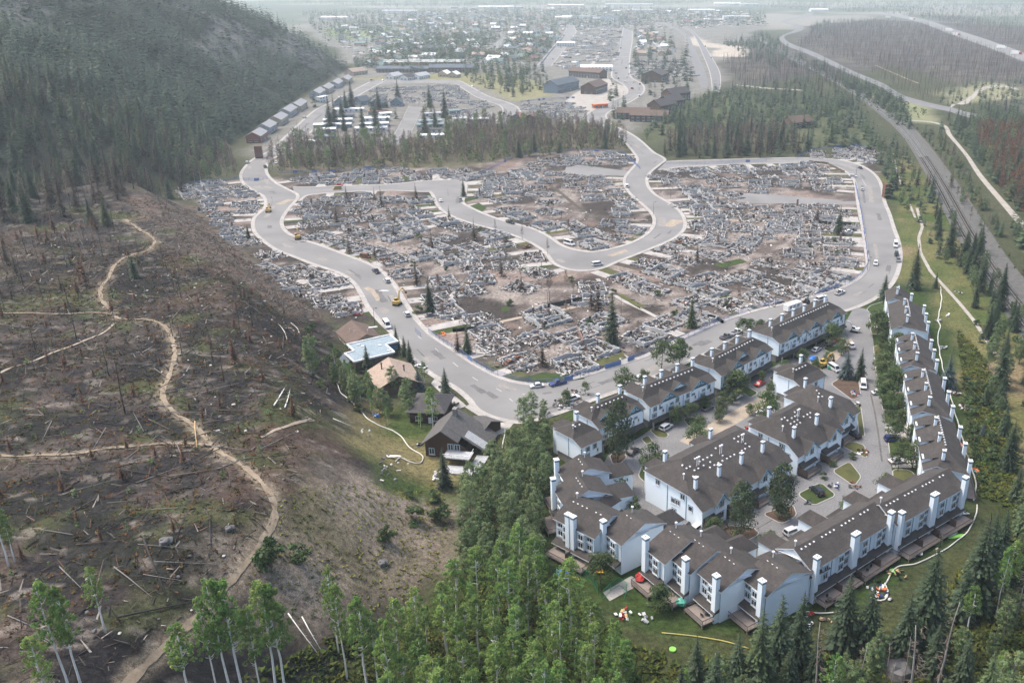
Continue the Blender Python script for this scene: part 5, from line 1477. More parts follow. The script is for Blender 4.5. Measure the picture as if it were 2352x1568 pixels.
# the green lawns that can be told apart
for pts, mt in [([(1060,458),(1105,449),(1112,453),(1068,464)], 'lawn'), ([(1075,475),(1100,466),(1118,478),(1105,488),(1088,484)], 'lawn'), ([(1636,608),(1700,594),(1716,602),(1660,616)], 'lawn'), ([(1530,553),(1545,550),(1590,560),(1570,567)], 'lawn'),
                ([(1335,376),(1365,371),(1385,377),(1360,384)], 'lawn'), ([(1232,524),(1250,512),(1272,524),(1260,535)], 'lawn'), ([(980,447),(993,444),(995,454),(978,456)], 'lawn'), ([(1415,676),(1430,676),(1485,705),(1470,710)], 'lawn_dry'), ([(1150,706),(1168,704),(1172,714),(1152,716)], 'lawn'),
                ([(1340,834),(1425,805),(1440,822),(1395,842)], 'lawn_dry'), ([(1205,868),(1245,855),(1330,862),(1345,870),(1270,880)], 'lawn'), ([(1688,450),(1700,447),(1702,455),(1692,457)], 'lawn_dry')]:
    flat('lawn', pts, mt, .09)
# loose debris spread between the plots
random.seed(5)
d = MB()
for poly, n in [(BL[i][1], int(BL[i][4] * 11)) for i in range(10)]:
    P = np.array([g0(*p) for p in poly]); r = np.random.default_rng(len(poly) + n)
    X = r.uniform(P.min(0), P.max(0), (n * 3, 2)); X = X[inside(X[:, 0], X[:, 1], [tuple(p) for p in P])][:n]
    if len(X): X = X[road_clear(X[:, 0], X[:, 1], 2.0)]
    for x, y in X:
        if fbm(np.array([x]), np.array([y]), 16, 71)[0] > .56: continue
        if random.random() < .5:
            d.obox((x, y, .1), (random.uniform(.4, 1.8), random.uniform(.3, 1.0), .1), (random.gauss(0, .2), random.gauss(0, .2), random.uniform(0, 6.3)), 0, dcol())
        else:
            d.obox((x, y, .12), (random.uniform(1, 4), .2, .2), (0, random.gauss(0, .05), random.uniform(0, 6.3)), 0, dcol())
tag(d.obj('debris', M['debris'], None, color=True), 'scattered charred boards and pale sheet scraps between the burnt plots', 'debris', kind='stuff')
# low garden walls and scorched hedges left standing
for i, (pts, hh, mt, nm, lb) in enumerate([([(1258,708),(1338,690)], 1.8, 'char', 'fence', 'black burnt board fence behind the corner plots'), ([(1330,772),(1340,795)], 2.4, 'brick', 'wall', 'free-standing brown chimney wall on the corner plot'), ([(1040,762),(1060,760),(1090,757)], 1.2, 'needle_burnt', 'hedge', 'scorched low hedge beside the drive by the street bend'), ([(1612,718),(1660,742)], 1.1, 'needle_burnt', 'hedge', 'scorched clipped hedge above the long row house'), ([(1858,374),(1900,378),(1940,398)], 1.6, 'bark_brown', 'fence', 'brown board fence on the bend of the right street'), ([(1880,514),(1955,518)], 1.6, 'char', 'fence', 'dark board fence below the lone spruce')]):
    W_ = at(pts)
    m = MB()
    for a, b in zip(W_[:-1], W_[1:]):
        n = max(2, int(np.linalg.norm(b - a) / 1.4))
        for q in range(n):
            p0 = a + (b - a) * q / n; p1 = a + (b - a) * (q + (.96 if nm == 'fence' else 1)) / n
            j = random.uniform(.85, 1.1) if nm != 'wall' else 1
            m.beam((p0[0], p0[1], p0[2] + hh * j / 2), (p1[0], p1[1], p1[2] + hh * j / 2), .12 if nm == 'fence' else (.5 if nm == 'wall' else .9), hh * j)
    tag(m.obj(nm, M[mt]), lb, nm)
# ------------------------------------------------------------------ trees
def trunk_mesh(h, r, mat, name='trunk', lean=0.0, n=6, seg=5, top=.25, limbs=0, seed=0):
    random.seed(seed)
    m = MB()
    pts = [(lean * (i / seg) ** 1.5 + random.uniform(-.12, .12) * (i > 0), random.uniform(-.12, .12) * (i > 0), h * i / seg - (.6 if i == 0 else 0)) for i in range(seg + 1)]
    m.tube(pts, [r * (1.25 if i == 0 else 1) * (1 - (1 - top) * i / seg) for i in range(seg + 1)], n)
    for k in range(limbs):
        z = h * random.uniform(.45, .95); a = random.uniform(0, 6.28); L = random.uniform(.8, 2.4) * (1.3 - z / h)
        i = min(int(z / h * seg), seg - 1); p = Vector(pts[i]).lerp(Vector(pts[i + 1]), z / h * seg - i)
        e = p + Vector((math.cos(a) * L, math.sin(a) * L, L * random.uniform(.3, .9)))
        mid = p.lerp(e, .5) + Vector((0, 0, -.1 * L))
        m.tube([p, mid, e], [r * .35, r * .22, r * .08], 4, cap=False)
    return m.mesh(name, M[mat], smooth=True)

def conifer_np(h, rad, whorls, nb, seed, z0=.06, droop=.35, parts=2, jitter=.25, power=.85, wid=.5):
    """needle sprays on drooping branches: V, F (quads), colour"""
    r = np.random.default_rng(seed)
    V = []; F = []; Cc = []
    for w in range(whorls):
        t = z0 + (1 - z0) * (w + r.uniform(-.35, .35)) / whorls
        t = min(max(t, z0), .985)
        rr = rad * (1 - t) ** power * (1 - .25 * max(0, .22 - t) / .22) + .05 * rad
        k = max(4, int(nb * (.55 + .45 * (1 - t))))
        off = r.uniform(0, 6.28)
        for b in range(k):
            a = off + 6.283 * b / k + r.normal(0, .22)
            L = rr * r.uniform(1 - jitter * 1.3, 1 + jitter)
            z = t * h + r.normal(0, .012 * h)
            up = r.uniform(-.05, .12)
            ca, sa = math.cos(a), math.sin(a)
            br = r.uniform(.72, 1.3)
            for s in range(parts):
                f0 = s / parts * .92; f1 = min((s + 1.25) / parts, 1.0)
                wd = L * wid * (1 - .45 * s / max(parts, 1)) * r.uniform(.7, 1.2) / max(1, parts * .55)
                x0, x1 = L * f0, L * f1
                za = z + up * x0 - droop * x0 * x0 / max(rad, .1); zb = z + up * x1 - droop * x1 * x1 / max(rad, .1)
                xm = (x0 + x1) * .52; zm = (za + zb) / 2 - .06 * L
                sag = r.uniform(.05, .16) * L
                n = len(V)
                V += [(ca * x0, sa * x0, za), (ca * xm - sa * wd * .5, sa * xm + ca * wd * .5, zm - sag), (ca * x1, sa * x1, zb), (ca * xm + sa * wd * .5, sa * xm - ca * wd * .5, zm - sag)]
                F.append((n, n + 1, n + 2, n + 3))
                c = br * r.uniform(.85, 1.15)
                Cc += [(c, c, c * r.uniform(.85, 1.1))] * 4
    n = len(V)
    V += [(0.04 * rad, 0, h * .93), (-.04 * rad, .03 * rad, h * .93), (0, 0, h * 1.02), (0, -.04 * rad, h * .93)]
    F.append((n, n + 1, n + 2, n + 3)); Cc += [(1, 1, 1)] * 4
    return np.array(V, np.float32), np.array(F, np.int32), np.array(Cc, np.float32)

def leaf_np(h, crown, z0, nclus, nleaf, size, seed, up=.6, squash=.75, shape='round', cl=1.0):
    r = np.random.default_rng(seed)
    V = []; F = []; Cc = []
    for k in range(nclus):
        t = r.uniform(0, 1) ** .85
        z = h * (z0 + (1 - z0) * t)
        env = {'round': math.sin(math.pi * min(.12 + .82 * t, 1)) ** .7, 'aspen': (.45 + .75 * math.sin(math.pi * (.15 + .8 * t)) ** 1.0) * (1 - .45 * t)}[shape]
        rr = crown * env * r.uniform(.25, .85)
        a = r.uniform(0, 6.28)
        cx, cy = math.cos(a) * rr, math.sin(a) * rr
        cr = crown * r.uniform(.26, .48) * (1.1 - .35 * t) * cl
        br = r.uniform(.68, 1.35); yl = r.uniform(.85, 1.2)
        p = r.normal(0, 1, (nleaf, 3)); p /= np.linalg.norm(p, axis=1, keepdims=True)
        p *= (r.uniform(.35, 1.0, (nleaf, 1))) ** .6 * cr
        p[:, 2] *= squash
        p += (cx, cy, z)
        nrm = p - np.array([cx, cy, z - cr * up]); nrm += r.normal(0, .55 * cr, (nleaf, 3)); nrm /= np.linalg.norm(nrm, axis=1, keepdims=True)
        u = np.cross(nrm, r.normal(0, 1, (nleaf, 3))); u /= np.linalg.norm(u, axis=1, keepdims=True); v = np.cross(nrm, u)
        s = size * r.uniform(.6, 1.35, (nleaf, 1))
        q = np.stack([p - u * s, p - v * s * .55, p + u * s, p + v * s * .55], 1)
        n = len(V) * 0 + sum(len(x) for x in V) if V else 0
        V.append(q.reshape(-1, 3)); F.append(np.arange(nleaf * 4).reshape(-1, 4) + n)
        c = br * r.uniform(.8, 1.2, (nleaf, 1)) * np.ones((1, 3)); c[:, 0] *= yl
        Cc.append(np.repeat(c, 4, axis=0))
    return np.vstack(V).astype(np.float32), np.vstack(F).astype(np.int32), np.vstack(Cc).astype(np.float32)

def twig_np(h, crown, z0, n, seed, w=.07, droop=-.5):
    """bare twigs as thin blades"""
    r = np.random.default_rng(seed)
    V = []; F = []; Cc = []
    for k in range(n):
        t = r.uniform(0, 1); z = h * (z0 + (1 - z0) * t)
        a = r.uniform(0, 6.28); L = crown * (1 - .65 * t) * r.uniform(.5, 1.1)
        e = np.array([math.cos(a) * L, math.sin(a) * L, z - droop * L * r.uniform(.5, 1.5)])
        b = np.array([0, 0, z]); m = (b + e) / 2 + r.normal(0, .08 * L, 3)
        side = np.array([-math.sin(a), math.cos(a), 0]) * w; upv = np.array([0, 0, w])
        for d in (side, upv):
            i = len(V)
            V += [tuple(b - d), tuple(m - d * .8), tuple(e), tuple(m + d * .8)]; F.append((i, i + 1, i + 2, i + 3))
        for q in range(3):
            f = b + (e - b) * r.uniform(.35, .95); g = f + r.normal(0, .35, 3) * L * .7 + np.array([0, 0, .2 * L])
            dd = np.array([w * .6, w * .6, 0]); i = len(V)
            V += [tuple(f - dd), tuple((f + g) / 2 - dd * .6), tuple(g), tuple((f + g) / 2 + dd * .6)]; F.append((i, i + 1, i + 2, i + 3))
        c = r.uniform(.75, 1.25); Cc += [(c, c * .98, c * .95)] * (len(V) - len(Cc))
    return np.array(V, np.float32), np.array(F, np.int32), np.array(Cc, np.float32)

TREES = {}
def kind(name, trunk, crown_parts, mat, cname='crown'):
    TREES[name] = (trunk, mesh_np(cname, crown_parts[0], crown_parts[1], M[mat], col=crown_parts[2]), crown_parts, mat, cname)
for i in range(4):
    h, rd = [19, 22, 17, 14][i], [3.6, 4.0, 3.4, 3.2][i]
    tk = trunk_mesh(h * .96, .24, 'bark_brown', seed=i)
    cp = conifer_np(h, rd, 44, 15, 10 + i, parts=3, jitter=.35)
    kind(f'spruce{i}', tk, cp, 'needle'); kind(f'sprucemid{i}', tk, cp, 'needle_mid')
    if i > 1: kind(f'spruceblue{i}', tk, conifer_np(h * .7, rd, 30, 14, 20 + i, parts=3, jitter=.25), 'needle_blue')
    if i < 3: kind(f'rust{i}', trunk_mesh(h * .8, .16, 'char', seed=40 + i), conifer_np(h * .8, rd * .75, 26, 9, 30 + i, parts=2, jitter=.45, z0=.2), 'needle_rust')
    kind(f'scorched{i}', trunk_mesh(h * .96, .22, 'char', seed=60 + i), conifer_np(h, rd * .85, 30, 9, 40 + i, parts=2, jitter=.5, z0=.14, wid=.36), 'needle_burnt')
for i in range(5):
    h = [17, 15, 18.5, 14, 16][i]; cr = [3.1, 2.6, 3.0, 2.9, 3.5][i]
    kind(f'aspen{i}', trunk_mesh(h * .96, .23, 'bark_white', lean=[.5, -.4, .2, -.7, .6][i], limbs=16, seed=70 + i), leaf_np(h, cr, [.46, .5, .48, .36, .34][i], 92, 34, .17, 80 + i, shape='aspen', cl=.46), 'leaf_aspen')
for i in range(4):
    h = [14, 16, 12, 13][i]; cr = [3.6, 3.9, 3.4, 3.0][i]
    kind(f'poplar{i}', trunk_mesh(h * .95, .2, 'bark_grey', limbs=12, seed=90 + i, lean=.4), leaf_np(h, cr, .20, 95, 44, .20, 110 + i, up=.9, shape='round', cl=.6), 'leaf_poplar')
for i in range(3):
    h = [6.5, 7.5, 5.5][i]
    kind(f'garden{i}', trunk_mesh(h * .8, .13, 'bark_brown', limbs=8, seed=120 + i), leaf_np(h, [2.9, 3.3, 2.6][i], .26, 34, 60, .19, 130 + i, shape='round'), 'leaf_dark')
    kind(f'bush{i}', trunk_mesh(.8, .08, 'bark_brown', limbs=3, seed=140 + i), leaf_np(2.0, 1.4, .1, 12, 45, .2, 150 + i, shape='round', squash=.6), 'leaf_dark', 'foliage')
for i in range(4):
    h = [14, 16, 12, 15][i]
    kind(f'bare{i}', trunk_mesh(h, .17, 'bark_grey', limbs=5, seed=160 + i, lean=.3), twig_np(h, 2.5, .34, 84, 170 + i, w=.12), 'twig', 'branches')
    kind(f'snag{i}', trunk_mesh(h * .95, .17, 'char', seed=180 + i, lean=.5), twig_np(h * .95, 1.2, .2, 16, 190 + i, w=.06, droop=.1), 'char', 'branches')
    kind(f'greysnag{i}', trunk_mesh(h, .17, 'bark_grey', seed=200 + i, lean=.8), twig_np(h, 1.7, .25, 38, 210 + i, w=.06, droop=.35), 'twig', 'branches')

NT = [0]
TQ = []
def tree(k, x, y, label, cat='tree', group=None, h=None, sc=1.0, name=None, now=False):
    if group and not now:
        TQ.append((k, x, y, label, cat, group, h, sc, name)); return
    tk, cm = TREES[k][0], TREES[k][1]
    z = float(hz(x, y))
    base = k.rstrip('0123456789')
    nm = name or {'spruce': 'spruce_tree', 'sprucemid': 'spruce_tree', 'spruceblue': 'blue_spruce', 'rust': 'dead_spruce', 'scorched': 'scorched_spruce', 'aspen': 'aspen_tree', 'poplar': 'poplar_tree', 'garden': 'garden_tree', 'bush': 'bush', 'bare': 'bare_tree', 'pine': 'pine_tree', 'snag': 'burnt_tree', 'greysnag': 'dead_tree'}[base]
    s = sc
    if h is not None:
        s = h / max(TREES[k][2][0][:, 2].max(), 1)
    sx = s * random.uniform(.9, 1.12) * (.70 if base == 'aspen' and h is not None and h > 17 else 1)
    o = link(nm, tk, None, (x, y, z - .1), random.uniform(0, 6.28), (sx, sx, s))
    tag(o, label, cat, group)
    link(TREES[k][4], cm, o)
    NT[0] += 1
    return o
def px_h(x, yb, yt):
    """height of something standing at base (x, yb) whose top shows at yt"""
    w = a1(x, yb)
    lo, hi = 0., 60.
    for _ in range(30):
        m = (lo + hi) / 2
        if pix(w[0], w[1], w[2] + m)[1] > yt: lo = m
        else: hi = m
    return w, lo
random.seed(21)
# conifers and dead trees that stand out one by one: base x, base y, top y, kind, label
for x, yb, yt, k, lb in [(1065, 452, 405, 'spruce1', 'lone dark spruce standing beside the crescent lane'), (988, 716, 632, 'spruce1', 'lone dark spruce on the burnt lots above the street corner'), (1358, 712, 640, 'scorched0', 'left of two black scorched spruces behind the board fence'), (1374, 716, 636, 'scorched1', 'right of two black scorched spruces behind the board fence'),
                         (1406, 790, 668, 'spruce0', 'tall narrow spruce on the corner plot, half burnt below'), (1588, 752, 676, 'sprucemid2', 'full green spruce above the row houses along the street'), (1876, 512, 462, 'scorched2', 'brown scorched spruce beside the dirt alley'), (1926, 538, 470, 'spruce0', 'dark narrow spruce at the end of the dirt alley'),
                         (571, 548, 512, 'spruce2', 'small dark spruce on the left verge of the main street'), (1943, 868, 806, 'spruceblue3', 'broad bluish spruce in the bed by the loop drive'), (1974, 872, 796, 'spruce0', 'dark spruce right of the bluish one by the loop drive'), (1052, 808, 752, 'scorched3', 'left brown-green spruce behind the blue corner fence'), (1074, 812, 742, 'spruce1', 'right spruce behind the blue corner fence'),
                         (2030, 688, 626, 'spruce3', 'spruce at the junction beside the top row house'), (2098, 664, 555, 'spruce0', 'very tall spruce above the end of the right hand row'), (2148, 662, 620, 'spruce2', 'small spruce on the lawn by the forked path'), (2180, 588, 478, 'spruce1', 'large dark spruce between the lawn and the railway'),
                         (846, 858, 788, 'spruce3', 'spruce growing against the flat-roofed house'), (912, 800, 744, 'spruce2', 'farthest of three narrow spruces along the street verge'), (930, 818, 768, 'spruce0', 'middle of three narrow spruces along the street verge'), (942, 832, 778, 'spruce0', 'nearest of three narrow spruces along the street verge'), (1024, 905, 840, 'spruce0', 'slim spruce by the drive of the red house'),
                         (962, 895, 842, 'spruceblue2', 'bluish spruce behind the pinkish tan roof'), (1022, 1122, 1020, 'spruce1', 'dark pine in front of the chalet decks'), (210, 512, 450, 'spruce3', 'left of two green spruces on the burnt hill crest'), (246, 518, 442, 'sprucemid1', 'right of two green spruces on the burnt hill crest'), (310, 640, 578, 'spruce0', 'thin dark spruce inside the upper trail bend'),
                         (258, 722, 676, 'rust0', 'rust brown young spruce beside the trail fork'), (540, 838, 762, 'rust1', 'rust brown spruce with a bare trunk on the open burn'), (675, 955, 905, 'rust2', 'faded brown spruce near the meadow edge'), (152, 840, 800, 'rust1', 'small rust brown spruce left of the faint track'), (288, 950, 815, 'snag1', 'tall thin black trunk standing left of the trail bend'),
                         (1640, 1180, 1070, 'x', ''), (1262, 690, 610, 'bare0', 'brown bare tree with weeping twigs above the board fence'), (1300, 660, 618, 'bare2', 'bare tree beside the lane at the burnt corner'), (1138, 535, 500, 'bare1', 'leafless birch beside the crescent, first of three'), (1200, 550, 512, 'bare3', 'leafless birch beside the crescent, middle of three'), (1258, 585, 545, 'bare0', 'leafless birch beside the crescent, last of three'),
                         (638, 705, 655, 'bare1', 'bare white birch on the burnt bank above the ruins'), (652, 708, 662, 'bare3', 'second bare birch on the burnt bank above the ruins'), (720, 865, 765, 'poplar3', 'thin half-dead birch at the meadow edge')]:
    if k == 'x': continue
    w, hh = px_h(x, yb, yt)
    tree(k, w[0], w[1], lb, h=max(hh, 2))
# big pines among the row houses
for i in range(3): kind(f'pine{i}', trunk_mesh(13, .24, 'bark_brown', limbs=10, seed=230 + i), leaf_np(13.5, 4.3, .10, 105, 30, .27, 240 + i, up=.4, squash=.55), 'leaf_pine')
for x, yb, yt, k, lb in [(1420, 1062, 915, 'pine1', 'big loose pine in front of the shortest row house'), (1700, 1236, 1105, 'pine0', 'pine in the mulch bed before the widest roof'), (1790, 1192, 1062, 'pine2', 'pine right of the mulch bed by the loop drive')]:
    w, hh = px_h(x, yb, yt)
    o = tree(k, w[0], w[1], lb, h=hh, name='pine_tree')
    o.scale = (o.scale[0] * .9, o.scale[1] * .9, o.scale[2])
# small street and garden trees of the complex
for i, (x, yb, yt) in enumerate([(1500,1100,1030),(1598,1040,980),(1760,965,908),(1435,900,852),(1345,905,880),(1300,930,900),(1478,880,852),(1520,850,790),(1560,840,786),(1812,900,848),(1790,1010,0),(1415,1135,1085),(1456,1190,1148),(1760,1285,1230),(1640,1238,1195),(1950,1190,1145),(2028,1140,1095),(2015,770,720),(2030,760,728),(2022,800,768),(2060,810,770),(2032,880,820),(2050,905,850),(2035,930,880),(2060,955,910),(2040,985,950),(2055,1010,970),(2095,1075,1020),(1705,770,735),(1745,765,738),(1722,764,735),(1585,968,930),(1690,912,858),(1660,945,905),(1910,800,750),(1340,842,0),(850,905,862),(905,905,850),(975,880,838),(940,950,880),(995,985,905),(930,935,890),(880,950,900),(1075,950,0),(820,935,872),(770,880,838),(795,905,850)]):
    if yt == 0: continue
    w, hh = px_h(x, yb, yt)
    big = i >= 36
    k = f'garden{i % 3}' if not big else random.choice(['poplar2', 'aspen3', 'poplar3', 'poplar0'])
    zone = 'street' if yb < 912 and x < 1600 else ('loop drive' if x < 2000 else 'right hand row')
    lbl = {'street': 'small leafy street tree behind the roofs along the street', 'loop drive': 'small leafy tree in a kerbed bed inside the loop drive', 'right hand row': 'small round tree on the lawns before the right hand row'}[zone] if not big else 'light green tree around the houses below the burnt hill'
    tree(k, w[0], w[1], lbl, group='garden trees: ' + (zone if not big else 'hill foot'), h=max(3, hh * 1.22))
for i, (x, y) in enumerate(scatter([(1475,1005),(1640,925),(1790,850),(1940,790),(1960,830),(1800,915),(1700,975),(1560,1030)], 8, 13, 508)):
    tree(f'garden{i % 3}', x, y, 'small leafy tree between the drives in front of the street row', group='small trees between the drives', sc=random.uniform(.6, .95))
for i, (x, y) in enumerate(scatter([(2000,725),(2045,720),(2070,800),(2090,900),(2105,1000),(2110,1080),(2052,1090),(2030,980),(2015,860)], 6, 20, 509)):
    tree(f'garden{i % 3}', x, y, 'round lawn tree before the right hand row', group='round lawn trees before the right hand row', sc=random.uniform(.7, 1.05))
for i, (x, y) in enumerate(scatter([(1630,1225),(1830,1165),(1990,1060),(1985,1020),(1830,1110),(1640,1195)], 7, 12, 540)):
    tree(f'bush{i % 3}', x, y, 'clipped bush below the fronts of the middle rows', 'bush', 'clipped bushes of the middle rows', sc=random.uniform(.8, 1.4))
# aspens and poplars of the lower wood
LMW = [(1293,1338,'the blue playground tower'),(1385,1360,'the concrete path'),(1000,1200,'the bushes of the dry bank'),(1040,1060,'the chalet'),(1190,966,'the street end lamp'),(1270,1150,'the twin-chimney house'),(1432,1412,'the broken picnic table'),(1545,1492,'the lime green disc'),(1000,1440,'the foot of the dry bank'),(1180,1440,'the middle of the wood'),(1000,1600,'the lower frame edge'),(1250,1600,'the yellow hose end below the path'),(1120,1150,'the white rubbish bags')]
GA = 'aspens of the wood at the lower edge'
for i, (x, yb, yt) in enumerate([(165,1600,1330),(190,1590,1345),(243,1452,1300),(120,1640,1460),(440,1612,1430),(505,1616,1370),(535,1612,1325),(560,1620,1315),(605,1624,1390),(640,1616,1322),(662,1610,1340),(778,1500,1300),(798,1560,1340),(845,1600,1370),(870,1590,1400),(925,1560,1370),(905,1640,1420),(20,1300,1140),(35,1290,1180),(720,865,0),(1405,1620,1440),(1350,1640,1480)]):
    if yt == 0: continue
    w, hh = px_h(x, yb, yt)
    tree(f'aspen{i % 3}', w[0], w[1], ['pale green aspen with bare white trunk along the lower left edge', 'lone pale green aspen at the far left edge of the burn'][x < 50], group=GA + (' left' if x >= 50 else ' far left'), h=min(max(hh, 8), 26))
for x, y in scatter([(960,1500),(1060,1400),(1190,1350),(1270,1400),(1370,1500),(1440,1560),(1420,1800),(900,1850),(890,1660)], 3.5, 160, 501):
    tree(f'aspen{random.choice([0, 1, 2, 3, 3, 4, 4, 4])}', x, y, 'bright green aspen in the lower wood nearest ' + near_lm(x, y, LMW), group=GA + ' nearest ' + near_lm(x, y, LMW), sc=random.uniform(.6, 1.1))
for x, y in scatter([(1085,1150),(1145,1080),(1215,1040),(1262,1030),(1262,1120),(1235,1250),(1235,1345),(1150,1360),(1060,1330),(1050,1230)], 3.6, 75, 502):
    tree(f'poplar{random.randrange(4)}', x, y, 'grey-green poplar in the side wood nearest ' + near_lm(x, y, LMW), group='poplars nearest ' + near_lm(x, y, LMW), sc=random.uniform(.6, .85))
for x, y in scatter([(760,830),(850,880),(900,950),(1000,960),(960,1000),(840,960),(770,900)], 4.5, 16, 507):
    tree(random.choice(['poplar2', 'aspen3', 'poplar3', 'aspen1']), x, y, 'light green tree in the gardens below the burnt hill', group='trees in the gardens below the burnt hill', sc=random.uniform(.35, .6))
for x, y in scatter([(1190,985),(1250,935),(1275,960),(1262,1030),(1200,1050)], 3.4, 9, 503):
    tree(f'poplar{random.randrange(4)}', x, y, 'poplar at the street end next to the short row house', group='poplars at the street end', sc=random.uniform(.45, .68))
# spruces, aspens and dead trees below and right of the complex
GS_ = 'mixed wood below and right of the row houses'
for x, yb, yt, k in [(1595,1600,1450,'spruce2'),(1690,1590,1447,'spruce0'),(1738,1600,1390,'sprucemid1'),(1782,1560,1355,'spruce1'),(1832,1530,1352,'spruce0'),(1800,1610,1490,'sprucemid2'),(1935,1490,1310,'spruce0'),(1988,1500,1318,'spruce1'),(2120,1480,1232,'spruce1'),(2235,1400,1172,'spruce0'),(2070,1520,1350,'spruce2'),(1560,1660,1520,'spruce3'),(2285,1420,1255,'aspen1'),(2310,1380,1240,'aspen0'),(2230,1380,1270,'poplar3'),(1960,1640,1480,'greysnag0'),(2150,1600,1380,'greysnag1'),(2085,1640,1430,'greysnag2'),(1870,1640,1440,'greysnag3'),(2030,1590,1470,'greysnag1'),(2330,1430,1300,'greysnag0'),(1905,1640,1500,'aspen3'),(1960,1700,1560,'aspen2'),(2310,1640,1500,'poplar2')]:
    w, hh = px_h(x, yb, yt)
    b = k.rstrip('0123456789')
    tree(k, w[0], w[1], {'spruce': 'dark green spruce on the slope below the bottom row houses', 'sprucemid': 'yellowish green spruce on the slope below the bottom row houses', 'aspen': 'pale aspen with a white trunk right of the bottom row houses', 'poplar': 'grey-green round-topped tree below the right lawn', 'greysnag': 'dead grey needle-less tree below the bottom row houses'}[b], group=GS_ + ' ' + b, h=min(hh, 27))
for x, y in scatter([(1540,1640),(1700,1580),(1900,1545),(2080,1490),(2200,1400),(2290,1280),(2340,1180),(2460,1100),(2480,1750),(1500,1800)], 5.0, 90, 504):
    k = random.choice(['spruce0', 'spruce1', 'sprucemid0', 'spruce2', 'spruce3', 'aspen1', 'poplar3', 'greysnag2', 'greysnag1', 'poplar0', 'sprucemid2'])
    b = k.rstrip('0123456789')
    tree(k, x, y, {'spruce': 'dark green spruce in the lower right wood', 'sprucemid': 'yellowish green spruce in the lower right wood', 'aspen': 'pale aspen in the lower right wood', 'poplar': 'grey-green leafy tree in the lower right wood', 'greysnag': 'dead grey tree in the lower right wood'}[b], group='lower right wood ' + b, sc=random.uniform(.55, .95))
for x, y in scatter([(2200,560),(2240,560),(2300,660),(2360,760),(2420,900),(2420,1180),(2330,1150),(2290,1000),(2270,860),(2230,700)], 5.5, 70, 505):
    k = random.choice(['spruce1', 'spruce3', 'poplar0', 'poplar2', 'spruce2', 'poplar3', 'spruce0', 'bush1', 'bush2'])
    b = k.rstrip('0123456789')
    tree(k, x, y, {'spruce': 'dark spruce between the right lawn and the railway', 'poplar': 'leafy tree between the right lawn and the railway', 'bush': 'low bush between the right lawn and the railway'}[b], cat='bush' if b == 'bush' else 'tree', group='trees by the railway lawn ' + b, sc=random.uniform(.5, .9) if b != 'bush' else 1.2)
for x, y in scatter([(2215,880),(2260,880),(2290,1000),(2300,1120),(2250,1130),(2225,1000)], 3.6, 46, 506):
    tree(f'bush{random.randrange(3)}', x, y, 'wild bush on the green slope right of the hose', 'bush', 'wild bushes on the right slope', sc=random.uniform(.7, 1.7))
for x, yb, yt, k, lb in [(2175, 890, 812, 'spruceblue3', 'silvery blue spruce behind the right hand row'), (2256, 1000, 970, 'spruceblue2', 'small silvery blue spruce in the right meadow'), (2262, 930, 880, 'spruce3', 'young dark spruce in the right meadow')]:
    w, hh = px_h(x, yb, yt); tree(k, w[0], w[1], lb, h=hh)
for i, (x, yb, yt) in enumerate([(956,1200,1160),(1012,1196,1160),(880,1240,1205),(682,1295,1250),(620,1300,1240),(1000,1150,1120),(940,1140,1115),(1380,1340,1265),(1515,1405,1340),(1300,1270,1240)]):
    w, hh = px_h(x, yb, yt)
    tree(f'bush{i % 3}' if i < 7 else f'garden{i % 3}', w[0], w[1], ['round dark juniper-like bush on the dry bank', 'dark shrub against the rear of the white houses'][i >= 7], 'bush', ['bushes on the dry bank', 'shrubs behind the white houses'][i >= 7], h=max(hh, 1.6))
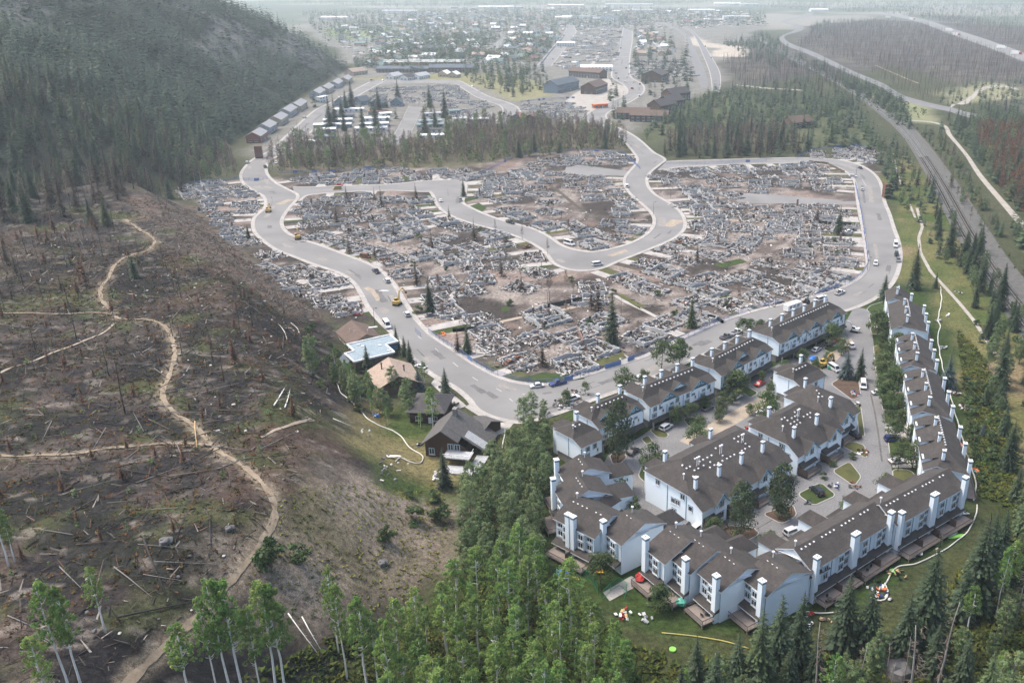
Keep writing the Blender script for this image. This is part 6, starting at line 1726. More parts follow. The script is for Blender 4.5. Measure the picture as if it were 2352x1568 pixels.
# along the railway and the right hand roads
GR2 = 'conifers along the railway'
for poly, dm, n, sd, ks, lb, sc in [
    ([(2060,470),(2150,440),(2200,520),(2250,620),(2150,600),(2120,520)], 7, 46, 510, ['spruce0','spruce2','poplar2','scorched0','bush1','spruce3'], 'between the street and the railway', .62),
    ([(2000,345),(2050,330),(2130,420),(2160,470),(2070,460),(2030,400)], 7.5, 60, 511, ['spruce0','spruce1','spruce2','poplar3','spruce3','scorched2'], 'left of the curving railway', .66),
    ([(2150,370),(2190,350),(2240,440),(2310,560),(2360,640),(2280,590),(2200,470)], 8, 40, 512, ['spruce3','poplar2','bush1','bare1','scorched1'], 'between railway and gravel road', .55),
    ([(2230,300),(2352,320),(2460,420),(2460,720),(2352,560),(2290,440)], 7, 130, 513, ['bare0','bare1','bare2','scorched0','rust0','scorched3','spruce2','spruce0','poplar1'], 'right of the gravel road', .8),
    ([(2150,280),(2240,270),(2352,250),(2420,300),(2352,330),(2230,310),(2190,330)], 9, 60, 514, ['spruce0','spruce1','spruce2','scorched1'], 'around the road bend at the right edge', .8),
    ([(1500,262),(1660,215),(1790,230),(1960,240),(2010,330),(1860,345),(1700,320),(1600,310),(1480,330)], 11, 150, 515, ['spruce0','sprucemid1','spruce2','sprucemid0','poplar2','poplar3'], 'around the clearing of the lone lodge', .85),
    ([(1660,205),(1800,190),(1900,180),(1985,215),(1960,240),(1790,232)], 14, 90, 516, ['spruce0','spruce1','spruce2','scorched0'], 'between the double road and the railway', .85),
    ([(1395,225),(1420,210),(1440,245),(1425,290),(1400,262)], 9, 26, 517, ['spruce0','spruce2','spruce1'], 'at the sharp bend of the through road', .85),
    ([(1520,360),(1560,340),(1860,345),(1850,362),(1600,364)], 8, 40, 518, ['scorched0','scorched1','spruce0','spruce2','scorched2'], 'scorched strip above the right street', .95)]:
    for x, y in scatter(poly, dm, n, sd, marg=3):
        k = random.choice(ks); b = k.rstrip('0123456789')
        if k == 'spruce3' and y > 700: k = 'spruce0'
        w_ = {'spruce': 'dark spruce', 'sprucemid': 'mid green spruce', 'poplar': 'grey-green leafy tree', 'bush': 'low bush', 'bare': 'reddish bare tree', 'scorched': 'brown scorched conifer', 'rust': 'rust coloured conifer'}[b]
        tree(k, x, y, f'{w_} {lb}', 'bush' if b == 'bush' else 'tree', f'{w_}s {lb}', sc=sc * random.uniform(.7, 1.15))
# bare aspen woods in the middle
for poly, dm, n, sd, ks, lb in [
    ([(1040,300),(1120,290),(1260,290),(1400,300),(1440,340),(1330,345),(1180,365),(1060,372),(1020,340)], 5.0, 330, 520, ['bare0','bare1','bare2','bare3','bare0','bare1','bare2','bare3','bare0','poplar1','spruce2'], 'in the bare wood above the crescent lanes'),
    ([(620,395),(640,330),(760,330),(1000,335),(1050,372),(900,385),(700,402)], 6.2, 190, 521, ['bare0','bare1','bare2','bare0','bare2','scorched1','poplar1','bare3'], 'in the bare wood above the left street'),
    ([(1530,330),(1680,300),(1800,310),(1850,345),(1700,358),(1560,355)], 6.4, 150, 522, ['bare0','bare1','bare2','bare3','scorched0','spruce0'], 'in the tall pale-trunked grove above the right street'),
    ([(400,415),(430,390),(520,360),(545,395),(550,412),(470,420)], 6.0, 80, 523, ['bare0','bare1','poplar3','bare2'], 'in the bare grove at the foot of the forested slope')]:
    for x, y in scatter(poly, dm, n, sd, marg=3):
        k = random.choice(ks); b = k.rstrip('0123456789')
        w_ = {'bare': 'leafless grey-brown aspen', 'poplar': 'half-green aspen', 'spruce': 'dark young spruce', 'scorched': 'scorched dark conifer'}[b]
        tree(k, x, y, f'{w_} {lb}', group=f'{w_}s {lb}', sc=random.uniform(.75, 1.1))
# scorched trees, bushes and stumps left in the burnt gardens
for x, y in scatter([(690,460),(985,455),(1100,520),(1260,600),(1400,660),(1560,600),(1980,530),(1990,600),(1640,740),(1240,860),(1000,770),(800,600)], 13, 85, 535, marg=3):
    k = random.choice(['bare0', 'bare2', 'snag0', 'scorched1', 'snag2', 'bush0', 'bush1'])
    b = k.rstrip('0123456789')
    tree(k, x, y, {'bare': 'bare scorched garden tree among the ruins', 'snag': 'black burnt garden tree among the ruins', 'scorched': 'browned conifer among the ruins', 'bush': 'surviving dark bush among the ruins'}[b], 'bush' if b == 'bush' else 'tree', 'left in the burnt gardens ' + b, sc=random.uniform(.3, .6) if b != 'bush' else random.uniform(.8, 1.5))
# burnt hill: rusty saplings, black trunks, bushes, charred tops at its crest
for x, y in scatter([(0,560),(180,520),(300,560),(420,560),(620,690),(700,760),(560,980),(640,1100),(520,1240),(0,1300)], 7, 95, 530):
    tree(f'rust{random.randrange(3)}', x, y, 'small rust brown dead sapling on the burnt hill', group='rust brown saplings on the burnt hill', sc=random.uniform(.12, .32))
for x, y in scatter([(0,500),(240,520),(420,600),(600,720),(560,900),(400,900),(0,860)], 10, 60, 531):
    tree(f'snag{random.randrange(4)}', x, y, 'thin black burnt trunk standing on the burnt hill', group='black burnt trunks on the hill', sc=random.uniform(.35, .85))
for x, y in scatter([(0,520),(120,500),(240,530),(230,700),(0,760)], 6.5, 28, 532):
    k = random.choice(['rust0', 'rust1', 'rust2', 'scorched0', 'greysnag1'])
    tree(k, x, y, 'rust brown half-burnt conifer at the left end of the burnt hill', group='half-burnt conifers at the left end', sc=random.uniform(.3, .62))
for x, y in scatter([(0,470),(110,440),(240,410),(420,400),(440,430),(300,450),(200,500),(0,520)], 6, 90, 533):
    k = random.choice(['scorched0', 'scorched1', 'scorched2', 'scorched3', 'spruce0', 'snag0', 'bare1'])
    tree(k, x, y, 'blackened tree behind the crest of the burnt hill', group='blackened trees behind the burnt crest', sc=random.uniform(.75, 1.1))
for x, y in scatter([(700,740),(800,790),(860,900),(800,960),(740,900),(680,800)], 5, 26, 534):
    tree(f'bush{random.randrange(3)}', x, y, 'green bush on the slope above the brown houses', 'bush', 'green bushes above the brown houses', sc=random.uniform(.7, 1.5))
# the forest on the mountain: the 300 largest as single trees, the others as one mass
def merged(name, pts, protos, hs, label, mat, seed, cols=None):
    r = np.random.default_rng(seed)
    Vs = []; Fs = []; Cs = []; n = 0
    for (x, y), h in zip(pts, hs):
        v, f, c = protos[r.integers(len(protos))]
        a = r.uniform(0, 6.28); s = h; w = s * r.uniform(.85, 1.25)
        q = np.empty_like(v)
        q[:, 0] = (v[:, 0] * math.cos(a) - v[:, 1] * math.sin(a)) * w + x
        q[:, 1] = (v[:, 0] * math.sin(a) + v[:, 1] * math.cos(a)) * w + y
        q[:, 2] = v[:, 2] * s + float(hz(x, y)) - .3
        t = np.array(cols[r.integers(len(cols))] if cols else (1, 1, 1)) * r.uniform(.75, 1.3)
        Vs.append(q); Fs.append(f + n); Cs.append(c * t); n += len(v)
    o = link(name, mesh_np(name, np.vstack(Vs), np.vstack(Fs), M[mat], col=np.vstack(Cs).astype(np.float32)))
    return tag(o, label, None, None, 'stuff')
low = [conifer_np(1.0, .21, 11, 8, 400 + i, parts=1, jitter=.4, wid=.75) for i in range(6)]
tiny = [conifer_np(1.0, .24, 7, 5, 420 + i, parts=1, jitter=.4, wid=.9) for i in range(5)]
r = np.random.default_rng(77)
mp = np.array(MOUNTAIN); X = r.uniform((-1500, 260), (-230, 2300), (90000, 2))
X = X[inside(X[:, 0], X[:, 1], MOUNTAIN)]
zz = hz(X[:, 0], X[:, 1]); X = X[(zz < 172)]; zz = hz(X[:, 0], X[:, 1])
X = X[in_view(X[:, 0], X[:, 1], zz + 8, 70)]
grove = fbm(X[:, 0] * .8, X[:, 1] * .35, 60, 95)
X = X[(grove < .64) | (r.random(len(X)) < .4)]
keep = []; grid = {}
for x, y in X:
    dm = 4.2 if y < 700 else 4.2 + (y - 700) * .0028
    i, j = int(x // 9), int(y // 9)
    if all((x - a) ** 2 + (y - b) ** 2 > dm * dm for di in (-1, 0, 1) for dj in (-1, 0, 1) for a, b in grid.get((i + di, j + dj), ())):
        grid.setdefault((i, j), []).append((x, y)); keep.append((x, y))
keep.sort(key=lambda p: p[0] ** 2 + p[1] ** 2)
keep = keep[:17000]
for x, y in keep[:300]:
    k = random.choice(['spruce0', 'spruce1', 'spruce2', 'sprucemid0', 'spruce0', 'scorched2'])
    b = k.rstrip('0123456789')
    tree(k, x, y, {'spruce': 'dark spruce at the lower edge of the forested mountain', 'sprucemid': 'mid green spruce at the lower edge of the forested mountain', 'scorched': 'browned conifer at the lower edge of the forested mountain'}[b], group='forested mountain edge ' + b, sc=random.uniform(.65, 1.05))
rest = [q for q in keep[300:] if q[1] < 760]; rest2 = [q for q in keep[300:] if q[1] >= 760]
merged('forest', rest, low, r.uniform(12, 23, len(rest)), 'dense conifer forest covering the left mountainside', 'needle', 5, [(.5, .68, .72), (.66, .82, .78), (.58, .78, .78), (.42, .56, .62), (.85, .95, .75), (.7, .9, .85), (.85, .75, .65)])
merged('forest', rest2, tiny, r.uniform(12, 23, len(rest2)), 'hazier far end of the conifer forest on the mountainside', 'needle', 5, [(.5, .68, .72), (.66, .82, .78), (.58, .78, .78), (.42, .56, .62), (.85, .95, .75), (.7, .9, .85), (.85, .75, .65)])
# town trees
for poly, dm, n, sd, lb in [([(740,175),(800,150),(1000,90),(1110,90),(1110,160),(1000,170),(880,165)], 17, 90, 540, 'among the roofs of the left town streets'), ([(1060,165),(1250,150),(1260,200),(1180,228),(1080,190)], 15, 60, 541, 'on the rocky green below the town'),
                            ([(1452,70),(1490,66),(1580,130),(1560,175),(1450,175)], 20, 50, 542, 'between straight street and double road'), ([(720,245),(900,235),(1020,250),(1030,320),(720,330)], 22, 30, 543, 'between the mobile homes'), ([(700,60),(900,50),(1300,60),(1290,90),(1110,95),(820,105)], 30, 70, 544, 'in the hazy far part of town')]:
    for x, y in scatter(poly, dm, n, sd, marg=6):
        k = random.choice(['spruce0', 'spruce1', 'spruce2', 'poplar2', 'spruce0'])
        b = k.rstrip('0123456789')
        w_ = {'spruce': 'dark spruce', 'poplar': 'round green tree'}[b]
        tree(k, x, y, f'{w_} {lb}', group=f'{w_}s {lb}', sc=random.uniform(.7, 1.3) * (1.35 if y > 1400 else 1.1))
lowb0 = []
for i in range(4):
    v, f, c = twig_np(1.0, .2, .2, 40, 860 + i, w=.014)
    lowb0.append((v, f, c))
def mass(poly, n, seed, protos, hr, name, label, mat, cols=None, marg=2, dm=0):
    P = np.array(W2(poly)); r = np.random.default_rng(seed)
    X = r.uniform(P.min(0), P.max(0), (n * 6, 2)); X = X[inside(X[:, 0], X[:, 1], [tuple(p) for p in P])]
    X = X[road_clear(X[:, 0], X[:, 1], marg)] if len(X) else X
    X = X[:n]
    if len(X): merged(name, X, protos, r.uniform(*hr, len(X)), label, mat, seed, cols)
mass([(690,30),(1400,18),(1760,30),(1760,60),(1500,60),(1200,75),(760,110)], 2200, 601, tiny, (12, 28), 'far_town_trees', 'hazy dark trees scattered through the far town', 'needle', [(1.2, 1.2, 1.1), (1.5, 1.5, 1.2)])
mass([(1640,8),(2000,0),(2500,-6),(2600,60),(2352,75),(2130,40),(2000,30),(1880,26),(1740,18)], 3600, 602, tiny, (12, 22), 'far_forest', 'far hazy conifer forest along the top right edge', 'needle', [(1, 1.05, 1.05), (.9, .9, .95)])
mass([(800,150),(880,110),(1000,88),(1110,86),(1250,84),(1290,84),(1250,140),(1110,160),(1000,170),(880,165)], 800, 607, tiny, (11, 24), 'town_trees', 'dark trees filling the gaps between the town roofs', 'needle', [(1, 1, 1), (1.5, 1.5, 1.1), (.8, .85, .85)])
bxp = []
for i in range(5):
    m = MB()
    for q in range(3): m.obox((random.uniform(-1, 1), random.uniform(-1, 1), .18), (random.uniform(.5, 1.3), random.uniform(.3, .8), random.uniform(.2, .5)), (0, 0, random.uniform(0, 3)))
    bxp.append((np.array(m.v, np.float32), np.array(m.f, np.int32), np.ones((len(m.v), 3), np.float32)))
mass([(860,165),(800,120),(760,60),(860,24),(1740,24),(1760,56),(1600,66),(1450,66),(1440,150),(1300,160),(1250,140),(1110,160),(1000,172)], 3400, 609, bxp, (2.5, 7), 'town_clutter', 'sheds, burnt plots and yards of the far town reading as grey clutter', 'debris', [(.6, .6, .6), (.75, .74, .72), (.25, .24, .24), (.1, .09, .09), (.4, .38, .36), (.3, .2, .16), (.3, .36, .38)])
mass([(600,6),(900,2),(1640,-2),(1640,8),(1200,14),(900,16)], 2000, 603, tiny, (12, 22), 'far_forest', 'pale far treeline across the top of the valley', 'needle', [(1, 1.05, 1.05)])
spk = []
for i in range(4):
    v, f, c = twig_np(1.0, .10, .25, 7, 700 + i, w=.008, droop=.2)
    m = MB(); m.tube([(0, 0, -.02), (.01, 0, .5), (.02 * i, .01, 1)], [.012, .009, .003], 4, cap=False)
    tv = np.array(m.v, np.float32); tf = np.array(m.f, np.int32)
    spk.append((np.vstack([v, tv]), np.vstack([f, tf + len(v)]), np.vstack([c, np.ones((len(tv), 3), np.float32)])))
BC = [(.55, .5, .5), (.8, .72, .68), (.4, .38, .38), (1.0, .9, .85)]
mass([(1700,150),(1840,100),(1870,62),(2020,46),(2130,62),(2352,150),(2430,190),(2430,250),(2330,188),(2230,190),(2130,236),(2070,212),(1990,160),(1880,118),(1800,110)], 5200, 604, spk, (9, 17), 'burnt_forest', 'dense burnt black forest on the right hand flats', 'twig', BC)
mass([(2080,34),(2200,40),(2500,90),(2700,190),(2500,180),(2290,96),(2180,60)], 2600, 605, spk, (9, 17), 'burnt_forest', 'burnt forest beyond the far highway', 'twig', BC)
mass([(1660,140),(1720,130),(1860,150),(1960,180),(1980,210),(1880,200),(1700,196)], 800, 606, spk, (8, 15), 'burnt_forest', 'burnt thin trunks between double road and railway', 'twig', BC)
# ground cover
def tuft_np(seed, n=7):
    r = np.random.default_rng(seed); V = []; F = []; Cc = []
    for i in range(n):
        a = r.uniform(0, 6.28); L = r.uniform(.4, 1); w = r.uniform(.12, .3); i0 = len(V)
        V += [(0, 0, 0), (math.cos(a) * L * .5 - math.sin(a) * w, math.sin(a) * L * .5 + math.cos(a) * w, r.uniform(.3, .7)), (math.cos(a) * L, math.sin(a) * L, r.uniform(.3, 1)), (math.cos(a) * L * .5 + math.sin(a) * w, math.sin(a) * L * .5 - math.cos(a) * w, r.uniform(.3, .7))]
        F.append((i0, i0 + 1, i0 + 2, i0 + 3)); c = r.uniform(.7, 1.3); Cc += [(c, c, c)] * 4
    return np.array(V, np.float32), np.array(F, np.int32), np.array(Cc, np.float32)
tuf = [tuft_np(i) for i in range(6)]
mass([(560,1560),(760,1460),(960,1460),(1100,1340),(1260,1330),(1420,1460),(1560,1520),(1900,1500),(2100,1440),(2260,1260),(2400,1180),(2420,1700),(500,1700)], 9000, 610, tuf, (.5, 1.5), 'undergrowth', 'low green undergrowth beneath the lower woods', 'undergrowth', [(1, 1, 1), (1.3, 1.15, .8), (.7, .8, .8)])
mass([(2200,760),(2260,820),(2330,1000),(2360,1180),(2250,1140),(2225,980)], 3200, 611, tuf, (.4, 1.3), 'undergrowth', 'rough weeds on the meadow right of the hose', 'undergrowth', [(1, 1, 1), (1.5, 1.3, .8), (.8, .9, .8)])
mass([(0,560),(300,560),(500,620),(700,740),(700,980),(640,1120),(560,1300),(0,1500)], 7500, 612, tuf, (.3, .9), 'regrowth', 'sparse green and rusty regrowth on the burnt hill', 'undergrowth', [(.8, .8, .8), (1.3, .66, .9), (1.7, .68, .9), (.5, .42, .45), (1.9, 1.0, 1.3)])
mass([(640,1140),(1000,1110),(1040,1180),(1000,1330),(860,1420),(640,1420),(560,1330)], 1500, 613, tuf, (.25, .8), 'dry_grass', 'dry brown and green tufts on the bank above the wood', 'undergrowth', [(2.4, 2.0, 1.5), (1.6, 1.45, 1.0), (1.9, 1.6, 1.2)])

# repeats: up to 300 of a kind, largest first, as single trees; what is left over of that kind as one mass each
mass([(0,500),(250,470),(440,480),(560,590),(720,700),(780,800),(740,960),(680,1110),(600,1230),(430,1420),(200,1560),(0,1568)], 15000, 614, [(np.array([(-.5, -.02, .06), (.5, -.015, .05), (.5, .015, .09), (-.5, .02, .1)], np.float32) * (1, 1.6, 1), np.array([(0, 1, 2, 3)], np.int32), np.ones((4, 3), np.float32)), (np.array([(-.3, -.04, .05), (.35, .0, .3), (.36, .03, .3), (-.3, .04, .08)], np.float32), np.array([(0, 1, 2, 3)], np.int32), np.ones((4, 3), np.float32))], (.7, 4.2), 'charred_sticks', 'charred twigs and pale splinters strewn over the burnt hill', 'debris', [(.02, .02, .02), (.03, .028, .027), (.05, .045, .04), (.10, .09, .08), (.26, .235, .205), (.12, .07, .045), (.03, .028, .028), (.08, .07, .06), (.025, .025, .025)])
brush = []
for i in range(5):
    v, f, c = twig_np(1.0, .75, .02, 9, 850 + i, w=.05, droop=-.6)
    brush.append((v, f, c))
mass([(0,480),(250,470),(440,480),(560,590),(720,700),(790,800),(760,960),(690,1110),(600,1230),(430,1420),(200,1568),(0,1568)], 2600, 616, brush, (.6, 1.8), 'dead_brush', 'dead reddish brown and charred brush all over the burnt hill', 'twig', [(.6, .42, .34), (.75, .5, .38), (.2, .19, .2), (.35, .3, .28), (.9, .8, .7), (.15, .145, .15), (.4, .5, .25)])
mass([(640,395),(640,340),(760,330),(1000,330),(1040,295),(1260,285),(1400,295),(1440,340),(1330,346),(1180,366),(1060,380),(900,385)], 900, 617, lowb0, (4, 11), 'bare_wood_brush', 'grey-brown leafless undergrowth of the bare woods', 'twig', [(1, .9, .85), (.8, .7, .65), (.9, 1.0, .7), (.6, .7, .45)])
mass([(2150,290),(2240,275),(2352,260),(2480,330),(2480,760),(2352,600),(2290,450),(2220,350)], 700, 618, low, (7, 16), 'conifers', 'conifers filling the slopes right of the railway', 'needle', [(1, 1, 1), (1.3, 1.2, .95)])
mass([(2240,310),(2352,300),(2480,380),(2480,660),(2352,540),(2290,440)], 900, 619, lowb0, (7, 15), 'scorched_wood', 'reddish brown scorched wood at the right edge', 'twig', [(1.3, .75, .55), (1.0, .65, .5), (.7, .55, .5)])
mass([(1480,300),(1560,250),(1660,212),(1960,235),(2020,330),(2060,420),(2040,460),(1990,345),(1860,340),(1700,318),(1560,330)], 420, 620, low, (8, 19), 'conifers', 'smaller conifers filling the wood round the lone lodge', 'needle', [(1, 1, 1), (1.4, 1.4, 1.0), (.8, .85, .85)])
mass([(1960,190),(2070,232),(2095,300),(2060,288),(1985,222),(1900,178)], 170, 621, low, (9, 18), 'conifers', 'conifers between the railway and the far road', 'needle', [(1, 1, 1), (1.3, 1.2, .95)])
mass([(2100,292),(2150,300),(2180,340),(2240,430),(2300,540),(2340,600),(2300,560),(2230,450),(2150,350)], 150, 622, low, (5, 13), 'conifers', 'young conifers on the verge right of the railway', 'needle', [(1, 1, 1), (1.4, 1.3, .9), (1.6, 1.0, .7)])
mass([(1660,100),(1760,80),(1800,110),(1860,140),(1960,175),(1900,180),(1740,150)], 260, 623, low, (10, 20), 'conifers', 'dark conifers along the far end of the railway', 'needle', [(1, 1, 1), (.8, .85, .9)])
mass([(1860,60),(1900,50),(2020,46),(2000,60),(1880,90)], 160, 624, tiny, (12, 20), 'conifers', 'dark conifers inside the far road bend', 'needle', [(1, 1, 1)])
lowleaf = [leaf_np(1.0, .45, .12, 9, 9, .085, 870 + i, shape='round') for i in range(5)]
mass([(640,400),(640,372),(900,352),(1040,330),(1420,320),(1446,342),(1330,348),(1180,368),(1060,384),(900,388)], 240, 625, lowleaf, (3, 7), 'green_bushes', 'green bushes at the foot of the bare woods', 'leaf_dark', [(1, 1, 1), (1.3, 1.2, .9), (.7, .75, .7)])
mass([(800,150),(880,110),(1000,88),(1110,86),(1290,84),(1250,140),(1110,160),(1000,170),(880,165)], 330, 626, lowleaf, (6, 12), 'town_trees', 'round leafy trees between the town roofs', 'leaf_dark', [(1, 1, 1), (.8, .85, .85)])
mass([(1060,168),(1250,152),(1262,200),(1180,226),(1085,192)], 90, 627, low, (6, 15), 'conifers', 'young conifers on the rocky green', 'needle', [(1, 1, 1)])
mass([(1960,215),(2060,232),(2140,262),(2080,280),(1990,250)], 60, 628, lowleaf, (2, 6), 'green_bushes', 'green shrubs on the pale field between railway and road', 'leaf_dark', [(1, 1, 1), (1.4, 1.2, .8)])
mass([(2140,236),(2230,190),(2352,188),(2420,230),(2352,262),(2230,268)], 150, 629, low, (6, 15), 'conifers', 'mixed conifers round the far bend', 'needle', [(1, 1, 1), (1.3, 1.2, .9)])
mass([(1455,140),(1570,138),(1600,200),(1500,250),(1470,215)], 90, 630, low, (8, 20), 'conifers', 'dark conifers by the road fork', 'needle', [(1, 1, 1), (.8, .85, .85)])
mass([(1455,140),(1570,138),(1595,175),(1480,180)], 260, 631, bxp, (2, 6), 'town_clutter', 'burnt plots beside the road fork reading as grey rubble', 'debris', [(.5, .49, .47), (.2, .19, .18), (.06, .06, .06), (.35, .3, .26)])
mass([(0,720),(250,640),(560,800),(680,900),(640,1100),(480,1240),(0,1400)], 90, 632, lowleaf, (.8, 2.2), 'green_bushes', 'small green shrubs resprouting on the burnt hill', 'leaf_poplar', [(1, 1, 1), (.7, .75, .6)])
from collections import defaultdict
byname = defaultdict(list)
KN = {'spruce': 'spruce_tree', 'sprucemid': 'spruce_tree', 'spruceblue': 'blue_spruce', 'bare': 'bare_tree'}
for q in TQ:
    b = q[0].rstrip('0123456789')
    hh = (q[6] or TREES[q[0]][2][0][:, 2].max() * q[7])
    byname[KN.get(b, b)].append((hh / math.hypot(q[1], q[2]), hh, q))
lowbare = []
for i in range(4):
    v, f, c = twig_np(1.0, .17, .32, 60, 800 + i, w=.013)
    m = MB(); m.tube([(0, 0, -.02), (.01, 0, .5), (.02 * i, .01, 1)], [.013, .009, .003], 4, cap=False)
    tv = np.array(m.v, np.float32); tf = np.array(m.f, np.int32)
    lowbare.append((np.vstack([v, tv]), np.vstack([f, tf + len(v)]), np.vstack([c, np.ones((len(tv), 3), np.float32) * 1.6])))
for nm, qs in byname.items():
    qs.sort(key=lambda z: -z[0])
    for _, hh, q in qs[:270]:
        tree(q[0], q[1], q[2], q[3], q[4], q[5], q[6], q[7], q[8], now=True)
    rs = qs[270:]
    if rs:
        isb = nm == 'bare_tree'
        merged('distant_' + nm + 's', [(q[2][1], q[2][2]) for q in rs], lowbare if isb else low, [q[1] for q in rs], 'smaller bare trees of the middle woods' if isb else 'smaller distant spruces of the valley and the mountain foot', 'twig' if isb else 'needle', 91, None if isb else [(1, 1, 1), (1.3, 1.2, .95), (.85, .9, .9)])
# ------------------------------------------------------------------ charred logs and stones on the burnt hill
random.seed(31)
LOGS = []
for i in range(6):
    m = MB(); L = 1.0
    m.tube([(-.5, 0, 0), (-.1, random.uniform(-.01, .01), .004), (.5, random.uniform(-.02, .02), 0)], [.02, .016, .007], 6)
    for q in range(3):
        x = random.uniform(-.2, .45); a = random.uniform(0, 6.28); m.tube([(x, 0, 0), (x + .04, math.cos(a) * .06, abs(math.sin(a)) * .06)], [.004, .001], 4, cap=False)
    LOGS.append(m.v and m)
LM = {}
for mt in ('char', 'char_grey', 'bark_white', 'bark_brown'):
    LM[mt] = [m.mesh('log', M[mt], smooth=True) for m in LOGS]
def slope_place(o, x, y, a, L):
    x0, y0 = x - math.cos(a) * L / 2, y - math.sin(a) * L / 2; x1, y1 = x + math.cos(a) * L / 2, y + math.sin(a) * L / 2
    z0, z1 = float(hz(x0, y0)), float(hz(x1, y1))
    o.location = (x, y, max((z0 + z1) / 2, float(hz(x, y))) + .12 + .012 * L)
    o.rotation_euler = (0, -math.atan2(z1 - z0, L), a)
LB2 = {'char': 'charred black log lying on the burnt hill', 'char_grey': 'ash grey fallen log lying on the burnt hill', 'bark_brown': 'brown fallen log lying on the burnt hill'}
hill = [(0,560),(250,540),(420,560),(620,690),(700,770),(720,960),(660,1110),(560,1240),(430,1420),(200,1480),(0,1480)]
for i, (x, y) in enumerate(scatter(hill, 4.2, 285, 701)):
    mt = random.choice(['char', 'char', 'char_grey', 'char_grey', 'bark_brown', 'char'])
    L = random.uniform(3.5, 12); a = random.gauss(.4, .8) + (math.pi / 2 if random.random() < .25 else 0)
    o = link('log', random.choice(LM[mt]), None, None, None, (L, L * random.uniform(.4, .7), L * random.uniform(.4, .7)))
    slope_place(o, x, y, a, L); tag(o, LB2[mt], 'log', LB2[mt].replace(' log lying', ' logs'))
for (x0, y0, x1, y1, mt, lb) in [(330,1240,385,1380,'char','long black log pointing down towards the lower left wood'), (268,1425,520,1372,'char','longest black trunk lying flat above the lower left aspens'), (210,1400,240,1290,'bark_brown','brown stripped log below the boulder'), (655,1400,735,1510,'bark_white','white fallen birch trunk, left of a crossed pair'), (690,1410,740,1500,'bark_white','white fallen birch trunk, right of a crossed pair'), (630,935,655,895,'bark_white','pale pole lying left of two on the open burn'), (655,938,668,895,'bark_white','pale pole lying right of two on the open burn'), (400,1255,430,1305,'char','short black log beside the boulder'), (760,960,820,985,'bark_white','pale bent log at the meadow edge'), (270,1082,400,1103,'char','straight black log left of the main trail'), (448,970,452,1030,'wood_new','pale snapped pole leaning across the trail fork'), (460,1055,545,1010,'char','black log crossing the trail end')]:
    A = at([(x0, y0), (x1, y1)]); c = A.mean(0); d = A[1] - A[0]; L = float(np.linalg.norm(d[:2]))
    if mt not in LM: LM[mt] = [m.mesh('log', M[mt], smooth=True) for m in LOGS]
    o = link('log', LM[mt][1], None, None, None, (L, max(L * .55, 6.5), max(L * .55, 6.5)))
    slope_place(o, c[0], c[1], math.atan2(d[1], d[0]), L); tag(o, lb, 'log')
RK = []
for i in range(5):
    m = MB(); m.ball((0, 0, 0), (1, .8, .6), 8, 6, jit=.22); RK.append(m.mesh('stone', M['rock']))
RW = []
for i in range(3):
    m = MB(); m.ball((0, 0, 0), (1, .8, .5), 7, 5, jit=.25); RW.append(m.mesh('stone', M['rubble_stone']))
for i, (x, y) in enumerate(scatter(hill + [(640,1200)], 3.5, 210, 702)):
    o = link('stone', random.choice(RK + RW), None, (x, y, float(hz(x, y)) + .05), random.uniform(0, 6.28), random.uniform(.18, .55))
    tag(o, 'small pale stone lying on the burnt hill', 'stone', 'stones on the burnt hill')
for x, y, s, lb in [(382,1246,1.35,'grey round boulder left of the main trail'), (2065,1545,3.2,'big pale cracked boulder at the lower edge below the row houses'), (880,1295,1.2,'grey stone beside a dark bush on the dry bank'), (528,1215,1.0,'grey stump-like rock in the green patch by the trail')]:
    w = a1(x, y); tag(link('boulder', RK[1], None, (w[0], w[1], w[2] + s * .25), .7, s), lb, 'boulder')

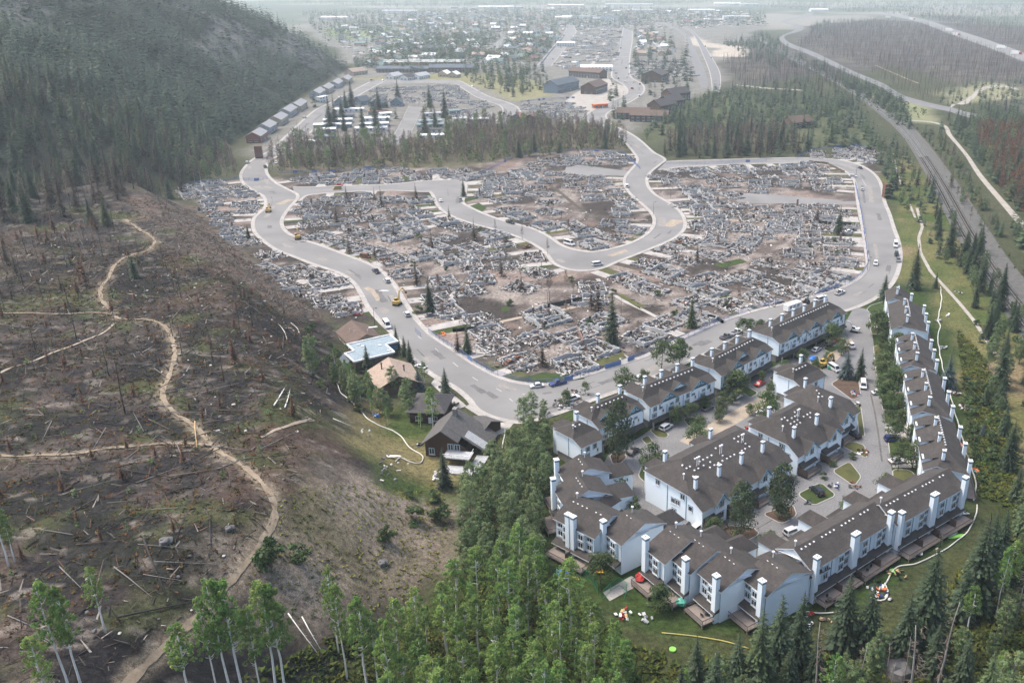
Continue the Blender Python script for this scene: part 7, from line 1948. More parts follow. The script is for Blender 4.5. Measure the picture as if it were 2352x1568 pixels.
# ------------------------------------------------------------------ vehicles
def car_parts(L, Wd, H, kind_):
    """body profile, glass, wheels; local x forward"""
    b = MB(); g = MB()
    hb = H * .55; w = Wd / 2
    if kind_ == 'pickup':
        prof = [(-L/2, .35), (-L/2, hb), (-L*.10, hb), (-L*.08, hb), (L*.22, hb), (L*.47, hb * .9), (L/2, hb*.7), (L/2, .35)]
        cab = [(-L*.10, hb), (-L*.07, H), (L*.10, H), (L*.24, hb)]
    elif kind_ == 'van':
        prof = [(-L/2, .35), (-L/2, hb), (L*.30, hb), (L*.46, hb * .82), (L/2, hb*.6), (L/2, .35)]
        cab = [(-L/2 + .03, hb), (-L/2 + .1, H), (L*.22, H), (L*.38, hb)]
    elif kind_ == 'suv':
        prof = [(-L/2, .35), (-L/2, hb), (L*.22, hb), (L*.46, hb * .88), (L/2, hb*.65), (L/2, .35)]
        cab = [(-L/2 + .05, hb), (-L/2 + .3, H), (L*.08, H), (L*.24, hb)]
    else:
        prof = [(-L/2, .3), (-L/2, hb * .95), (-L*.38, hb), (L*.22, hb), (L*.45, hb * .85), (L/2, hb*.6), (L/2, .3)]
        cab = [(-L*.38, hb), (-L*.22, H), (L*.06, H), (L*.24, hb)]
    def pr(mb, p, y, m=0, inset=0):
        n = len(p); ym = y - inset
        vs = [(x, -y if z <= hb + .01 else -ym, z) for x, z in p] + [(x, y if z <= hb + .01 else ym, z) for x, z in p]
        mb.add(vs, [tuple(range(n)), tuple(range(2 * n - 1, n - 1, -1))] + [(i, n + i, n + (i + 1) % n, (i + 1) % n) for i in range(n)], m)
    pr(b, prof, w); pr(b, cab, w - .06, 0, .16)
    if kind_ == 'pickup': b.box(-L/2 + .1, -w + .12, hb - .02, -L*.11, w - .12, hb + .012, 1)
    b.box(L/2 - .02, -w + .1, .35, L/2 + .06, w - .1, .55, 1); b.box(-L/2 - .06, -w + .1, .35, -L/2 + .02, w - .1, .55, 1)
    # glass: side windows, windscreen, rear window set a little proud
    (xa, za), (xb, zb), (xc, zc), (xd, zd) = cab
    zl = hb + .06; zu = H - .1
    def xi(p, q, z): return p[0] + (q[0] - p[0]) * (z - p[1]) / (q[1] - p[1])
    for s in (-1, 1):
        yl = s * (w - .05); yu = s * (w - .19)
        q = [(xi(cab[0], cab[1], zl) + .15, yl, zl), (xi(cab[3], cab[2], zl) - .2, yl, zl), (xi(cab[3], cab[2], zu) - .12, yu, zu), (xi(cab[0], cab[1], zu) + .1, yu, zu)]
        g.add(q, [(0, 1, 2, 3) if s < 0 else (3, 2, 1, 0)])
    for (p, q, sg) in ((cab[3], cab[2], 1), (cab[0], cab[1], -1)):
        a = [(xi(p, q, zl) + .03 * sg, -w + .2, zl), (xi(p, q, zl) + .03 * sg, w - .2, zl), (xi(p, q, zu) + .03 * sg, w - .3, zu), (xi(p, q, zu) + .03 * sg, -w + .3, zu)]
        g.add(a, [(0, 1, 2, 3) if sg > 0 else (3, 2, 1, 0)])
    return b, g
wm_ = MB(); wm_.tube([(0, -.11, 0), (0, .11, 0)], .34, 12)
rm_ = MB(); rm_.tube([(0, -.12, 0), (0, .12, 0)], .19, 8)
hl_ = MB(); hl_.box(-.03, -.2, -.08, .03, .2, .08)
WHEEL, RIM, LAMP, TAIL = wm_.mesh('wheel', M['tyre']), rm_.mesh('rim', M['metal']), hl_.mesh('headlight', M['whitepaint']), hl_.mesh('tail_light', M['red'])
CM = {}
def vehicle(x, y, heading, kind_, paint, label, cat=None, px=True, glass='glass', name=None):
    L, Wd, H = {'car': (4.5, 1.8, 1.45), 'suv': (4.7, 1.9, 1.75), 'van': (5.2, 2.0, 2.0), 'pickup': (5.7, 2.0, 1.8), 'bigvan': (6.2, 2.1, 2.6)}[kind_]
    k = (kind_, paint, glass)
    if k not in CM:
        b, g = car_parts(L, Wd, H, 'van' if kind_ == 'bigvan' else kind_)
        CM[k] = (b.mesh('body', [M[paint], M['blackpaint']]), g.mesh('glazing', M[glass]))
    w = a1(x, y) if px else (x, y, float(hz(x, y)))
    o = link(name or {'car': 'parked_car', 'suv': 'parked_suv', 'van': 'van', 'pickup': 'pickup_truck', 'bigvan': 'van'}[kind_], None, None, (w[0], w[1], w[2] + .06), heading)
    tag(o, label, cat or {'car': 'car', 'suv': 'car', 'van': 'van', 'pickup': 'pickup', 'bigvan': 'van'}[kind_])
    link('body', CM[k][0], o); link('glazing', CM[k][1], o)
    for sx in (-1, 1):
        for sy in (-1, 1):
            wh = link('wheel', WHEEL, o, (sx * L * .31, sy * (Wd/2 - .1), .34)); link('rim', RIM, wh)
            link('headlight' if sx > 0 else 'tail_light', LAMP if sx > 0 else TAIL, o, (sx * (L/2 + .01), sy * (Wd/2 - .32), H * .42))
    return o
def head(x0, y0, x1, y1):
    a, b = g0(x0, y0), g0(x1, y1); return math.atan2(b[1] - a[1], b[0] - a[0])
H_ = head
for x, y, h, k, p, lb in [
    (1233, 889, H_(1300,880,1200,892), 'car', 'carsilver', 'silver hatchback parked on the street corner behind a blue pickup'),
    (1281, 883, H_(1360,862,1250,890), 'pickup', 'carblue', 'dark blue pickup parked on the street corner'),
    (889, 751, H_(870,725,905,775), 'bigvan', 'whitepaint', 'white van parked by the street lamp on the left street'),
    (935, 725, H_(960,765,910,700), 'suv', 'carsilver', 'silver suv on the left street below the yellow excavator'),
    (889, 648, H_(930,690,860,625), 'suv', 'carsilver', 'silver suv parked behind the dark pickup on the left street'),
    (864, 626, H_(860,620,900,650), 'pickup', 'blackpaint', 'dark pickup parked on the kerb of the left street'),
    (1012, 463, H_(1020,480,1005,445), 'car', 'whitepaint', 'white car at the kerb of the crescent bend'),
    (1058, 462, H_(1060,445,1065,480), 'suv', 'cargrey', 'grey suv at the opposite kerb of the crescent bend'),
    (1172, 513, H_(1120,500,1200,525), 'pickup', 'blackpaint', 'black pickup crossing the crescent lane'),
    (1440, 430, H_(1445,450,1438,412), 'van', 'whitepaint', 'white van near the top of the right crescent arm'),
    (1372, 610, H_(1340,612,1420,600), 'van', 'whitepaint', 'white van with orange interior at the crescent bottom'),
    (1308, 563, H_(1284,563,1335,578), 'bigvan', 'whitepaint', 'white box van parked on the inner crescent kerb'),
    (1886, 690, H_(1860,698,1920,680), 'van', 'carsilver', 'silver minivan by the fence where the street bends'),
    (1929, 675, H_(1900,685,1955,660), 'pickup', 'whitepaint', 'white pickup at the bend of the right street'),
    (1980, 437, H_(1985,460,1972,410), 'car', 'carsilver', 'silver car on the upper right street beside the container'),
    (1960, 407, H_(1940,405,1968,406), 'suv', 'whitepaint', 'white suv on a burnt drive at the top right bend'),
    (2011, 608, H_(2015,580,2008,630), 'suv', 'carsilver', 'silver suv driving on the right street'),
    (2057, 566, H_(2055,540,2060,600), 'bigvan', 'whitepaint', 'white camper van parked on the right verge'),
    (2059, 587, H_(2055,560,2062,610), 'suv', 'blackpaint', 'black suv parked behind the camper van'),
    (2063, 600, H_(2057,570,2066,620), 'pickup', 'cargrey', 'grey pickup, last parked on the right verge'),
    (1976, 388, H_(1960,382,1990,395), 'car', 'blackpaint', 'black car at the end of the top right street'),
    (1950, 534, H_(1930,535,1980,530), 'car', 'whitepaint', 'white car parked by the lone spruce near the alley'),
    (1958, 531, H_(1930,535,1980,528), 'car', 'blackpaint', 'black car right behind the white one near the alley'),
    (1699, 448, H_(1680,452,1720,444), 'car', 'blackpaint', 'black car at the mouth of the closed right lane'),
    (1668, 776, H_(1640,790,1700,765), 'pickup', 'cargrey', 'dusty grey pickup parked behind the row houses'),
    (1692, 766, H_(1660,780,1730,755), 'pickup', 'whitepaint', 'white pickup parked behind the row houses'),
    (1472, 872, H_(1440,885,1510,855), 'suv', 'carsilver', 'silver suv parked under the street tree behind the row houses'),
    (1316, 918, H_(1290,930,1345,910), 'suv', 'whitepaint', 'white suv parked among belongings at the street corner'),
    (1836, 826, H_(1820,815,1855,838), 'pickup', 'blackpaint', 'black pickup in a drive under the longest row house'),
    (1916, 850, H_(1900,840,1935,862), 'van', 'carsilver', 'silver minivan beside the bluish spruce'),
    (1785, 858, H_(1770,848,1800,870), 'car', 'cargrey', 'grey car half hidden in a drive between trees'),
    (1574, 1208, H_(1560,1225,1590,1195), 'car', 'cargrey', 'dark grey car beside a white suv below the widest roof'),
    (1600, 1218, H_(1580,1232,1615,1205), 'suv', 'whitepaint', 'white suv parked below the widest roof'),
    (1876, 1132, H_(1890,1145,1862,1120), 'suv', 'blackpaint', 'black car parked between two lawn islands'),
    (1960, 1002, H_(1980,1012,1945,992), 'suv', 'blackpaint', 'black suv beside the deck by the drive'),
    (1982, 888, H_(1980,860,1983,910), 'van', 'whitepaint', 'small white utility cart van on the right drive'),
    (1867, 1228, H_(1850,1215,1890,1242), 'suv', 'whitepaint', 'white car parked between the rear wings of the decked row'),
    (1780, 1282, H_(1765,1265,1795,1295), 'suv', 'whitepaint', 'white car nearest the narrow stepped houses'),
    (1991, 1162, H_(1985,1150,2000,1170), 'car', 'carred', 'red car between the wings of the lower right row'),
    (1925, 784, H_(1910,790,1940,780), 'car', 'carred', 'red car in front of the far end of the longest row house'),
    (967, 845, H_(985,850,945,838), 'car', 'whitepaint', 'white car in the carport of the pinkish tan house'),
    (1530, 985, H_(1510,995,1550,970), 'suv', 'carsilver', 'silver suv on the drive under the second street row house'), (1625, 940, H_(1610,948,1645,930), 'car', 'cargrey', 'grey car between the second and third street row houses'),
    (1690, 915, H_(1672,925,1708,905), 'suv', 'whitepaint', 'white suv on the drive under the third street row house'), (1745, 884, H_(1730,892,1760,874), 'car', 'carred', 'dark red car on the drive under the third street row house'),
    (1875, 806, H_(1860,815,1890,798), 'car', 'carsilver', 'silver car on the drive under the longest row house'), (1905, 792, H_(1890,800,1920,784), 'suv', 'cargrey', 'grey suv near the far end of the longest row house'),
    (1455, 1040, H_(1440,1050,1470,1030), 'car', 'blackpaint', 'black car beside the big pine'), (2018, 905, H_(2010,905,2035,904), 'car', 'carsilver', 'silver car on a drive of the right hand row'),
    (2050, 1012, H_(2035,1012,2070,1010), 'suv', 'carblue', 'dark blue suv on a drive of the right hand row'), (2060, 1062, H_(2045,1064,2080,1060), 'car', 'whitepaint', 'white car on the lowest drive of the right hand row'),
    (1700, 1268, H_(1680,1275,1720,1262), 'car', 'cargrey', 'grey car in the lower bend of the loop drive'), (1820, 1225, H_(1800,1232,1840,1216), 'suv', 'carsilver', 'silver suv by the wings of the decked row'),
    (634, 375, H_(630,360,640,390), 'car', 'whitepaint', 'white car at the top left street bend'),
    (610, 386, H_(600,380,615,392), 'suv', 'blackpaint', 'black suv under the bare trees at the top left bend'),
    (569, 376, H_(560,380,580,370), 'suv', 'whitepaint', 'white suv on the left verge near the tall container'),
    (752, 424, H_(745,440,758,410), 'pickup', 'whitepaint', 'white and green pickup on a drive off the upper lane'),
    (780, 427, H_(760,428,800,427), 'car', 'carred', 'red car on the upper lane behind the yellow van'),
    (775, 435, H_(800,434,750,437), 'van', 'yellow', 'yellow van on the upper lane'),
    (1430, 333, H_(1431,320,1440,345), 'car', 'cargrey', 'dark car on the through road above the junction'),
    (880, 600, H_(860,592,900,610), 'car', 'rust', 'burnt rusty car shell on a drive off the left street'),
    (840, 592, H_(820,590,860,596), 'van', 'rust', 'burnt out van shell with rusty roof by the left street'),
    (990, 727, H_(970,730,1010,724), 'car', 'cargrey', 'burnt grey car on a drive above the street bend'),
    (1172, 836, H_(1160,840,1190,830), 'car', 'rust', 'burnt out car, left of two behind the corner fence'),
    (1190, 826, H_(1180,832,1205,820), 'car', 'rust', 'burnt out car, right of two behind the corner fence'),
    (1560, 560, H_(1545,556,1575,566), 'car', 'rust', 'burnt out car by the drive right of the crescent'),
    (1210, 570, H_(1195,575,1230,566), 'car', 'rust', 'burnt out car between ruins left of the crescent bottom')]:
    vehicle(x, y, h, k, p, lb, glass='glass' if p != 'rust' else 'char')
# small far vehicles
for i, (x, y, p) in enumerate([(880,186,'whitepaint'),(868,160,'whitepaint'),(842,166,'whitepaint'),(854,185,'yellow'),(1085,200,'whitepaint'),(1100,210,'whitepaint'),(1158,262,'cargrey'),(1168,268,'cargrey'),(1404,182,'whitepaint'),(1420,182,'cargrey'),(1440,178,'whitepaint'),(1436,190,'whitepaint'),(1455,190,'whitepaint'),(1470,195,'blackpaint'),(1452,205,'carred'),(1468,222,'whitepaint'),(1416,138,'whitepaint'),(1428,106,'yellow'),(1426,112,'cargrey'),(1438,158,'blackpaint'),(1268,115,'yellow'),(1288,110,'blackpaint'),(1258,135,'whitepaint'),(1270,137,'blackpaint'),(1388,243,'carsilver'),(968,256,'blackpaint'),(700,272,'whitepaint'),(780,225,'cargrey'),(1634,134,'carred'),(1587,132,'whitepaint'),(1620,108,'blackpaint'),(1408,195,'blackpaint'),(1415,170,'carsilver')]):
    vehicle(x, y, R(random.choice([80, 95, 70, 260])), random.choice(['car', 'suv', 'van']), p, {'whitepaint': 'small far white car on the upper town roads', 'cargrey': 'small far grey car on the upper town roads', 'blackpaint': 'small far black car on the upper town roads', 'yellow': 'small far yellow car on the upper town roads', 'carred': 'small far red car on the upper town roads', 'carsilver': 'small far silver car on the upper town roads'}[p])['group'] = 'far cars ' + p
# trucks on the far highway
for i, (x, y) in enumerate([(2040,42),(2095,46),(2180,72),(2196,82),(2300,112),(2334,126)]):
    w = g0(x, y); o = link('truck', None, None, (w[0], w[1], .1), R(-50)); tag(o, 'white box truck on the far highway in the haze', 'truck', 'trucks on the far highway')
    m = MB(); m.box(-9, -2, 1, 5, 2, 6.0); m.obj('cargo_box', M['whitepaint'], o)
    m = MB(); m.box(5.3, -1.9, .8, 9, 1.9, 4.5); m.obj('cab', M['carred' if i % 2 else 'whitepaint'], o)

def excavator(x, y, hd, paint, label, arm=(6.0, 60, -70), sc=1.0, boomdir=0):
    w = a1(x, y); o = link('excavator', None, None, (w[0], w[1], w[2] + .05), hd, sc); tag(o, label, 'excavator')
    for s in (-1, 1):
        t = MB(); t.side_prism([(-1.9, .15), (-1.6, 0), (1.6, 0), (1.9, .15), (1.9, .65), (1.6, .85), (-1.6, .85), (-1.9, .65)], s * 1.2 - .28, s * 1.2 + .28); t.obj('track', M['tyre'], o)
    b = MB(); b.box(-2.3, -1.25, .95, .9, 1.25, 1.9); b.box(-2.4, -1.2, 1.0, -1.3, 1.2, 2.3); b.obj('body', M[paint], o)
    c = MB(); c.box(-.4, .25, 1.9, 1.1, 1.2, 2.9, 0); c.box(-.45, .2, 2.9, 1.15, 1.25, 3.0, 1); c.obj('cab', [M['glass'], M[paint]], o)
    L, a1_, a2 = arm
    p0 = Vector((.9, -.3, 1.6)); p1 = p0 + Vector((math.cos(R(a1_)) * L * .55, 0, math.sin(R(a1_)) * L * .55)); p2 = p1 + Vector((L * .35, 0, L * .05))
    p3 = p2 + Vector((math.cos(R(a2)) * L * .55, 0, math.sin(R(a2)) * L * .55))
    m = MB(); m.beam(p0, p1, .4, .55); m.beam(p1, p2, .38, .5); m.obj('boom', M[paint], o)
    m = MB(); m.beam(p2, p3, .3, .4); m.obj('stick', M[paint], o)
    m = MB(); m.side_prism([(p3.x - .5, p3.z), (p3.x + .4, p3.z + .1), (p3.x + .2, p3.z - .8), (p3.x - .6, p3.z - .7)], -.75, .15); m.obj('bucket', M['rust'], o)
excavator(684, 549, R(110), 'yellow', 'yellow excavator digging at the kerb of the left street', sc=.95)
excavator(913, 700, R(75), 'yellow', 'yellow and white excavator with raised arm on the left street', arm=(8, 75, -40), sc=.9)
excavator(617, 487, R(100), 'yellow', 'yellow excavator on the verge near the burnt hill', sc=.9)
excavator(1890, 842, R(35), 'yellow', 'small yellow excavator in the dug strip of the loop', sc=.85)
excavator(1962, 762, R(150), 'whitepaint', 'small white excavator beside the end of the longest row house', sc=.75)
def loader(x, y, hd, paint, label):
    w = a1(x, y); o = link('skid_loader', None, None, (w[0], w[1], w[2] + .05), hd); tag(o, label, 'loader')
    m = MB(); m.box(-1.4, -.7, .5, .9, .7, 1.2); m.obj('body', M[paint], o)
    m = MB(); m.box(-.8, -.6, 1.2, .5, .6, 2.0, 0); m.box(-.9, -.65, 2.0, .6, .65, 2.1, 1); m.obj('cab', [M['glass'], M[paint]], o)
    m = MB(); m.beam((-1.2, -.85, 1.4), (1.2, -.85, .6), .12, .2); m.beam((-1.2, .85, 1.4), (1.2, .85, .6), .12, .2); m.obj('lift_arm', M[paint], o)
    m = MB(); m.box(1.2, -.9, .15, 1.9, .9, .65); m.obj('bucket', M['rust'], o)
    for sx in (-.9, .5):
        for sy in (-.85, .85): link('wheel', WHEEL, o, (sx, sy, .36))
loader(1955, 800, R(100), 'whitepaint', 'white skid loader on the dirt at the loop entrance')
loader(1852, 697, R(120), 'blackpaint', 'black loader beside the minivan on the street')
w = a1(1820, 712); o = link('camper_trailer', None, None, (w[0], w[1], .05), R(40)); tag(o, 'long white camper trailer parked behind the longest row house', 'trailer')
m = MB(); m.side_prism([(-4.2, .6), (4.0, .6), (4.3, 1.6), (4.0, 3.0), (-4.2, 3.0)], -1.25, 1.25); m.obj('body', M['whitepaint'], o)
for sx in (-.6, .4):
    for sy in (-1.15, 1.15): link('wheel', WHEEL, o, (sx, sy, .36))
for i in range(3): add_window(o, -2.6 + i * 2.2, -1.26, 2.0, 1.1, .8)

# ------------------------------------------------------------------ fences, lamps, hoses, railway
def panel_mesh(L, h, mat, solid=False):
    m = MB()
    m.beam((0, 0, .1), (L, 0, .1), .05); m.beam((0, 0, h), (L, 0, h), .05)
    n = 9
    for i in range(n + 1): m.beam((L * i / n, 0, .1), (L * i / n, 0, h), .035 if i in (0, n) else .02)
    if solid: m.box(0, -.012, .12, L, .012, h * .92)
    return m.mesh('panel', M[mat])
PM = {}
def fence(line, label, mat='bluefence', h=1.8, solid=0.0, name='construction_fence', world=False):
    W_ = at(line); d = np.r_[0, np.cumsum(np.linalg.norm(np.diff(W_[:, :2], axis=0), axis=1))]
    n = max(1, int(d[-1] / 3.0)); s = np.linspace(0, d[-1], n + 1)
    X = np.interp(s, d, W_[:, 0]); Y = np.interp(s, d, W_[:, 1])
    o = link(name, None, None, (X[0], Y[0], float(hz(X[0], Y[0])))); tag(o, label, 'fence')
    for i in range(n):
        L = math.hypot(X[i + 1] - X[i], Y[i + 1] - Y[i]) - .06
        sl_ = random.random() < solid * .3
        k = (mat, sl_, h)
        if k not in PM: PM[k] = panel_mesh(1.0, h, mat, sl_)
        p = link('panel', PM[k], o, (X[i] - X[0], Y[i] - Y[0], 0), math.atan2(Y[i + 1] - Y[i], X[i + 1] - X[i]) + random.gauss(0, .03), (L, 1, 1))
    return o
random.seed(41)
fence([(984,764),(1020,788),(1040,800),(1084,832),(1130,858),(1180,874),(1240,884),(1300,876),(1352,862)], 'blue mesh fence round the burnt street corner', solid=.25)
fence([(1352,858),(1400,845),(1425,838),(1500,806)], 'blue and green mesh fence along the street below the burnt garden', solid=.45)
fence([(1500,806),(1560,782),(1600,768),(1640,748),(1720,712),(1800,694)], 'blue mesh fence along the street above the row houses', solid=.15)
fence([(1870,680),(1900,670),(1950,652),(1980,632),(1994,608),(1990,570),(1984,530)], 'blue mesh fence on the inside of the right bend', solid=.6)
fence([(1984,530),(1980,500),(1972,460),(1964,420)], 'blue mesh fence up the right hand street', solid=.5)
fence([(1470,388),(1452,372),(1430,352),(1330,346),(1230,350),(1180,362),(1130,388),(1100,405)], 'blue mesh fence curving below the bare wood', solid=.45)
fence([(615,410),(590,416),(560,415)], 'blue mesh barrier across the top of the left street', solid=.4)
fence([(640,398),(760,396),(900,384)], 'blue mesh fence in front of the bare wood at the left', solid=.5)
fence([(430,424),(500,418),(552,412)], 'blue mesh fence behind the first burnt plots', solid=.5)
fence([(954,762),(966,774)], 'single blue fence panel standing in the left street', solid=1)
fence([(1530,378),(1600,378),(1680,374),(1760,371)], 'blue mesh fence along the top right street', solid=.2)
fence([(1830,364),(1870,344),(1950,336),(2008,342)], 'blue mesh fence round the top right ruin', solid=.8)
fence([(1240,152),(1268,116),(1296,84)], 'far blue fence along the left straight street', solid=.7)
fence([(1408,160),(1420,120),(1428,90)], 'far blue fence along the right straight street', solid=.4)
fence([(1195,236),(1260,228),(1320,226)], 'far blue fence in front of the unfinished apartments', solid=.7)
fence([(2065,662),(2045,672),(2035,684)], 'teal board fence at the top of the right hand row', mat='teal', solid=1, name='garden_fence')
fence([(1270,1322),(1320,1312),(1360,1330),(1372,1362)], 'green wire fence round the playground', mat='green_plastic', h=2.0, name='wire_fence')
fence([(1385,1375),(1418,1342),(1442,1352),(1432,1378)], 'small green wire enclosure beside the concrete path', mat='green_plastic', h=2.2, name='wire_fence')
def lamp(x, y, h, lb, mat='blackpaint'):
    w = a1(x, y); o = link('street_lamp', None, None, tuple(w)); tag(o, lb, 'street lamp')
    m = MB(); m.tube([(0, 0, 0), (0, 0, h)], [.11, .06], 6); m.tube([(0, 0, h), (.3, 0, h + .25), (1.0, 0, h + .3)], .05, 5); m.obj('pole', M[mat], o)
    m = MB(); m.box(.8, -.18, h + .12, 1.4, .18, h + .3); m.obj('lamp_head', M[mat], o)
for x, y, h, lb in [(861, 746, 6.5, 'black street lamp beside the white van'), (1190, 966, 5, 'black street lamp at the street end by the poplars'), (1501, 493, 7, 'black street lamp inside the right crescent arm'), (1447, 357, 7, 'street lamp at the junction below the bare wood'), (1780, 706, 6, 'black street lamp behind the longest row house'), (1992, 622, 6, 'black street lamp on the right bend'), (1152, 838, 6, 'black street lamp on the burnt corner plot'), (2028, 700, 3.2, 'short lamp post by the drive junction'), (1403, 298, 8, 'tall grey street lamp left of the through road'), (1475, 300, 8, 'tall grey street lamp right of the through road'), (2062, 1082, 4, 'black lamp post on the lawn by the lower drive'), (1966, 405, 7, 'street lamp at the top of the right street'), (1540, 455, 6, 'thin black lamp post right of the crescent'), (1560, 812, 5.5, 'black lamp post on the kerb behind the row houses')]:
    lamp(x, y, h, lb, 'blackpaint' if 'grey' not in lb else 'metal')
for i, (x, y) in enumerate([(1003, 600),(1110,640),(735,470),(812,500),(1180,470),(1290,500),(1560,600),(1640,640),(1750,690),(1460,470),(1240,470),(900,560),(1690,520),(1600,700),(1790,500),(1330,540)]):
    w = a1(x, y); h = random.uniform(3.5, 7)
    m = MB(); m.tube([(0, 0, -.2), (random.uniform(-.2, .2), 0, h)], [.12, .05], 5)
    tag(m.obj('burnt_post', M['char'], None, loc=tuple(w)), 'charred pole left standing among the ruins', 'pole', 'charred poles among the ruins')
def hose(line, label, mat='hose', r=.11, nm='fire_hose'):
    W_ = at(line); d = np.r_[0, np.cumsum(np.linalg.norm(np.diff(W_[:, :2], axis=0), axis=1))]
    n = max(8, int(d[-1] / 1.0)); s = np.linspace(0, d[-1], n)
    Q = np.column_stack([np.interp(s, d, W_[:, 0]), np.interp(s, d, W_[:, 1])])
    Q[:, 0] += np.sin(s * .55) * .12
    for _ in range(2): Q[1:-1] = (Q[:-2] + 2 * Q[1:-1] + Q[2:]) / 4
    m = MB(); m.tube([(x, y, float(hz(x, y)) + r + .04) for x, y in Q], r, 6)
    tag(m.obj(nm, M[mat], smooth=True), label, 'hose')
hose([(2160,660),(2163,690),(2158,715),(2154,735),(2160,750),(2153,775),(2158,810),(2166,850),(2172,868),(2186,890),(2182,905),(2192,945),(2205,990),(2216,1030),(2228,1065),(2238,1095),(2242,1120),(2236,1150)], 'white hose running down the right hand lawn', r=.2)
hose([(2244,1160),(2242,1180),(2236,1200),(2220,1225),(2180,1258),(2160,1268),(2130,1285),(2100,1298),(2060,1300),(2046,1318),(2040,1335),(2030,1345)], 'white hose winding past the lower decks', r=.17)
hose([(2032,1340),(2040,1365),(2034,1382),(2018,1384),(2000,1374)], 'white hose looped on the grass below the decked row', r=.17)
hose([(1956,1395),(1920,1408),(1880,1410),(1842,1404)], 'white hose end behind the narrow stepped houses', r=.16)
hose([(1520,1454),(1600,1462),(1660,1472),(1720,1490)], 'yellow hose on the grass below the stepped houses', 'hose_yellow', .14)
hose([(773,880),(784,905),(798,915),(830,945),(842,962),(870,978),(900,988),(925,1005),(940,1030),(965,1042),(975,1050),(966,1066),(945,1064),(920,1050),(908,1060)], 'pale fire hose winding down the meadow to the chalet', r=.16)
hose([(1160,985),(1158,1005),(1154,1030)], 'white hose at the chalet driveway', r=.15)
hose([(640,745),(655,765),(660,780)], 'white hose end on the burnt slope', r=.13); hose([(668,742),(682,752),(690,770)], 'second white hose end on the burnt slope', r=.13)
# railway
A, B = strip_world(RAILBED, 8)
sheet('railway_bed', A, B, M['ballast'], .12)
def rail_track(f, label):
    o = link('railway_track', None); tag(o, label, 'railway track')
    Lc = A * (1 - f) + B * f
    t = np.gradient(Lc[:, :2], axis=0); t /= np.maximum(np.linalg.norm(t, axis=1, keepdims=True), 1e-6)
    for s in (-.72, .72):
        Q = offset_line(Lc, s); m = MB()
        for p, q in zip(Q[:-1], Q[1:]): m.beam((p[0], p[1], .42), (q[0], q[1], .42), .12, .16)
        m.obj('rail', M['metal'], o)
    d = np.r_[0, np.cumsum(np.linalg.norm(np.diff(Lc[:, :2], axis=0), axis=1))]
    near = d[-1] - 420; ss = np.arange(max(near, 0), d[-1], 1.3)
    X = np.interp(ss, d, Lc[:, 0]); Y = np.interp(ss, d, Lc[:, 1]); tx = np.interp(ss, d, t[:, 0]); ty = np.interp(ss, d, t[:, 1])
    m = MB()
    for x, y, a, b in zip(X, Y, tx, ty): m.beam((x - b * 1.3, y + a * 1.3, .26), (x + b * 1.3, y - a * 1.3, .26), .26, .18)
    tag(m.obj('sleepers', M['bark_brown'], o), kind='stuff')
rail_track(.22, 'left one of the two railway tracks'); rail_track(.48, 'right one of the two railway tracks')

# ------------------------------------------------------------------ belongings and odds and ends
random.seed(51)
def thing(name, x, y, label, cat, mb, mats, rz=0, dz=.05, color=False):
    w = a1(x, y); return tag(mb.obj(name, mats, None, loc=(w[0], w[1], w[2] + dz), rz=rz, color=color), label, cat)
def board(L=3.2, w=.4, t=.08):
    m = MB(); m.ball((0, 0, 0), (L/2, w, t), 12, 6); return m
for x, y, a, mt, lb in [(2184,1228,30,'whitepaint','white paddle board on the grass below the last deck'), (2196,1232,20,'lime','green and yellow board on the grass below the last deck'), (2205,1178,-10,'whitepaint','white kayak beside the end of the right row'), (2090,1265,35,'lime','lime green paddle board leaning by the lower deck'), (2206,1020,95,'pink','orange kayak lying behind the right hand row'), (892,1048,2,'whitepaint','long white canoe-like float on the meadow below the chalet'), (882,668,0,'whitepaint','white board lying on the ruins by the left street')]:
    thing('paddle_board', x, y, lb, 'board', board(4.6 if 'float' not in lb else 7, .55), M[mt], R(a), .15)
def heap(n, s, h, mats):
    m = MB()
    for i in range(n):
        m.obox((random.gauss(0, s), random.gauss(0, s), random.uniform(.1, h)), (random.uniform(.3, 1.1), random.uniform(.2, .7), random.uniform(.1, .5)), (random.gauss(0, .3), random.gauss(0, .3), random.uniform(0, 6)), random.randrange(len(mats)))
    return m
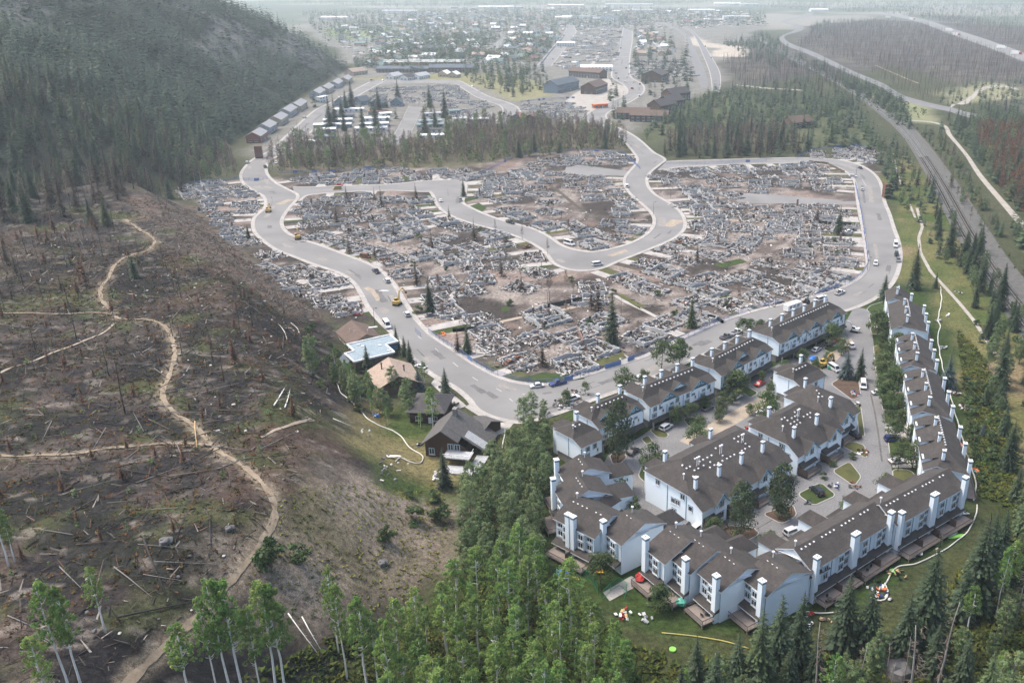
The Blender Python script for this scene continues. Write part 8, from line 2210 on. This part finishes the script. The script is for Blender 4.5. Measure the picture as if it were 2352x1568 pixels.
for x, y, n, s, mats, lb in [(1300,930,60,2.2,['blackpaint','w_white','r_pale','r_brown'],'big pile of household debris at the street corner end'), (1320,905,34,1.6,['blackpaint','rust','r_pale'],'dark pile of furniture behind the first row house'), (2018,1360,26,1.3,['blackpaint','whitepaint','orange','carblue'],'heap of bags and gear inside the looped hose'), (1856,1440,8,.6,['whitepaint','r_pale'],'white sacks lying on the grass below the stepped houses'), (1848,1420,6,.6,['whitepaint','r_pale'],'grey-white cover bundle beside the sacks'), (1888,1425,6,.5,['wood_new','r_tan'],'brown cardboard boxes on the grass'), (1860,1412,4,.4,['red','carred'],'red bag lying beside the hose end'), (1006,1098,14,1.0,['whitepaint','r_pale'],'white rubbish bags on the slope below the chalet'), (963,1022,8,.5,['blackpaint','carblue','whitepaint'],'black and blue grill left on the chalet lawn'), (1432,1412,16,.8,['wood_new','red','whitepaint'],'broken picnic table boards at the wood edge'), (1480,1420,8,.7,['whitepaint','r_pale'],'white planks scattered on the lower lawn'), (2100,1272,16,1.0,['whitepaint','r_pale','cargrey'],'row of pale boxes below the lower deck'), (2065,1318,16,1.1,['r_brown','blackpaint','wood_new'],'planters and junk on the grass under the hose'), (1920,1118,14,.8,['carblue','blackpaint','whitepaint'],'blue and black heap on the lawn island kerb'), (1962,1115,10,.7,['rock','rust'],'stone pile rim at the end of the lawn island'), (1855,1156,10,.5,['blackpaint','cargrey'],'black barbecue on the drive edge'), (1985,1040,10,.7,['rust','whitepaint','blackpaint'],'go-kart like scrap on the drive'), (1960,905,16,.9,['carblue','red','w_grey','rock'],'red and blue toys in the planted bed by the drive'), (1972,930,8,.7,['whitepaint','blackpaint'],'white and black sheet rubbish on the kerb'), (1744,950,14,.8,['tarpblue','blackpaint','whitepaint'],'blue and black gear beside the dug strip'), (1720,985,12,.8,['red','green_plastic','blackpaint'],'red and green toys behind the widest roof'), (2178,870,20,1.1,['whitepaint','tarpgreen','r_pale'],'white and green pile under the silvery spruce'), (2195,905,16,.9,['r_pale','blackpaint','rust'],'grey pile beside the hose bend'), (2165,800,14,.9,['r_pale','cargrey'],'long grey bundle beside the lawn hose'), (2158,738,8,.6,['cargrey','whitepaint'],'grey and white bags on the upper lawn hose'), (2176,725,8,.7,['cargrey','blackpaint','whitepaint'],'dark machine part on the upper lawn'), (2200,672,8,.8,['r_pale','blackpaint'],'old mattress heap beside the right path'), (2232,1010,8,.8,['blackpaint','r_brown'],'dark crate in the rough meadow'), (2245,1085,8,.6,['teal','orange'],'teal and orange toys on the rough meadow'), (2215,940,16,1.0,['w_grey','rust','whitepaint'],'mixed rubbish behind the middle of the right row'), (1015,770,8,.9,['orange','orange'],'bright orange netting heap behind the corner fence'), (1010,835,0,1,['orange'],''), (820,722,12,1.6,['red','pink'],'orange-red netting spread on the verge by the street lamp'), (1018,890,12,.8,['blackpaint','whitepaint','r_pale'],'black and white rubbish heap on the verge'), (880,1085,30,3.0,['rock','rubble_stone'],'field of grey boulders below the meadow'), (835,995,8,1.2,['r_pale','rock'],'stepping slabs on the garden meadow'), (864,955,8,.5,['tarpblue','whitepaint'],'blue barrel and white tub in the garden'), (820,940,6,.5,['orange','rust'],'orange garden bench at the hose'), (1045,930,10,.7,['w_brown','rock'],'garden clutter beside the chalet drive'), (1680,480,10,.8,['red','brick'],'red brick chimney stub by the dirt alley')]:
    if n: thing('belongings' if 'netting' not in lb else 'netting', x, y, lb, 'pile' if 'netting' not in lb else 'netting', heap(n, s, .7 if n > 10 else .5, mats), [M[k] for k in mats])
# tarps, trampoline, playground
for x, y, mt, lb, sx in [(1866, 826, 'tarpblue', 'bright blue tarp beside the black pickup', 1.6), (1290, 1222, 'tarpblue', 'blue tarp canopy on the deck by the aspen wood', 1.5), (1470, 1338, 'red', 'red cover draped over furniture on a deck', 1.5), (1563, 1396, 'tarpgreen', 'green tarp crumpled on a railed deck', 1.3), (1300, 1236, 'carblue', 'blue wrapped bundle beside the deck steps', .8), (1905, 848, 'green_plastic', 'green bin by the dug strip', .8), (2152, 1268, 'canvas', 'closed pale parasol cover by the lower deck', .5)]:
    m = MB(); m.ball((0, 0, .5), (sx, sx * .7, .7), 9, 6, jit=.25); thing('tarp' if 'bin' not in lb else 'bin', x, y, lb, 'cover', m, M[mt], random.uniform(0, 3), 1.0 if 'deck' in lb and 'lower' not in lb else 0)
for x, y, lb in [(2052,1313,'lime green round pad on the lower grass'), (1545,1492,'lime green disc lying in the undergrowth')]:
    m = MB(); m.tube([(0, 0, 0), (0, 0, .25)], .9 if x > 2000 else .7, 14); thing('sled', x, y, lb, 'toy', m, M['lime'])
w = a1(1293, 1338); o = link('playground_slide', None, None, tuple(w), R(20)); tag(o, 'blue playground tower with white posts in the clearing', 'playground')
for sx in (-1, 1):
    for sy in (-1, 1):
        m = MB(); m.tube([(sx, sy, 0), (sx, sy, 3.2)], .1, 6); m.obj('post', M['whitepaint'], o)
m = MB(); m.box(-1, -1, 1.4, 1, 1, 1.55); m.obj('platform', M['cargrey'], o)
m = MB(); m.add([(-1.2, -1.2, 2.7), (1.2, -1.2, 2.7), (1.2, 1.2, 2.7), (-1.2, 1.2, 2.7), (0, 0, 3.8)], [(0, 1, 4), (1, 2, 4), (2, 3, 4), (3, 0, 4), (3, 2, 1, 0)]); m.box(-1.05, -1.05, 1.56, 1.05, -.98, 2.4); m.obj('canopy', M['tarpblue'], o)
m = MB(); m.add([(1, -.5, 1.5), (1, .5, 1.5), (3.6, .5, .2), (3.6, -.5, .2), (1, -.5, 1.4), (1, .5, 1.4), (3.6, .5, .1), (3.6, -.5, .1)], [(3, 2, 1, 0), (4, 5, 6, 7), (0, 4, 7, 3), (1, 2, 6, 5)]); m.obj('slide', M['yellow'], o)
m = MB(); m.box(-.9, -.3, .35, .9, .3, .6); m.box(-.9, .2, .6, .9, .3, 1.0); thing('toy_bench', 1376, 1318, 'yellow plastic slide piece by the wire fence', 'toy', m, M['yellow'])
# patio tables on the near decks
def deck_set(x, y, z, lb):
    w = g0(x, y, z); o = link('patio_set', None, None, (w[0], w[1], z), random.uniform(0, 3)); tag(o, lb, 'patio set')
    m = MB(); m.tube([(0, 0, .66), (0, 0, .72)], .6, 10); m.tube([(0, 0, 0), (0, 0, .66)], .06, 5); m.obj('table', M['r_dark'], o)
    for k in range(3):
        a = k * 2.1; m = MB(); m.box(-.25, -.25, .36, .25, .25, .42); m.box(-.25, .2, .42, .25, .25, .9)
        for sx in (-.22, .22):
            for sy in (-.22, .22): m.box(sx - .02, sy - .02, 0, sx + .02, sy + .02, .36)
        m.obj('chair', M['blackpaint'], o, loc=(math.cos(a), math.sin(a), 0), rz=a - math.pi / 2)
for i, (x, y, lb) in enumerate([(1905,1380,'dark patio set on the left deck of the bottom row'), (1990,1305,'dark patio set on the middle deck of the bottom row'), (2100,1240,'dark patio set on the left deck of the lower right row'), (2190,1185,'pale patio set on the last deck of the lower right row'), (1620,1410,'patio set on the bent deck of the stepped house')]): deck_set(x, y, 1.02, lb)
# painted centre marks and tar seams on the roads
for pts in [[(1236,882),(1250,888)], ]:
    pass
for line, w_ in [([(2000,905),(2010,950),(2018,1000),(2026,1060)], .5), ([(1560,1190),(1640,1250),(1720,1225),(1780,1190)], .35), ([(1785,1240),(1850,1205)], .5), ([(1998,1022),(2040,1026)], .3)]:
    ribbon('tar_seam', line, w_, 'ballast', .034)
for line in [[(1000,800),(1010,812)],[(1040,832),(1052,842)],[(1085,866),(1098,874)],[(1140,892),(1152,899)],[(1200,905),(1216,907)],[(1170,915),(1178,922)],[(960,772),(968,778)],[(1980,412),(1990,428)]]:
    ribbon('road_marking', line, .35, 'line', .056)
random.seed(61)
for i in range(96):
    A_, B_ = ROADS[random.choice([0, 0, 0, 1])]
    j = random.randrange(6, len(A_) - 8); q = random.uniform(.15, .85)
    pts = [(A_[j + k] * (1 - q) + B_[j + k] * q)[:2] for k in range(0, random.choice([3, 4, 6]), 1)]
    ribbon(*[('tar_seam', pts, random.uniform(.15, .4), 'ballast'), ('road_patch', pts, random.uniform(1, 2.6), 'asphalt_patch'), ('dust_patch', pts, random.uniform(1.5, 4), 'dust')][i % 3], .0545 + .0001 * i, world=True, jitter=.8)
for line, w_ in [([(640,470),(655,463),(672,458)], 5), ([(1558,505),(1548,512),(1530,520)], 6), ([(840,660),(862,672),(872,690)], 3), ([(1400,588),(1440,575)], 3)]:
    ribbon('dirt_patch', line, w_, 'dirt', .054, jitter=.6)
